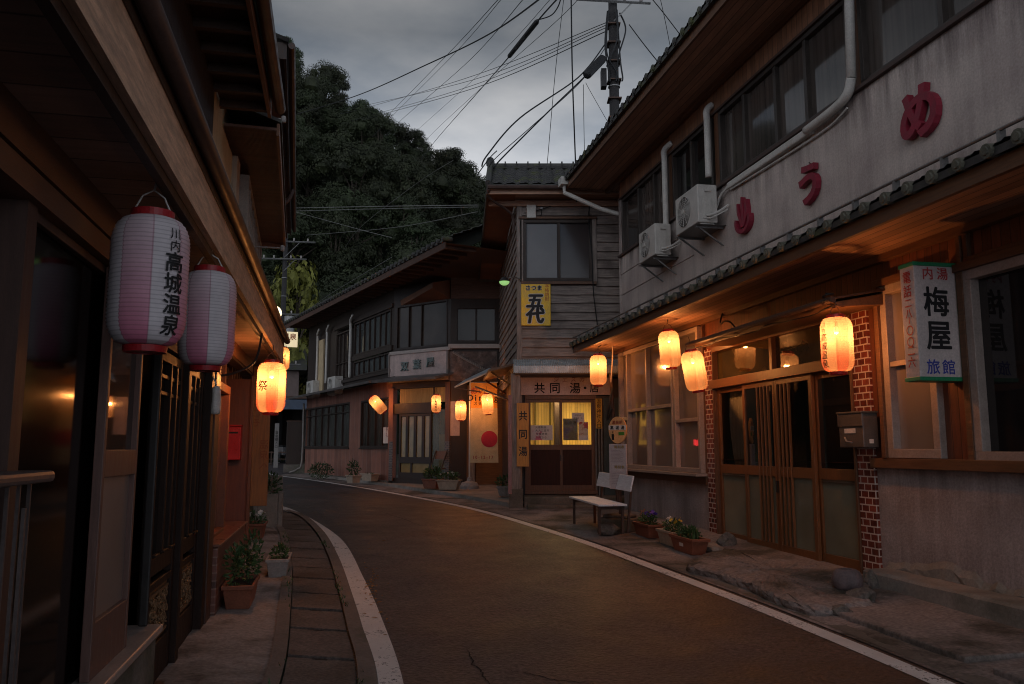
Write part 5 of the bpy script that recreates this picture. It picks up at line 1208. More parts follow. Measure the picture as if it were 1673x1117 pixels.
def build_second_house():
    b = thing('slatted_house', L2.w(0, 0, 0), L2.rot, 'narrow brown house beyond the timber house with slatted soffits and a tall eave', 'building')
    N0, N1 = 1.2, -8.3
    mb = MB(); mb.box(N1, .05, -.6, -.35, .1, 6.6); mb.box(N1 - .02, N1, -5, -.35, .1, 6.6); mb.build('wall', M('dark brown boards', (.07, .028, .018)), b)
    f = window(b, -3.9, -.2, 3.05, 5.0, -.20, [-3.9 + .46 * i for i in range(1, 8)], (), .06, .04, .12, M('pale slat frame', (.26, .20, .165), .6, .2, 6, bump=.08), glass('grey paned glass', (.10, .10, .098), .09, var=.3))
    mb = MB(); mb.box(-4.0, N0, -.34, .22, 5.08, 5.11)
    for i in range(40): mb.box(-4.0, N0, -.33 + i * .0137, -.325 + i * .0137, 5.07, 5.079)
    mb.build('hood_soffit', M('brown slat soffit', (.115, .05, .032), .6, .25, 4, (.9, 9, 9), bump=.2, boards=('X', .07, .3)), b)
    mb = MB(); mb.box(-4.05, N0, .22, .25, 5.02, 5.16); mb.box(-4.05, -4.0, -.3, .22, 4.98, 5.16); mb.build('hood_fascia', M('rust brown fascia', (.17, .08, .045)), b)
    mb = MB(); mb.hexa([(-4.05, .27, 5.17), (N0, .27, 5.17), (N0, -.4, 5.4), (-4.05, -.4, 5.4), (-4.05, .27, 5.21), (N0, .27, 5.21), (N0, -.4, 5.45), (-4.05, -.4, 5.45)]); mb.build('hood_roof', TILE, b)
    mb = MB(); mb.box(N1 - .6, .1, -.4, .235, 6.52, 6.56); mb.build('soffit', M('brown slat soffit', (.115, .05, .032)), b)
    mb = MB(); mb.box(N1 - .6, .1, .235, .265, 6.46, 6.62); mb.box(.1, .14, -.6, .265, 6.44, 6.66); mb.build('fascia', WOOD_DK, b)
    mb = MB(); tile_roof(mb, N1 - .6, .18, .28, 6.66, -3, 8.0); mb.build('roof', TILE, b)
    mb = MB(); mb.tube([(N1 - .6, .325, 6.6), (.16, .325, 6.62)], .045, 8); mb.tube(spl3([(-5.6, .31, 6.56), (-5.6, .2, 6.3), (-5.6, -.2, 6.0), (-5.6, -.28, 5.6), (-5.6, -.28, .5)]), .045, 8); mb.build('gutter', BROWN_MT, b)
    for z, s in ((5.9, -.5), (4.6, -2.4)):
        mb = MB(); mb.tube([(s, -.35, z), (s, .24, z)], .012, 6); mb.lathe([(.001, -.05), (.03, -.04), (.035, 0), (.03, .04), (.001, .05)], 10, (s, .24, z)); mb.build('insulator', PALE_PL, b)
    # lower eave and boarded front
    mb = MB(); mb.box(N1, -.1, -.34, .10, 2.62, 2.68); mb.box(N1, -.1, .10, .13, 2.58, 2.74); mb.build('lower_eave', M('rust brown fascia', (.17, .08, .045)), b)
    mb = MB()
    for i in range(9): mb.box(-.5 - i * .42, -.42 - i * .42, -.34, -.26, .3, 2.6)
    mb.build('batten', WOOD_OR, b)
build_second_house()

def left_things():
    # red mailbox on the boarded wall
    o = fthing('red_mailbox', L, -3.335, -.135, 1.42, 'plain red mailbox on the rust red board screen beyond the framed window', 'mailbox')
    mb = MB(); mb.box(.001, .17, -.085, .085, 0, .38); mb.build('casing', RED_P, o, bevel=.008); mb = MB(); mb.box(.0, .19, -.09, .09, .381, .40); mb.build('lid', RED_P, o, bevel=.005); mb = MB(); mb.box(.17, .173, -.055, .055, .30, .32); mb.build('slot', INK, o)
    # plywood notice board with brush lettering on the second house
    o = fthing('notice_board', L2, -.35, .20, .85, 'tall amber plywood board with faded brush writing at the house corner', 'sign')
    mb = MB(); mb.box(-.02, .02, -.20, .02, 0, 1.72); mb.build('board', M('stained plywood', (.24, .095, .028), .6, .3, 5, (9, 9, .8), bump=.15), o, bevel=.004)
    t = MB();     write(t, 'ようこそ', lambda a, bb, d: (.0225 + d, -.09 - a, bb), .05, 1.2, .11, vertical=True, step=1.1, bold=.01)
    write(t, '温泉へ', lambda a, bb, d: (.0225 + d, -.09 - a, bb), -.05, .62, .12, vertical=True, step=1.1, bold=.01)
    t.build('lettering', M('red brown ink', (.20, .05, .015), .7, .1, 9, bump=0), o)
    # concrete block trough with a shrub
    c = gr(433, 862, .03); o = thing('concrete_trough', (c.x - .02, c.y + .2, gz(c.y) + .03), L2.rot, 'concrete block trough holding a dark shrub at the road bend', 'planter')
    mb = MB(); mb.box(-.28, .28, -.22, -.15, 0, .52); mb.box(-.28, .28, .15, .22, 0, .52); mb.box(-.28, -.21, -.15, .15, 0, .52); mb.box(.21, .28, -.15, .15, 0, .52); mb.box(-.45, -.29, -.2, .2, 0, .78); mb.build('block', CONC, o, bevel=.012)
    mb = MB(); mb.box(-.21, .21, -.15, .15, .1, .47); mb.build('soil', SOIL, o)
    foliage(160, (.24, .18, .20), (0, 0, .62), .05, 11).build('shrub', LEAF_D, o)
    # steel handrail nearest the viewer
    o = fthing('handrail', L, 3.93, .10, .14, 'grey painted metal railing with thin uprights in front of the sliding door', 'railing')
    mb = MB(); mb.box(-.0, 3.0, -.055, .055, 1.31, 1.345); mb.build('top_rail', M('grey brown paint', (.11, .085, .08), .4, .15, 6, bump=.04, metal=.3), o, bevel=.012)
    for i in range(14):
        mb = MB(); mb.box(.03 + .085 * i, .039 + .085 * i, -.01, .0, .0, 1.309); mb.build('upright', M('grey brown paint', (.11, .085, .08)), o)
    mb = MB(); mb.box(.1, 2.9, -.01, .01, .52, .56); mb.box(.12, .132, .01, .02, .0, 1.24); mb.build('lower_rail', M('grey brown paint', (.11, .085, .08)), o)
    # rolled cloth / white bag hung by the door post
    o = fthing('hanging_bag', L, .02, .085, 1.93, 'crumpled white bag hanging beside the carved door post', 'bag')
    mb = MB(); rng = random.Random(5); mb.lathe([(.001, .10), (.03, .10), (.055, .07), (.062, .0), (.066, -.07), (.058, -.115), (.001, -.12)], 12)
    mb.v = [(x * (1 + rng.uniform(-.15, .15)), y * .6 * (1 + rng.uniform(-.15, .15)), z) for x, y, z in mb.v]; mb.build('bag_body', PAPER_W, o, smooth=True)
    mb = MB(); mb.tube([(0, 0, .11), (.0, -.04, .2), (0, -.09, .25)], .006, 6); mb.build('loop', CORD_W, o)

def foliage(n, rad3, c, size, seed, elong=1.6):
    """a loose cloud of small bent leaves"""
    rng = random.Random(seed); mb = MB()
    for _ in range(n):
        while True:
            p = Vector((rng.uniform(-1, 1), rng.uniform(-1, 1), rng.uniform(-1, 1)))
            if .15 < p.length < 1: break
        q = Vector((p.x * rad3[0] + c[0], p.y * rad3[1] + c[1], p.z * rad3[2] + c[2]))
        d = (p + Vector((rng.uniform(-.7, .7), rng.uniform(-.7, .7), rng.uniform(-.2, .9)))).normalized(); s = d.cross(Vector((rng.uniform(-1, 1), rng.uniform(-1, 1), rng.uniform(-1, 1)))).normalized()
        l = size * rng.uniform(.7, 1.3) * elong; w = size * rng.uniform(.25, .45); up = d.cross(s) * l * .12
        a, m, e = q, q + d * l * .5 + up, q + d * l
        mb.add([a, m + s * w, e, m - s * w], [(0, 1, 2, 3)])
    return mb
def blades(n, rx, ry, h, seed, lean=.35, w=.010):
    rng = random.Random(seed); mb = MB()
    for _ in range(n):
        x, y = rng.uniform(-rx, rx), rng.uniform(-ry, ry); hh = h * rng.uniform(.55, 1.1); t = rng.uniform(0, 6.28); ln = lean * rng.uniform(.2, 1) * hh; s = Vector((-math.sin(t), math.cos(t), 0)) * w * rng.uniform(.7, 1.4)
        b0 = Vector((x, y, 0)); m = b0 + Vector((math.cos(t) * ln * .3, math.sin(t) * ln * .3, hh * .6)); e = b0 + Vector((math.cos(t) * ln, math.sin(t) * ln, hh))
        mb.add([b0 - s * .6, b0 + s * .6, m + s, m - s], [(0, 1, 2, 3)]); mb.add([m - s, m + s, e], [(0, 1, 2)])
    return mb
def planter(loc, rot, l, w, h, mat, label, plants, group='planter boxes', name='planter_box', label_card=False):
    o = thing(name, loc, rot, label, 'planter', group); t = .78
    mb = MB()
    def ring(f, z, ins=0): return [(-l/2*f + ins, -w/2*f + ins, z), (l/2*f - ins, -w/2*f + ins, z), (l/2*f - ins, w/2*f - ins, z), (-l/2*f + ins, w/2*f - ins, z)]
    R0, R1, R2, R3, R4, R5 = ring(t, 0), ring(.97, h - .035), ring(1.06, h - .035), ring(1.08, h), ring(.97, h, .008), ring(.86, h * .5, .008)
    v = R0 + R1 + R2 + R3 + R4 + R5; fs = [(3, 2, 1, 0)]
    for k in range(5):
        for i in range(4): fs.append((k*4+i, k*4+(i+1) % 4, (k+1)*4+(i+1) % 4, (k+1)*4+i))
    fs.append((20, 21, 22, 23)); mb.add(v, fs); mb.build('pot', mat, o, bevel=.008)
    s = MB(); r = ring(.945, h - .035); s.quad(*r); s.build('soil', SOIL, o)
    if label_card: c = MB(); c.quad((-.06, -w/2 * .93, h * .40), (.06, -w/2 * .93, h * .40), (.06, -w/2 * .955, h * .62), (-.06, -w/2 * .955, h * .62)); c.build('price_card', PAPER_W, o)
    for mb2, nm, mt in plants:
        mb2.v = [(x, y, z + h - .03) for x, y, z in mb2.v]; mb2.build(nm, mt, o)
    return o
def petals(n, rx, ry, h, size, seed):
    rng = random.Random(seed); mb = MB()
    for _ in range(n):
        c = Vector((rng.uniform(-rx, rx), rng.uniform(-ry, ry), h * rng.uniform(.75, 1.1))); nd = Vector((rng.uniform(-.6, .6), rng.uniform(-1, .2), rng.uniform(.2, .8))).normalized(); a = nd.orthogonal().normalized(); b = nd.cross(a)
        for k in range(5):
            t = k * 1.2566; d = a * math.cos(t) + b * math.sin(t); e = nd.cross(d)
            mb.add([c, c + d * size * .6 + e * size * .4, c + d * size + nd * size * .15, c + d * size * .6 - e * size * .4], [(0, 1, 2, 3)])
    return mb
left_things()
def plants_everywhere():
    def gpos(px, py, h=.06): c = gr(px, py, h); return (c.x, c.y, gz(c.y) + h)
    # left pavement
    x, y, z = gpos(403, 992, .045)
    tall = blades(20, .1, .08, .3, 3); lv = MB()
    for k, (dx, dy, hh) in enumerate(((-.05, -.12, .34), (.05, .02, .40), (-.02, .16, .30), (.07, .24, .42))):
        f = foliage(110, (.07, .08, hh * .5), (dx, dy, hh * .5), .034, 21 + k); lv.add(f.v, f.f)
    planter((x - .10, y + .15, z), L.rot + math.pi / 2, .24, .62, .20, TERRA, 'terracotta planter box with tall leafy stems on the concrete apron', [(lv, 'leafy_plant', LEAF)])
    x, y, z = gpos(415, 958, .045)
    planter((x + .02, y + .75, z), L.rot + math.pi / 2, .22, .55, .19, PALE_PL, 'pale planter box just behind the terracotta one with tall leafy stems', [(foliage(120, (.07, .2, .07), (0, 0, .06), .032, 31), 'leafy_plant', LEAF)])
    x, y, z = gpos(411, 881, .045)
    planter((x, y + .1, z), L.rot + math.pi / 2, .30, .50, .22, TERRA, 'terracotta planter box with low white flowers by the board screen', [(foliage(160, (.13, .2, .09), (0, 0, .07), .034, 41), 'plant', LEAF), (petals(14, .12, .18, .17, .03, 42), 'flowers', FL_W)])
    # right wall
    for px, py, l, mat, lab, fl, card in ((1059, 878, .62, TERRA, 'brown planter box of violet and orange pansies nearest the bus stop base', ((FL_P, 9, 51), (FL_O, 5, 52)), False), (1100, 892, .58, BEIGE, 'beige planter box of yellow and white flowers between two brown ones', ((FL_Y, 5, 53), (FL_W, 6, 54)), False), (1127, 904, .68, TERRA, 'brown planter box with a price card, closest to the entrance pillar', (), True)):
        x, y, z = gpos(px, py, .04)
        pl = [(foliage(240, (l * .42, .085, .08), (0, 0, .07), .032, 61 + px), 'plant', LEAF)]
        if card: pl = [(foliage(180, (l * .40, .08, .07), (0, 0, .07), .03, 71), 'plant', LEAF), (blades(60, l * .42, .06, .16, 72), 'shoots', LEAF)]
        for i, (mt, n, sd) in enumerate(fl): m2 = petals(n, l * .2, .06, .18, .036, sd); m2.v = [(a + (-.14 if i else .12), b, c) for a, b, c in m2.v]; pl.append((m2, 'flowers', mt))
        planter((x + .02, y + .12, z), R.rot + math.pi, l, .22, .19, mat, lab, pl, label_card=card)
    # by the old inn and the bathhouse
    x, y, z = gpos(576, 789, .13); planter((x, y + .1, z), A.rot, .62, .26, .22, BEIGE, 'beige planter with a dark shrub below the old inn poster', [(foliage(130, (.22, .14, .22), (0, 0, .2), .06, 81), 'plant', LEAF_D)])
    x, y, z = gpos(601, 786, .13); planter((x, y + .3, z), A.rot, 1.0, .26, .22, BEIGE, 'long empty beige planter trough under the pink panelled wall', [(foliage(25, (.4, .08, .02), (0, 0, .01), .04, 82), 'plant', LEAF_D)])
    x, y, z = gpos(706, 798, .13); planter((x, y + .1, z), B.rot, .50, .28, .24, TERRA, 'dark red planter of green plants at the foot of the curtained door', [(foliage(200, (.24, .14, .16), (0, 0, .14), .06, 83), 'plant', LEAF)])
    x, y, z = gpos(733, 800, .13); planter((x, y + .1, z), B.rot + .4, .56, .30, .24, BEIGE, 'beige planter of small white flowers beside the banner stand', [(foliage(160, (.26, .15, .10), (0, 0, .1), .05, 84), 'plant', LEAF), (petals(12, .22, .1, .2, .035, 85), 'flowers', FL_W)])
    x, y, z = gpos(829, 811, .13); planter((x, y + .1, z), 0, .46, .24, .22, PALE_PL, 'pale planter with a green shrub at the bathhouse pillar', [(foliage(170, (.22, .14, .14), (0, 0, .12), .055, 86), 'plant', LEAF)])
    x, y, z = gpos(522, 781, .08); o = thing('shrub', (x, y + .15, z), 0, 'low dark shrub growing against the pink panelled wall', 'shrub'); foliage(700, (.42, .25, .26), (0, 0, .24), .045, 87).build('leaves', LEAF_D, o); s = MB(); s.tube([(0, 0, 0), (.05, 0, .3)], .02, 6); s.tube([(0, 0, 0), (-.2, 0, .3)], .015, 6); s.build('stem', STEMM, o)
plants_everywhere()

# ================================================================ street furniture and small things
def bench():
    p0 = at(989, 822, 12.6); c = Vector((1.29, 12.62, 0)); d = Vector((.29, -2.1, 0)).normalized(); rot = math.atan2(d.y, d.x); zg = gz(c.y) + .05
    o = thing('bench', (c.x, c.y, zg), rot, 'white painted plank bench with brown legs on the worn paving in front of the bathhouse', 'bench')
    # local x runs towards the viewer, local y towards the wall
    h = .40; l = 2.0
    for k, (y0, y1) in enumerate(((-.22, -.01), (.0, .20))):
        mb = MB(); mb.box(-l/2 + k * .01, l/2 - k * .015, y0, y1, h, h + .028); mb.build('seat_plank', WHITE_PT, o, bevel=.005)
    mb = MB(); mb.hexa([(-l/2 + .02, .235, h + .20), (l/2, .235, h + .20), (l/2, .26, h + .20), (-l/2 + .02, .26, h + .20), (-l/2 + .02, .285, h + .42), (l/2, .285, h + .42), (l/2, .31, h + .42), (-l/2 + .02, .31, h + .42)]); mb.build('backrest', WHITE_PT, o, bevel=.005)
    for x in (-l/2 + .16, l/2 - .16):
        for y in (-.17, .17):
            mb = MB(); mb.box(x - .018, x + .018, y - .018, y + .018, 0, h - .001); mb.build('leg', RUST_MT, o)
        mb = MB(); mb.hexa([(x - .018, .225, .02), (x + .018, .225, .02), (x + .018, .255, .02), (x - .018, .255, .02), (x - .018, .308, h + .40), (x + .018, .308, h + .40), (x + .018, .334, h + .40), (x - .018, .334, h + .40)]); mb.build('back_post', RUST_MT, o)
        mb = MB(); mb.box(x - .016, x + .016, -.152, .152, h - .05, h - .012); mb.build('cross_bar', RUST_MT, o)
bench()
def bus_stop():
    c = gr(1015, 868, .05); o = thing('bus_stop_sign', (c.x, c.y + .15, gz(c.y) + .04), rad(-38), 'oval bus stop sign over a white timetable board on a concrete foot', 'sign')
    k = .98
    mb = MB(); mb.box(-.26, .26, -.22, .22, 0, .20); mb.box(-.2, .2, -.17, .17, .2, .25); mb.build('foot', CONC_DK, o, bevel=.02)
    mb = MB(); mb.tube([(0, .02, .2), (0, .02, 1.66)], .024, 8); mb.build('pole', RUST_MT, o)
    mb = MB(); mb.box(-.15, .15, -.03, .0, .62, 1.29); mb.build('timetable', M('pale grey plate', (.40, .37, .385), .5, .12, 5, bump=.03), o, bevel=.006)
    t = MB(); g = MB(); fn = lambda a, b, d: (a, -.034, b)
    for r in range(9): t.quad((-.11, -.033, 1.03 + .02 * r), (.09 - .02 * (r % 3), -.033, 1.03 + .02 * r), (.09 - .02 * (r % 3), -.033, 1.034 + .02 * r), (-.11, -.033, 1.034 + .02 * r))
    for r in range(8): t.quad((-.11, -.033, .70 + .024 * r), (.10 - .02 * (r % 2), -.033, .70 + .024 * r), (.10 - .02 * (r % 2), -.033, .704 + .024 * r), (-.11, -.033, .704 + .024 * r))
    for zz in (.945, 1.245): write(g, '時刻表', fn, .03, zz, .055, step=1.1, bold=.02)
    t.build('print', M('grey print', (.22, .2, .21), .7, .1, 9, bump=0), o); g.build('lettering', M('mustard ink', (.42, .28, .02)), o)
    n = 36; R0 = .18; zc = 1.50
    mb = MB(); mb.tube([(0, .004, zc), (0, -.024, zc)], R0, n); mb.v = [(x * .86, y, zc + (z - zc) * 1.12) for x, y, z in mb.v]; mb.build('disc', M('amber disc', (.62, .33, .14), .5, .15, 6, bump=.02), o)
    b = MB(); b.box(-.152, .152, -.028, -.0245, zc - .0, zc + .07); b.build('white_band', PAPER_W, o)
    k = MB(); write(k, '高城湯', lambda a, bb, d: (a, -.0305, bb), 0, zc + .035, .062, step=1.5, bold=.04)
    k.box(-.10, -.06, -.028, -.0245, zc - .15, zc - .06); k.box(-.085, -.075, -.028, -.0245, zc - .05, zc - .02); k.build('lettering', INK, o)
    k = MB(); write(k, '温泉前', lambda a, bb, d: (a, -.0265, bb), 0, zc + .115, .06, step=1.05, bold=.03); k.build('lettering', RED_INK, o)
    k = MB(); k.box(.02, .12, -.028, -.0245, zc - .08, zc - .03); k.build('picture', M('leaf green print', (.06, .22, .03), .6, .2, 9, bump=0), o)
bus_stop()
def clutter_under_bench():
    c = gr(995, 838, .05); o = thing('folded_sheet', (c.x + .06, 12.55, gz(12.5) + .05), .4, 'dark crumpled sheet lying under the white bench', 'sheet')
    mb = MB(); n = 10; rng = random.Random(9); vs = [(-.45 + .9 * i / n, -.25 + .5 * j / n, .02 + .10 * abs(math.sin(i * 1.1 + j * .7)) * rng.uniform(.3, 1)) for j in range(n + 1) for i in range(n + 1)]
    mb.add(vs, [(j*(n+1)+i, j*(n+1)+i+1, (j+1)*(n+1)+i+1, (j+1)*(n+1)+i) for j in range(n) for i in range(n)]); mb.build('cloth', M('dark sheet', (.035, .03, .03), .6, .3, 6, bump=.1), o)
    o = thing('rubble_stone', (1.42, 12.05, gz(12.05) + .04), .3, 'small block of broken concrete under the near end of the bench', 'stone'); rock(o, .22, .15, .11, 3)
def rock(parent, a, b, c, seed, mat=None, name='stone_body'):
    rng = random.Random(seed); bm = bmesh.new(); bmesh.ops.create_icosphere(bm, subdivisions=3, radius=1)
    dirs = [(Vector((rng.uniform(-1, 1), rng.uniform(-1, 1), rng.uniform(-.6, 1))).normalized(), rng.uniform(.62, .95)) for _ in range(14)]
    for v in bm.verts:
        p = v.co.copy()
        for d, k in dirs:
            s = p.dot(d)
            if s > k: p -= d * (s - k)
        v.co = Vector((p.x * a, p.y * b, max(p.z, -.45) * c + .45 * c)) + Vector((rng.uniform(-1, 1), rng.uniform(-1, 1), 0)) * .006
    me = bpy.data.meshes.new(name); bm.to_mesh(me); bm.free(); me.materials.append(mat or STONE); ob = bpy.data.objects.new(name, me); COL.objects.link(ob); ob.parent = parent; return ob
clutter_under_bench()
def right_ground_things():
    # stone pot beside the entrance
    c = gr(1394, 968, .09); o = thing('stone_pot', (c.x, c.y + .12, gz(c.y) + .08), 0, 'small round grey pot standing at the foot of the brick pillar', 'pot')
    mb = MB(); mb.lathe([(.001, 0), (.09, .0), (.125, .04), (.135, .11), (.115, .17), (.085, .195), (.062, .20), (.055, .185), (.03, .16), (.001, .155)], 22); mb.build('pot_body', M('dull grey pot', (.15, .11, .11), .75, .3, 9, bump=.3), o, smooth=True)
    for k, (px, py, a, b, h, lab) in enumerate(((1412, 985, .14, .11, .11, 'pale broken stone at the end of the concrete kerb wall'), (1430, 962, .10, .08, .13, 'upright rough stone wedged between the pillar and the kerb wall'), (1378, 1002, .11, .08, .06, 'flat small stone in front of the grey pot'), (1187, 893, .15, .11, .14, 'rounded concrete lump at the foot of the far brick pillar'), (1170, 903, .22, .13, .10, 'broken mortar footing behind the price card planter'))):
        q = gr(px, py, .05); o = thing('rough_stone', (q.x, q.y + .05, gz(q.y) + .03), k * 1.1, lab, 'stone'); rock(o, a, b, h, 20 + k, STONE if k != 4 else CONC)
    # low kerb wall along the near half of the inn
    mb = MB(); rng = random.Random(2); n = 40; u0, u1 = -7.4, -.14
    prof = [(.30, -.15), (.30, .375), (.27, .395), (.02, .40)]
    vs = []; fs = []
    for i in range(n + 1):
        u = u0 + (u1 - u0) * i / n
        for a, z in prof: vs.append((u, a + rng.uniform(-.004, .004), z + rng.uniform(-.005, .005)))
    m = len(prof)
    for i in range(n):
        for k in range(m - 1): fs.append((i*m+k, i*m+k+1, (i+1)*m+k+1, (i+1)*m+k))
    fs.append(tuple(n*m + k for k in range(m)) + ()); vs.append((u1, .02, -.15)); fs[-1] = fs[-1] + (len(vs) - 1,)
    mb.add(vs, fs); o = mb.build('kerb_wall', CONC, None, loc=R.w(0, 0, 0), rotz=R.rot); tag(o, 'low concrete kerb wall below the stained near wall of the inn', 'kerb wall')
    # crumbled mortar line where the wall meets the kerb
    mb = MB(); rng = random.Random(8)
    vs = []; fs = []; n = 90
    for i in range(n + 1):
        u = u0 + (u1 - u0) * i / n; hgt = .50 + .05 * math.sin(i * .33) + rng.uniform(-.03, .03)
        vs += [(u, .022 + rng.uniform(0, .02), .399), (u, .03 + rng.uniform(0, .012), hgt - .06), (u, .003, hgt)]
    for i in range(n):
        for k in range(2): fs.append((i*3+k, i*3+k+1, (i+1)*3+k+1, (i+1)*3+k))
    mb.add(vs, fs); mb.build('mortar_skirt', CONC, o)
    # worn entrance slab
    out = [(1150, 905), (1185, 897), (1246, 912), (1330, 930), (1416, 946), (1425, 962), (1426, 985), (1397, 999), (1349, 1006), (1308, 998), (1252, 978), (1230, 966), (1177, 946), (1140, 937), (1122, 922)]
    pts = [gr(a, b, .03 if b > 925 and a < 1415 else .08) for a, b in out]; pl = resample(spline([(p.x, p.y) for p in pts + pts[:1]], 6), 120)[:-1]
    ctr = Vector((sum(p.x for p in pl) / len(pl), sum(p.y for p in pl) / len(pl))); rng = random.Random(6)
    mb = MB(); rings = []
    for s, dz in ((.985, -.03), (.99, .0), (1.0, .045), (.99, .075), (.965, .092), (.93, .09), (.86, .10), (.74, .098), (.6, .108), (.4, .105), (.2, .11)):
        rings.append([(ctr.x + (p.x - ctr.x) * s + rng.uniform(-.014, .014), ctr.y + (p.y - ctr.y) * s + rng.uniform(-.014, .014), gz(ctr.y + (p.y - ctr.y) * s) + dz + rng.uniform(-.011, .011)) for p in pl])
    n = len(pl); vs = [v for r in rings for v in r]; fs = [(k*n+i, k*n+(i+1) % n, (k+1)*n+(i+1) % n, (k+1)*n+i) for k in range(len(rings)-1) for i in range(n)]
    fs.append(tuple((len(rings)-1)*n + i for i in range(n))); mb.add(vs, fs); o = mb.build('entrance_slab', PAVE, None); tag(o, 'worn rounded concrete slab in front of the lattice entrance door', 'slab')
    # concrete cover slabs bottom right
    rng = random.Random(12)
    for k in range(9):
        a = [p for p in resample(shift(RP, -.40), 400)]; a = [p for p in a if -1.5 < p.y < 8.0]; i0 = len(a) - 8 - k * 17; 
        if i0 < 20: break
        q0, q1 = a[i0], a[i0 - 15]; w = .52; t = (q1 - q0).normalized(); nn = Vector((-t.y, t.x)) * w
        if nn.x < 0: nn = -nn
        P = [q0, q1, q1 + nn, q0 + nn]; c = sum(P, Vector((0, 0))) / 4; zc = gz(c.y) + .055
        mb = MB(); tl = rng.uniform(-.012, .012); mb.hexa([(p.x - c.x, p.y - c.y, -.06) for p in P] + [(p.x - c.x, p.y - c.y, gz(p.y) - gz(c.y) + .01 + (tl if j in (0, 3) else -tl)) for j, p in enumerate(P)])
        ob = mb.build('paving_slab', PAVE, None, bevel=.012, loc=(c.x, c.y, zc)); tag(ob, 'uneven concrete slab in the row below the kerb wall of the inn', 'paving slab', 'concrete slabs below the kerb wall')
right_ground_things()
def banner_stand():
    c = gr(767, 797, .12); y = 21.0; c = at(767, 797, y); o = thing('banner_stand', (c.x, y, gz(y) + .11), 0, 'upright cloth banner on a white pole with a weighted base', 'banner')
    mb = MB(); mb.lathe([(.001, .30), (.05, .29), (.07, .2), (.20, .16), (.24, .08), (.24, 0), (.001, 0)], 24); mb.build('base', PALE_PL, o, smooth=False)
    mb = MB(); mb.tube([(0, 0, .2), (0, 0, 2.75)], .018, 8); mb.tube([(0, 0, 2.72), (.72, 0, 2.72)], .010, 6); mb.build('pole', CORD_W, o)
    def B_(a, z): return (a, -.012 - .03 * math.sin(a * 7 + z * 2.2) * min(1, a * 3), z)
    def sheet(z0, z1, mat, nm, w=.68):
        mb = MB(); nx, nz = 14, 20; vs = [B_(.01 + (w + .06 * (1 - (z0 + (z1 - z0) * j / nz) / 2.7)) * i / nx, z0 + (z1 - z0) * j / nz) for j in range(nz + 1) for i in range(nx + 1)]
        mb.add(vs, [(j*(nx+1)+i, j*(nx+1)+i+1, (j+1)*(nx+1)+i+1, (j+1)*(nx+1)+i) for j in range(nz) for i in range(nx)]); return mb.build(nm, mat, o)
    sheet(.66, 2.05, M('cream banner cloth', (.52, .42, .26), .9, .15, 5, bump=.05), 'cloth'); sheet(2.05, 2.7, M('orange banner cloth', (.60, .27, .05), .9, .15, 5, bump=.05), 'cloth')
    f = lambda a, b, d: (B_(a, b)[0], B_(a, b)[1] - .006, b)
    k = MB(); write(k, 'Dining', f, .34, 2.32, .22, step=.60, bold=.03); write(k, 'スタンプ', f, .30, 2.17, .11, bold=.015); k.build('lettering', INK, o)
    k = MB(); write(k, 'おい', f, .2, 2.50, .19, bold=.03); write(k, '10-12-17', f, .34, .80, .11, step=.62, bold=.02)
    n = 28; rr = .21; cx, cz = .50, 1.26; k.add([f(cx + rr * math.cos(2*math.pi*i/n), cz + rr * math.sin(2*math.pi*i/n), 0) for i in range(n)], [tuple(range(n))]); k.build('lettering', M('crimson print', (.40, .02, .05), .7, .1, 9, bump=0), o)
banner_stand()
def folding_chair():
    p = B.p(716, 785, .35); o = fthing('wooden_chair', B, p[0], .42, gz(22.5) + .12, 'dark wooden folding chair leaning by the curtained door', 'chair')
    for x in (-.2, .2):
        mb = MB(); mb.tube([(x, .25, 0), (x, -.2, .95)], .018, 6); mb.build('back_leg', WOOD_DK, o); mb = MB(); mb.tube([(x * .9, -.25, 0), (x * .9, .22, .46)], .018, 6); mb.build('front_leg', WOOD_DK, o)
    mb = MB(); mb.box(-.2, .2, -.16, .22, .44, .465); mb.build('seat', WOOD_BR, o); mb = MB(); mb.hexa([(-.19, -.15, .70), (.19, -.15, .70), (.19, -.13, .70), (-.19, -.13, .70), (-.19, -.22, .93), (.19, -.22, .93), (.19, -.2, .93), (-.19, -.2, .93)]); mb.build('backrest', WOOD_BR, o)
folding_chair()

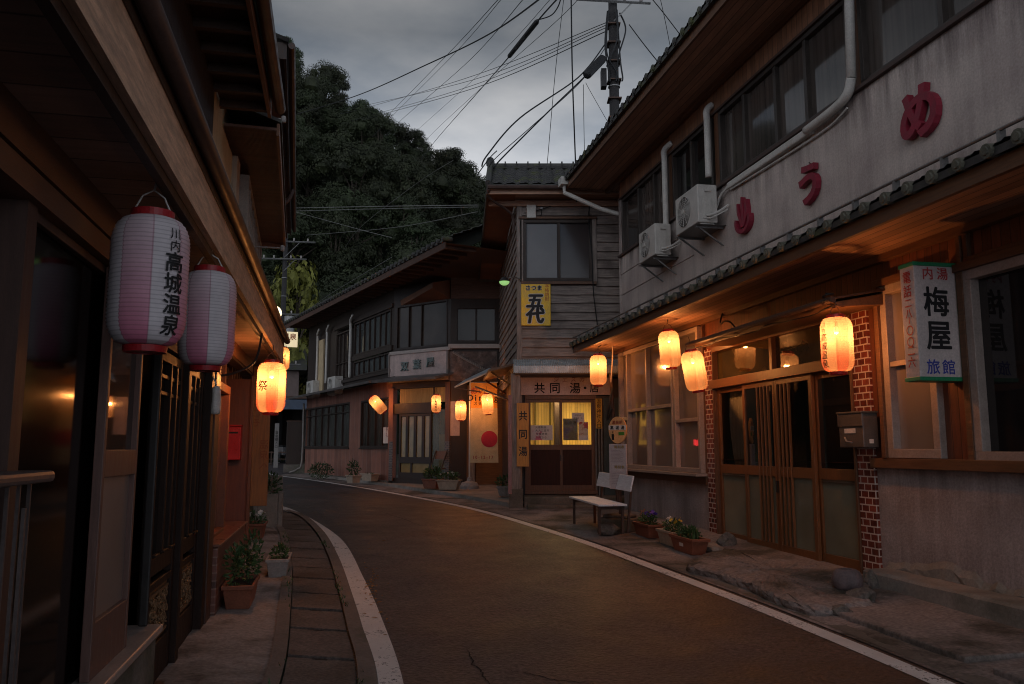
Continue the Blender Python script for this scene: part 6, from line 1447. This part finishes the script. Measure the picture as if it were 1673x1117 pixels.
# ---------------------------------------------------------------- lanterns
PINK = (.56, .17, .26)
PAPER_LIT = paper('lit lantern paper', True, (.46, .12, .11), (.47, .39, .33)); PAPER_LITW = paper('lit plain lantern paper', True, (.45, .30, .23), (.47, .39, .33)); PAPER_DIM = paper('unlit lantern paper', False, PINK, (.60, .53, .545))
CAP = M('red lantern ring', (.30, .014, .018), .35, .15, 9, bump=.03)
BULB = emit('warm bulb', (1, .62, .25), .6)
def lantern(px, ptop, pbot, y, label, lit=True, plain=False, text=None, az=0, tilt=0.0, power=30.0, red=False, cord=.12, tsize=1.0, pk=-20):
    top = at(px, ptop, y); bot = at(px, pbot, y); h = (top.z - bot.z) / max(.5, math.cos(tilt)); r = h * .258
    o = thing('paper_lantern', top, 0, label, 'lantern', 'paper lanterns along the street'); face = math.degrees(math.atan2(-top.y, -top.x)); spin = face + pk + 112.5; o.rotation_mode = 'ZYX'; o.rotation_euler = (0, -tilt, rad(spin))
    ch = .05 * h; body = h - 2 * ch
    def rad_(t):                              # t: 0 top .. 1 bottom
        e = min(t, 1 - t)
        f = 1 if e > .22 else .53 + .47 * math.sqrt(max(0, 1 - ((.22 - e) / .22) ** 2.2))
        return r * f
    ribs = 34; mb = MB(); prof = []
    for i in range(ribs * 2 + 1):
        t = i / (ribs * 2); prof.append((rad_(t) * (1.0 if i % 2 == 0 else .968), -ch - body * t))
    mb.lathe(prof, 48); mb.build('shade', (PAPER_LITW if plain else PAPER_LIT) if lit else PAPER_DIM, o, smooth=True)
    r0 = r * .55
    mb = MB(); mb.lathe([(r0 * .86, 0), (r0, 0), (r0 * 1.03, -ch * 1.15), (r0 * .88, -ch * 1.15), (r0 * .86, 0)], 32); mb.build('top_ring', CAP, o)
    mb = MB(); mb.lathe([(r0 * .86, -h + ch * .9), (r0 * 1.03, -h + ch * .9), (r0 * .98, -h), (r0 * .86, -h), (r0 * .86, -h + ch * .9)], 32); mb.lathe([(r0 * .86, -h + .004), (.001, -h + .004)], 24); mb.build('bottom_ring', CAP, o)
    mb = MB(); mb.tube([(-r0 * .9, 0, -.01), (-r0 * .5, 0, cord * .5), (0, 0, cord * .72), (r0 * .5, 0, cord * .5), (r0 * .9, 0, -.01)], .0035, 6); mb.tube([(0, 0, cord * .7), (.008, 0, cord * 1.1), (0, 0, cord * 1.5)], .005, 6); mb.build('hanger', CORD_W if not lit else RUST_MT, o)
    if text:
        t = MB(); a0 = rad(face + az - spin)
        def fn(a, b, d):
            tt = min(.97, max(.03, (-b - ch) / body)); rr = rad_(tt) + .004; an = a0 + a / r
            return (rr * math.cos(an), rr * math.sin(an), b)
        if text == '祭': write(t, '祭', fn, 0, -h * .48, h * .20, bold=.02)
        else:
            write(t, text[:2], fn, 0, -h * .235, h * .085 * tsize, vertical=True, step=1.02, bold=.012)
            write(t, text[2:], fn, 0, -h * .61, h * .145 * tsize, vertical=True, step=1.0, bold=.02 if lit else .035)
        t.build('lettering', RED_INK if red else INK, o)
    if lit:
        zb = -h * .27
        mb = MB(); mb.lathe([(.001, zb + .045), (.018, zb + .035), (.028, zb), (.02, zb - .025), (.001, zb - .033)], 12); mb.build('bulb', BULB, o, smooth=True)
        mb = MB(); mb.tube([(0, 0, zb + .045), (0, 0, zb + .09)], .016, 8); mb.tube([(0, 0, zb + .09), (0, 0, -.0)], .004, 6); mb.build('bulb_socket', INK, o)
        l = bpy.data.lights.new('lantern_light', 'POINT'); l.energy = power * random.Random(px).uniform(.84, 1.16); l.color = (1.0, .38, .105); l.shadow_soft_size = .035
        lo = bpy.data.objects.new('lantern_light', l); COL.objects.link(lo); lo.parent = o; lo.location = (0, 0, zb - .05); lo.visible_camera = False
    return o
T = '川内高城温泉'
lantern(250, 346, 576, 3.06, 'large unlit pink and white lantern with black brush writing, nearest the viewer', False, text=T, az=36, cord=.12)
lantern(343, 437, 606, 4.15, 'unlit pink and white lantern without visible writing under the timber house eave', False, cord=.10)
lantern(445, 588, 678, 7.75, 'lit pink gored lantern with one red character at the end of the timber eave', True, text='祭', az=-36, pk=4, red=True, cord=.10)
lantern(463, 566, 606, 13.2, 'lit lantern mostly hidden behind the tip of the timber eave', True, plain=True, text=T, az=10, power=16)
lantern(1365, 514, 612, 7.75, 'lit lantern with black brush writing hanging at the near end of the entrance canopy', True, plain=False, text=T, az=-50, pk=20)
lantern(1128, 571, 641, 10.9, 'tilted lit lantern at the far end of the entrance canopy', True, plain=True, tilt=rad(9))
lantern(1091, 538, 603, 11.9, 'lit lantern hung from the tiled eave in front of the inn window', True, plain=True, tilt=rad(4))
lantern(977, 578, 631, 14.9, 'lit lantern on a bent bracket between the inn and the bathhouse', True, plain=True)
lantern(795, 642, 678, 20.4, 'lit lantern in the passage beside the bathhouse, nearest the amber name board', True, plain=True, tilt=rad(5), power=25)
lantern(753, 653, 688, 20.9, 'lit lantern beside the white banner pole', True, plain=True, power=25)
lantern(713, 644, 675, 21.9, 'lit lantern with writing above the curtained door of the old inn', True, plain=True, text=T, az=-6, power=20)
lantern(606, 648, 674, 23.6, 'strongly tilted lit lantern under the old inn canopy', True, plain=True, tilt=rad(42), power=20)
def lantern_bracket():
    p = at(977, 578, 14.9); u, off = R.loc(p.x, p.y)
    o = fthing('lantern_bracket', R, 7.0, .30, gz(15) + .05, 'leaning bent pole bracket carrying the lantern between inn and bathhouse', 'bracket')
    t = Vector((u - 7.0, off - .30, p.z + .12 - gz(15) - .05))
    a0, a1 = t + Vector((0, -.42, -.35)), t + Vector((0, -.30, .02))
    mb = MB(); mb.tube([(.45, -.12, 0), (.30, .02, 2.2), (.22, .06, 2.55)], .035, 8); mb.build('pole', RUST_MT, o)
    mb = MB(); mb.tube(spl3([(.22, .06, 2.4), (t.x * .6 + .08, t.y - .32, t.z + .02), (t.x * .8, t.y - .16, t.z + .10), t]), .014, 8); mb.build('arch', ALU_W, o)
    mb = MB(); mb.tube(spl3([(.26, .02, 2.3), (.22, .1, 2.0), (.34, .10, 1.7), (.24, .04, 1.9)]), .02, 6); mb.build('cable_coil', CABLE, o)
lantern_bracket()
def eave_lead():
    o = fthing('hanging_lead', L, 0, 0, 0, 'black electric lead drooping between the timber eave and the door post', 'cable')
    mb = MB(); a, b = at(428, 545, 7.2), at(345, 614, 6.6); m1, m2 = at(416, 590, 7.0), at(380, 610, 6.8)
    loc = lambda p: (*L.loc(p.x, p.y), p.z)
    mb.tube(spl3([loc(a), loc(m1), loc(m2), loc(b)]), .010, 6); mb.build('lead_cable', CABLE, o)
eave_lead()
def globe_lamp():
    p = at(448, 511, 13.8); o = thing('globe_lamp', p, 0, 'round white globe lamp glowing above the timber eave', 'lamp')
    mb = MB(); r = .125; mb.lathe([(r * math.sin(math.pi * i / 16) + .0005, -r * math.cos(math.pi * i / 16)) for i in range(17)], 24); mb.build('globe', emit('white globe', (1.0, .80, .48), 2.2), o, smooth=True)
    mb = MB(); mb.lathe([(.05, -.125), (.06, -.15), (.035, -.22), (.035, -.26)], 14); mb.tube([(0, 0, -.24), (-.1, 0, -.6), (-.6, .0, -.65)], .02, 6); mb.build('holder', DARK_MT, o)
    p = at(478, 551, 30); o = thing('lit_sign', p, .35, 'small lit sign with red characters far down the street', 'sign')
    mb = MB(); mb.box(-.42, .18, -.06, .06, -.36, .20); mb.build('sign_box', emit('lit sign face', (1.0, .82, .50), .55), o)
    t = MB(); write(t, '温泉', lambda a, b, d: (a, -.068, b), -.12, .02, .26, bold=.03); t.build('lettering', RED_INK, o)
globe_lamp()

# ================================================================ far end of the street
def far_things():
    gy = lambda y: gz(y)
    o = thing('pale_house', (-13.2, 42, gy(42)), .25, 'pale pinkish house wall with a grey roof far behind the utility pole', 'house')
    mb = MB(); mb.box(-3.2, 2.1, 0, 5, -.5, 4.6); mb.build('wall', M('dull pink wall', (.15, .11, .10), .85, .2, 3, bump=.1, streak=.3), o); mb = MB(); mb.hexa([(-3.6, -.5, 4.55), (2.5, -.5, 4.55), (2.5, 5.5, 4.55), (-3.6, 5.5, 4.55), (-3.6, 2.4, 6.1), (2.5, 2.4, 6.1), (2.5, 2.6, 6.1), (-3.6, 2.6, 6.1)]); mb.build('roof', TILE, o)
    f = window(o, .2, 1.4, 2.6, 3.8, -.02, (.8,), (), .06, .05, .08, ALU, G_DARK)
    o = thing('open_carport', (-9.9, 38.2, gy(38)), .1, 'dark open carport with a faded blue sheet along its front edge', 'carport')
    mb = MB(); mb.box(-1.6, 2.6, 3.8, 4.0, -.3, 3.0); mb.box(-1.6, -1.5, 0, 4, -.3, 3.0); mb.box(2.5, 2.6, 0, 4, -.3, 3); mb.build('wall', WOOD_DK, o); mb = MB(); mb.box(-1.8, 2.8, -.3, 4.2, 3.0, 3.12); mb.build('roof', RUST_MT, o)
    mb = MB(); mb.box(-1.2, 2.2, -.32, -.28, 2.5, 2.95); mb.build('blue_sheet', M('faded blue sheet', (.06, .08, .12), .7, .3, 3, bump=.2), o)
    for x in (-1.7, .6, 2.5): mb = MB(); mb.box(x, x + .12, -.2, -.08, -.3, 3.0); mb.build('post', WOOD_DK, o)
    p = at(474, 731, 38.8); o = thing('motor_scooter', (p.x, 38.9, gy(38.9)), 1.2, 'dim motor scooter parked inside the dark carport', 'scooter')
    for x in (-.6, .6): mb = MB(); mb.tube([(x + .001 * math.cos(t), .0, 0) for t in (0, 1)], .01, 4); w = MB(); w.tube([(x + .25 * math.cos(t * math.pi / 10), 0, .25 + .25 * math.sin(t * math.pi / 10)) for t in range(21)], .05, 8, cap=False); w.build('wheel', CABLE, o)
    mb = MB(); mb.hexa([(-.75, -.14, .35), (.1, -.14, .3), (.1, .14, .3), (-.75, .14, .35), (-.8, -.13, .72), (.0, -.13, .72), (.0, .13, .72), (-.8, .13, .72)]); mb.box(.05, .5, -.14, .14, .26, .34); mb.hexa([(.42, -.16, .3), (.62, -.12, .3), (.62, .12, .3), (.42, .16, .3), (.36, -.14, .95), (.48, -.1, .95), (.48, .1, .95), (.36, .14, .95)]); mb.build('body', M('dull scooter paint', (.12, .11, .11), .4, .2, 6, bump=0), o, bevel=.03)
    mb = MB(); mb.box(-.78, -.02, -.12, .12, .72, .80); mb.build('seat', CABLE, o, bevel=.03); mb = MB(); mb.tube([(.36, -.32, 1.05), (.42, 0, 1.0), (.36, .32, 1.05)], .02, 6); mb.build('handlebar', DARK_MT, o)
    p = gr(452, 752, 0); y = 35.5; q = at(451, 740, y); o = thing('white_marker_post', (q.x, y, gy(y)), .2, 'thin white marker post with small writing standing on the verge', 'sign post')
    mb = MB(); mb.box(-.09, .09, -.02, .02, -.1, 1.9); mb.build('board', M('weathered marker', (.20, .18, .17), .7, .2, 6, bump=0), o); t = MB(); write(t, '温泉郷入口', lambda a, b, d: (a, -.025, b), 0, 1.2, .13, vertical=True, step=1.15, bold=.01); t.build('lettering', INK, o)
    o = thing('low_fence', (-11.0, 36.9, gy(37)), .35, 'rusty low railing along the grass verge in front of the carport', 'fence')
    mb = MB(); mb.box(-1.2, 1.6, -.02, .02, .55, .6); mb.box(-1.2, 1.6, -.02, .02, .25, .29); mb.build('rail', RUST_MT, o)
    for i in range(5): mb = MB(); mb.box(-1.2 + .68 * i, -1.15 + .68 * i, -.025, .025, -.1, .62); mb.build('fence_post', RUST_MT, o)
    o = thing('dark_gate_post', (-8.75, 33.1, gy(33)), .3, 'square black post beside the downpipe at the far corner of the old inn', 'post'); mb = MB(); mb.box(-.34, .34, -.2, .2, -.2, 2.0); mb.build('post_shaft', WOOD_DK, o, bevel=.01); mb = MB(); mb.box(-.42, .42, -.28, .28, -.2, .3); mb.build('post_foot', CONC_DK, o); mb = MB(); mb.box(-.36, .36, -.22, .22, 2.0, 2.05); mb.build('cap', RUST_MT, o)
far_things()

def utility_pole(x, y, h, r, label, arms):
    o = thing('utility_pole', (x, y, gz(y)), 0, label, 'utility pole')
    mb = MB(); mb.tube([(0, 0, -.3), (0, 0, h)], [r, r * .62], 16); mb.build('pole_shaft', POLE_C, o, smooth=True)
    for (z, w, rot) in arms:
        mb = MB(); c, s = math.cos(rot), math.sin(rot)
        pts = [(-w * c, -w * s), (w * c, w * s)]; mb.tube([(pts[0][0], pts[0][1] - r * 1.1, z), (pts[1][0], pts[1][1] - r * 1.1, z)], .04, 4); mb.tube([(w * .5 * c, w * .5 * s - r, z), (0, -r, z - w * .55)], .018, 6); mb.build('crossarm', GREY_MT, o)
        for k in (-.9, -.45, .3, .75):
            m2 = MB(); m2.lathe([(.02, 0), (.05, .03), (.035, .07), (.05, .10), (.03, .15), (.001, .17)], 10, (w * k * c, w * k * s - r * 1.1, z + .03)); m2.build('insulator', PALE_PL, o)
    for z in (h * .55, h * .62, h * .7, h * .78):
        mb = MB(); mb.tube([(0, 0, z), (0, 0, z + .03)], r * .86, 16); mb.build('band', GREY_MT, o)
    for k in range(9):
        z = h * .30 + k * .45; a = (k % 2) * math.pi; mb = MB(); mb.tube([(r * .7 * math.cos(a), 0, z), (r * 1.75 * math.cos(a), 0, z + .01)], .009, 5); mb.build('step_bolt', GREY_MT, o)
    if h > 13:                             # clamps, a cable rack and slack loops near the crossarm
        for k in range(7):
            z = 9.2 + k * .52; mb = MB(); mb.box(-r * .95, r * .95, -r * 1.05, r * 1.0, z, z + .035); mb.build('clamp', RUST_MT, o)
        for k in range(5):
            a = 1.3 * k; mb = MB(); mb.tube(spl3([(r * math.cos(a), -r * abs(math.sin(a)) - .02, 12.7), (r * 1.6 * math.cos(a), -r * 1.4, 12.1 - .2 * k), (r * 1.1 * math.cos(a + 1), -r * 1.1, 11.4 - .15 * k), (r * math.cos(a + 1.4), -r, 10.7)]), .022, 6); mb.build('slack_cable', CABLE, o)
        mb = MB(); mb.box(-r - .16, -r - .02, -.12, .12, 10.6, 11.1); mb.build('cable_rack', DARK_MT, o)
    return o
PX, PY = at(1006, 300, 20.5).x, 20.5
utility_pole(PX, PY, 13.6, .185, 'dark concrete utility pole rising behind the inn roof against the sky', [(12.93, 1.0, .1)])
mbp = at(463, 500, 40); fp = utility_pole(mbp.x, 40, 11.6, .17, 'distant utility pole with crossarms and a transformer before the wooded hill', [(10.9, 1.5, .15), (10.0, 1.1, .1), (7.2, 1.5, .1), (4.7, 1.0, .1)])
m_ = MB(); m_.tube([(.35, -.1, 6.3), (.35, -.1, 7.1)], .26, 14); m_.build('transformer', GREY_MT, fp)

# wires, each its own
def wire(pts, r, label, sag=.0, sleeve=None, white=False, n=26):
    """pts: (px, py, depth) points the wire runs through"""
    P = [at(*p) for p in pts]; c = sum(P, Vector()) / len(P); o = thing('overhead_wire', c, 0, label, 'wire', 'overhead wires')
    Q = spl3(P, 10) if len(P) > 2 else [P[0].lerp(P[1], i / n) - Vector((0, 0, sag * 4 * (i / n) * (1 - i / n))) for i in range(n + 1)]
    mb = MB(); mb.tube([q - c for q in Q], r, 5); mb.build('strand', CABLE if not white else GREY_MT, o)
    if sleeve:
        a, b = at(*sleeve[0]), at(*sleeve[1]); mb = MB(); d = b - a; mb.tube([a - c, a + d * .04 - c, b - d * .04 - c, b - c], [sleeve[2] * .5, sleeve[2], sleeve[2], sleeve[2] * .5], 10); mb.build('splice_sleeve', INK, o)
    return o
wire([(466, 192, 45), (580, 157, 36), (700, 104, 26), (800, 55, 20), (895, -12, 15)], .020, 'thick wire rising from the hillside past the mid sky to the top edge')
wire([(630, 192, 60), (730, 90, 35), (822, -10, 20)], .012, 'upper strand of a thin wire pair climbing steeply from the hill crest')
wire([(608, 224, 62), (640, 190, 60), (740, 90, 35), (826, -10, 20)], .010, 'lower strand of a thin wire pair climbing steeply from the hill crest')
wire([(628, 224, 62), (654, 197, 60), (760, 105, 36), (862, -10, 20)], .012, 'single thin wire just beside the steep pair')
wire([(686, 262, 64), (716, 224, 60), (790, 140, 32), (832, 92, 22), (880, 32, 18), (916, -8, 16)], .018, 'thick cable with a long black splice sleeve', sleeve=((831, 93, 22), (879, 33, 18), .062))
wire([(880, 32, 18), (900, 25, 17.5), (912, 10, 17), (918, -10, 16.5)], .014, 'looped tail wire leaving the long black sleeve')
wire([(555, 186, 62), (590, 178, 60), (760, 128, 34), (992, 36, 20.4)], .011, 'highest of the four gently sloping wires tied to the near pole')
wire([(560, 181, 62), (596, 172, 60), (770, 131, 34), (992, 40, 20.4)], .011, 'second of the four gently sloping wires tied to the near pole')
wire([(575, 197, 62), (610, 187, 60), (770, 140, 34), (992, 44, 20.4)], .011, 'third of the four gently sloping wires tied to the near pole')
wire([(592, 196, 62), (626, 186, 60), (780, 142, 34), (992, 50, 20.4)], .014, 'lowest of the four gently sloping wires tied to the near pole')
wire([(678, 250, 56), (706, 218, 50), (790, 140, 30), (905, 38, 20), (950, -8, 17)], .008, 'fine wire with a small joint crossing the steep cable')
wire([(650, 242, 62), (680, 214, 60), (795, 110, 32), (905, -8, 18)], .008, 'fine wire meeting the sky top beside the long sleeve')
wire([(787, 272, 17.6), (797, 252, 17.6), (850, 192, 18), (945, 126, 19.5), (990, 70, 20.4)], .018, 'upper strand of the sagging bundle from the bathhouse ridge to the pole')
wire([(798, 274, 17.6), (812, 256, 17.6), (870, 205, 18), (950, 132, 19.5), (990, 76, 20.4)], .010, 'middle strand of the sagging bundle above the bathhouse roof')
wire([(806, 276, 17.6), (820, 258, 17.6), (900, 178, 18.5), (952, 128, 19.6), (988, 92, 20.3)], .018, 'lower strand of the sagging bundle with a thick black splice box', sleeve=((958, 123, 19.6), (985, 95, 20.2), .115))
wire([(780, 285, 17), (800, 258, 17), (812, 246, 17)], .012, 'short service wire looping off the bathhouse gable')
wire([(933, -10, 15.0), (935, 120, 15.8), (940, 262, 16.6), (942, 330, 16.75)], .016, 'thick vertical wire dropping to the bathhouse eave')
wire([(893, 276, 17.8), (895, 256, 18), (908, 110, 18), (922, -10, 18)], .008, 'thin steep wire above the bathhouse ridge')
wire([(956, 276, 18.0), (955, 254, 18.5), (954, 205, 19), (953, 138, 19.5)], .008, 'thin vertical wire hanging below the black splice box')
wire([(998, 208, 20.3), (965, 150, 19.8), (957, 135, 19.6)], .007, 'thin stay wire from the splice box to the pole side')
wire([(1028, 40, 20.5), (1052, 72, 20), (1084, 112, 19)], .014, 'short wire leaving the pole towards the inn roof')
wire([(1062, -6, 18), (1085, 22, 18.5), (1120, 68, 19)], .012, 'wire above the inn roof with a small joint')
wire([(1078, -6, 18), (1088, 40, 18.5), (1098, 92, 19)], .008, 'thin wire crossing above the inn roof')
wire([(466, 340, 30), (620, 337, 24), (782, 335, 19)], .012, 'upper of two level wires against the wooded hill', white=True)
wire([(466, 345, 30), (620, 341, 24), (782, 338, 19)], .010, 'lower of two level wires against the wooded hill', white=True)
wire([(468, 342, 38), (585, 374, 30), (640, 388, 27)], .010, 'wire slanting down from the far pole before the dark trees', white=True)
wire([(500, 384, 39), (640, 372, 28), (780, 346, 18)], .010, 'wire slanting up to the bathhouse verge before the dark trees', white=True)
wire([(560, 410, 36), (590, 370, 30), (680, 300, 26), (740, 262, 22)], .008, 'faint wire climbing through the dark trees', white=True)
wire([(486, 520, 36), (540, 480, 32), (640, 420, 27)], .010, 'wire from the old inn eave up towards the hill', white=True)

# ================================================================ wooded hill
SIL = [(380, 50), (467, 92), (500, 96), (530, 122), (560, 146), (580, 158), (605, 176), (640, 188), (680, 204), (710, 222), (735, 252), (752, 280), (775, 304), (800, 335), (900, 420)]
def sil(px):
    for (a, b), (c, d) in zip(SIL, SIL[1:]):
        if a <= px <= c: return b + (d - b) * (px - a) / (c - a)
    return SIL[0][1] - 1.0 * (SIL[0][0] - px) * .5 if px < SIL[0][0] else 420
def hill_z(x, y):
    """slope rising from the valley floor to a crest about eighty metres off"""
    px = CX + x / 80 * 1341; crest = EYE + (732.5 - sil(min(max(px, 240), 900))) * 80 / 1341 * .985 - 2.9
    crest = max(crest, 3); t = (y - 47) / (82 - 47); t = max(0, min(1.25, t)); s = t if t < 1 else 1 - (t - 1) * .6
    base = gz(47)
    return base + (crest - base) * (s ** .85 if s > 0 else 0) + 1.0 * math.sin(x * .5 + y * .3) * min(1, t * 4)
def build_hill():
    mb = MB(); xs = [-80 + 1.8 * i for i in range(68)]; ys = [46.5 + 1.8 * i for i in range(25)]; n = len(xs)
    mb.add([(x, y, hill_z(x, y) - (.5 if j == 0 else 0)) for j, y in enumerate(ys) for x in xs], [(j*n+i, j*n+i+1, (j+1)*n+i+1, (j+1)*n+i) for j in range(len(ys)-1) for i in range(n-1)])
    tag(mb.build('hill', M('dark forest floor', (.018, .022, .010), .95, .4, .6, bump=.6, bs=3, world=True), smooth=True), kind='structure')
build_hill()
def leafmat(name, col):
    if name in _M: return _M[name]
    m, nt, p, out = _nodes(name); Lk = nt.links.new
    oi = nt.nodes.new('ShaderNodeObjectInfo'); g = nt.nodes.new('ShaderNodeTexCoord')
    n1 = _noise(nt, g.outputs['Object'], 1.1, 3, .6); hs = nt.nodes.new('ShaderNodeHueSaturation')
    hs.inputs['Color'].default_value = (*col, 1); Lk(_ramp(nt, oi.outputs['Random'], 0, .462, 1, .525), hs.inputs['Hue']); Lk(_math(nt, 'MULTIPLY', _ramp(nt, n1, .3, .55, .7, 1.5), _ramp(nt, oi.outputs['Random'], 0, .65, 1, 1.4)), hs.inputs['Value'])
    Lk(hs.outputs[0], p.inputs['Base Color']); p.inputs['Roughness'].default_value = .6; p.inputs['Specular IOR Level'].default_value = .25
    _M[name] = m; return m
CROWN = leafmat('evergreen crown', (.024, .030, .013)); CROWN_Y = leafmat('autumn crown', (.105, .098, .020)); BARK = M('bark', (.05, .038, .028), .9, .3, 4, bump=.4)
def tree_mesh(seed, rx, h, n_cl, per, leaf):
    """trunk with limbs, and a crown of leaf clusters set about the limb ends with gaps between them"""
    rng = random.Random(seed); tr = MB(); cr = MB()
    tr.tube([(0, 0, -.8), (.05, 0, h * .3), (.1, .05, h * .62), (.05, .05, h * .9)], [.22, .17, .11, .03], 7)
    for k in range(n_cl):
        a = rng.uniform(0, 6.283); e = rng.uniform(-.25, 1.0); rr = rx * math.sqrt(max(.05, 1 - max(0, e) ** 2)) * rng.uniform(.35, .98)
        c = Vector((math.cos(a) * rr, math.sin(a) * rr, h * .58 + e * h * .40)); s = rx * rng.uniform(.30, .50)
        if k % 3 == 0: tr.tube([(.05, 0, h * rng.uniform(.3, .55)), (c.x * .5, c.y * .5, c.z - s * .9), (c.x, c.y, c.z - s * .3)], [.09, .05, .015], 5)
        # a dim core keeps each cluster from being see-through
        nb = 8; core = []
        for j in range(5):
            ph = math.pi * (j + .5) / 5
            for i in range(nb):
                th = 2 * math.pi * i / nb; q = s * rng.uniform(.36, .56); core.append((c.x + q * math.sin(ph) * math.cos(th), c.y + q * math.sin(ph) * math.sin(th), c.z + q * .72 * math.cos(ph)))
        cr.add(core, [(j*nb+i, j*nb+(i+1) % nb, (j+1)*nb+(i+1) % nb, (j+1)*nb+i) for j in range(4) for i in range(nb)])
        for _ in range(per):
            d = Vector((rng.gauss(0, 1), rng.gauss(0, 1), rng.gauss(0, 1))); d.normalize()
            if d.z < -.35 and rng.random() < .75: d.z = -d.z
            q = c + Vector((d.x * s, d.y * s, d.z * s * .72)) * rng.uniform(.72, 1.06)
            nrm = (d + Vector((rng.uniform(-.42, .42), rng.uniform(-.42, .42), rng.uniform(-.2, .45)))).normalized(); t = nrm.orthogonal().normalized(); t = (t * math.cos(rng.uniform(0, 6.28)) + nrm.cross(t) * math.sin(rng.uniform(0, 6.28))).normalized(); b = nrm.cross(t); l = leaf * rng.uniform(.6, 1.35)
            cr.add([q - t * l * .5, q - b * l * .28 + nrm * l * .06, q + t * l * .5, q + b * l * .28 + nrm * l * .06], [(0, 1, 2, 3)])
    return tr, cr
PROTO = []
def proto(seed, rx, h, n_cl, per, leaf, crown, label, group, name='forest_tree'):
    t, c = tree_mesh(seed, rx, h, n_cl, per, leaf); o = thing(name, (0, 0, -200), 0, label, 'tree', group)
    t.build('trunk', BARK, o); c.build('crown', crown, o); return o
def plant_hill():
    rng = random.Random(17)
    kinds = [proto(100 + k, rx, h, n, 330, .17, CROWN, 'dark evergreen tree in the dense wood covering the hillside', 'evergreen trees covering the hillside') for k, (rx, h, n) in enumerate(((2.6, 6.2, 20), (3.2, 6.4, 25), (2.3, 6.8, 17), (3.0, 5.6, 22), (2.0, 7.4, 18)))]
    used = set(); pts = []
    y = 47.5
    while y < 83:
        x = -34 * y / 80 - 8
        while x < 2 + (y - 47) * .06:
            px = CX + x / y * 1341
            if px > 400 and px < 850: pts.append((x + rng.uniform(-1, 1), y + rng.uniform(-.9, .9)))
            x += 2.75
        y += 2.45
    rng.shuffle(pts)
    for (x, y) in pts[:260]:
        k = rng.randrange(5); z = hill_z(x, y) - .6; s = rng.uniform(.62, 1.18)
        if k not in used: o = kinds[k]; o.location = (x, y, z); o.rotation_euler = (0, 0, rng.uniform(0, 6.28)); used.add(k)
        else: o = dup(kinds[k], (x, y, z), rng.uniform(0, 6.28))
        o.scale = (s, s, s * rng.uniform(.9, 1.2))
    # yellowing trees at the foot of the hill
    f = proto(300, 2.0, 5.2, 22, 60, .30, CROWN_Y, 'yellowing tree at the hill foot behind the distant pole, tallest of its kind', 'yellowing trees at the foot of the hill', 'autumn_tree')
    p = at(484, 470, 45); f.location = (p.x, 45, gz(45)); f.scale = (1.0, 1.0, 1.95)
    for px, s, lab in ((440, 1.0, 'yellow green tree half hidden by the slatted house'), (515, .75, 'small yellowing tree behind the old inn roof')):
        p = at(px, 500, 46); o = dup(f, (p.x, 46, gz(46)), 2.1 + px, lab); o.scale = (s, s, 1.6 * s)
plant_hill()
def leaf_litter():
    rng = random.Random(33); mb = MB()
    for _ in range(70):
        t = rng.random(); k = rng.gauss(0, 1); px, py = (606 + 8 * k, 955 + 26 * rng.gauss(0, 1)) if t < .8 else (rng.uniform(560, 640), rng.uniform(880, 1090))
        p = gr(px, py, .01); a = rng.uniform(0, 6.28); l = rng.uniform(.012, .03); c, s = math.cos(a), math.sin(a); z = gz(p.y) + .013
        mb.add([(p.x - c * l, p.y - s * l, z), (p.x + s * l * .4, p.y - c * l * .4, z + .006), (p.x + c * l, p.y + s * l, z + .002), (p.x - s * l * .4, p.y + c * l * .4, z + .005)], [(0, 1, 2, 3)])
    o = mb.build('leaf_litter', M('fallen leaf', (.34, .17, .04), .8, .4, 30, bump=0)); tag(o, 'scattered small fallen leaves on the edge line', 'leaf litter', kind='stuff')
    # moss and weeds in the joints of the drain covers
    mb = MB(); rng = random.Random(4)
    for src in (resample(shift(SL_R, -.0), 400), resample(shift(SL_L, .02), 400)):
        for _ in range(150):
            i = rng.randrange(90, 330); 
            if math.sin(i * .09) + rng.uniform(-.6, .6) < .3: continue
            p = src[i] + Vector((rng.uniform(-.03, .03), rng.uniform(-.03, .03))); z = gz(p.y) + .04
            for _ in range(3):
                a = rng.uniform(0, 6.28); h = rng.uniform(.015, .05); w = .006; c, s = math.cos(a), math.sin(a)
                mb.add([(p.x - s * w, p.y + c * w, z), (p.x + s * w, p.y - c * w, z), (p.x + c * h * .6, p.y + s * h * .6, z + h)], [(0, 1, 2)])
    o = mb.build('kerb_weeds', LEAF); tag(o, 'tiny weeds growing in the joints of the drain covers', 'weeds', kind='stuff')
leaf_litter()

def road_cracks():
    rng = random.Random(14)
    for (a, b) in (((765, 1062), (812, 1130)), ((830, 1095), (1010, 1128)), ((1000, 905), (1066, 935)), ((620, 835), (700, 862))):
        p, q = gr(*a), gr(*b); n = 34; L_, R_ = [], []
        d = Vector((q.x - p.x, q.y - p.y)).normalized(); nn = Vector((-d.y, d.x)); off = 0
        for i in range(n):
            t = i / (n - 1); off += rng.uniform(-.014, .014); c = Vector((p.x, p.y)).lerp(Vector((q.x, q.y)), t) + nn * off; w = .005 * math.sin(math.pi * min(1, t + .05)) * rng.uniform(.5, 1.3) + .0012
            L_.append(c + nn * w); R_.append(c - nn * w)
        ribbon('road_crack', L_, R_, .0065, .0065, M('dark crack', (.012, .010, .010), .95, .2, 20, bump=0, world=True), cross=1)
road_cracks()
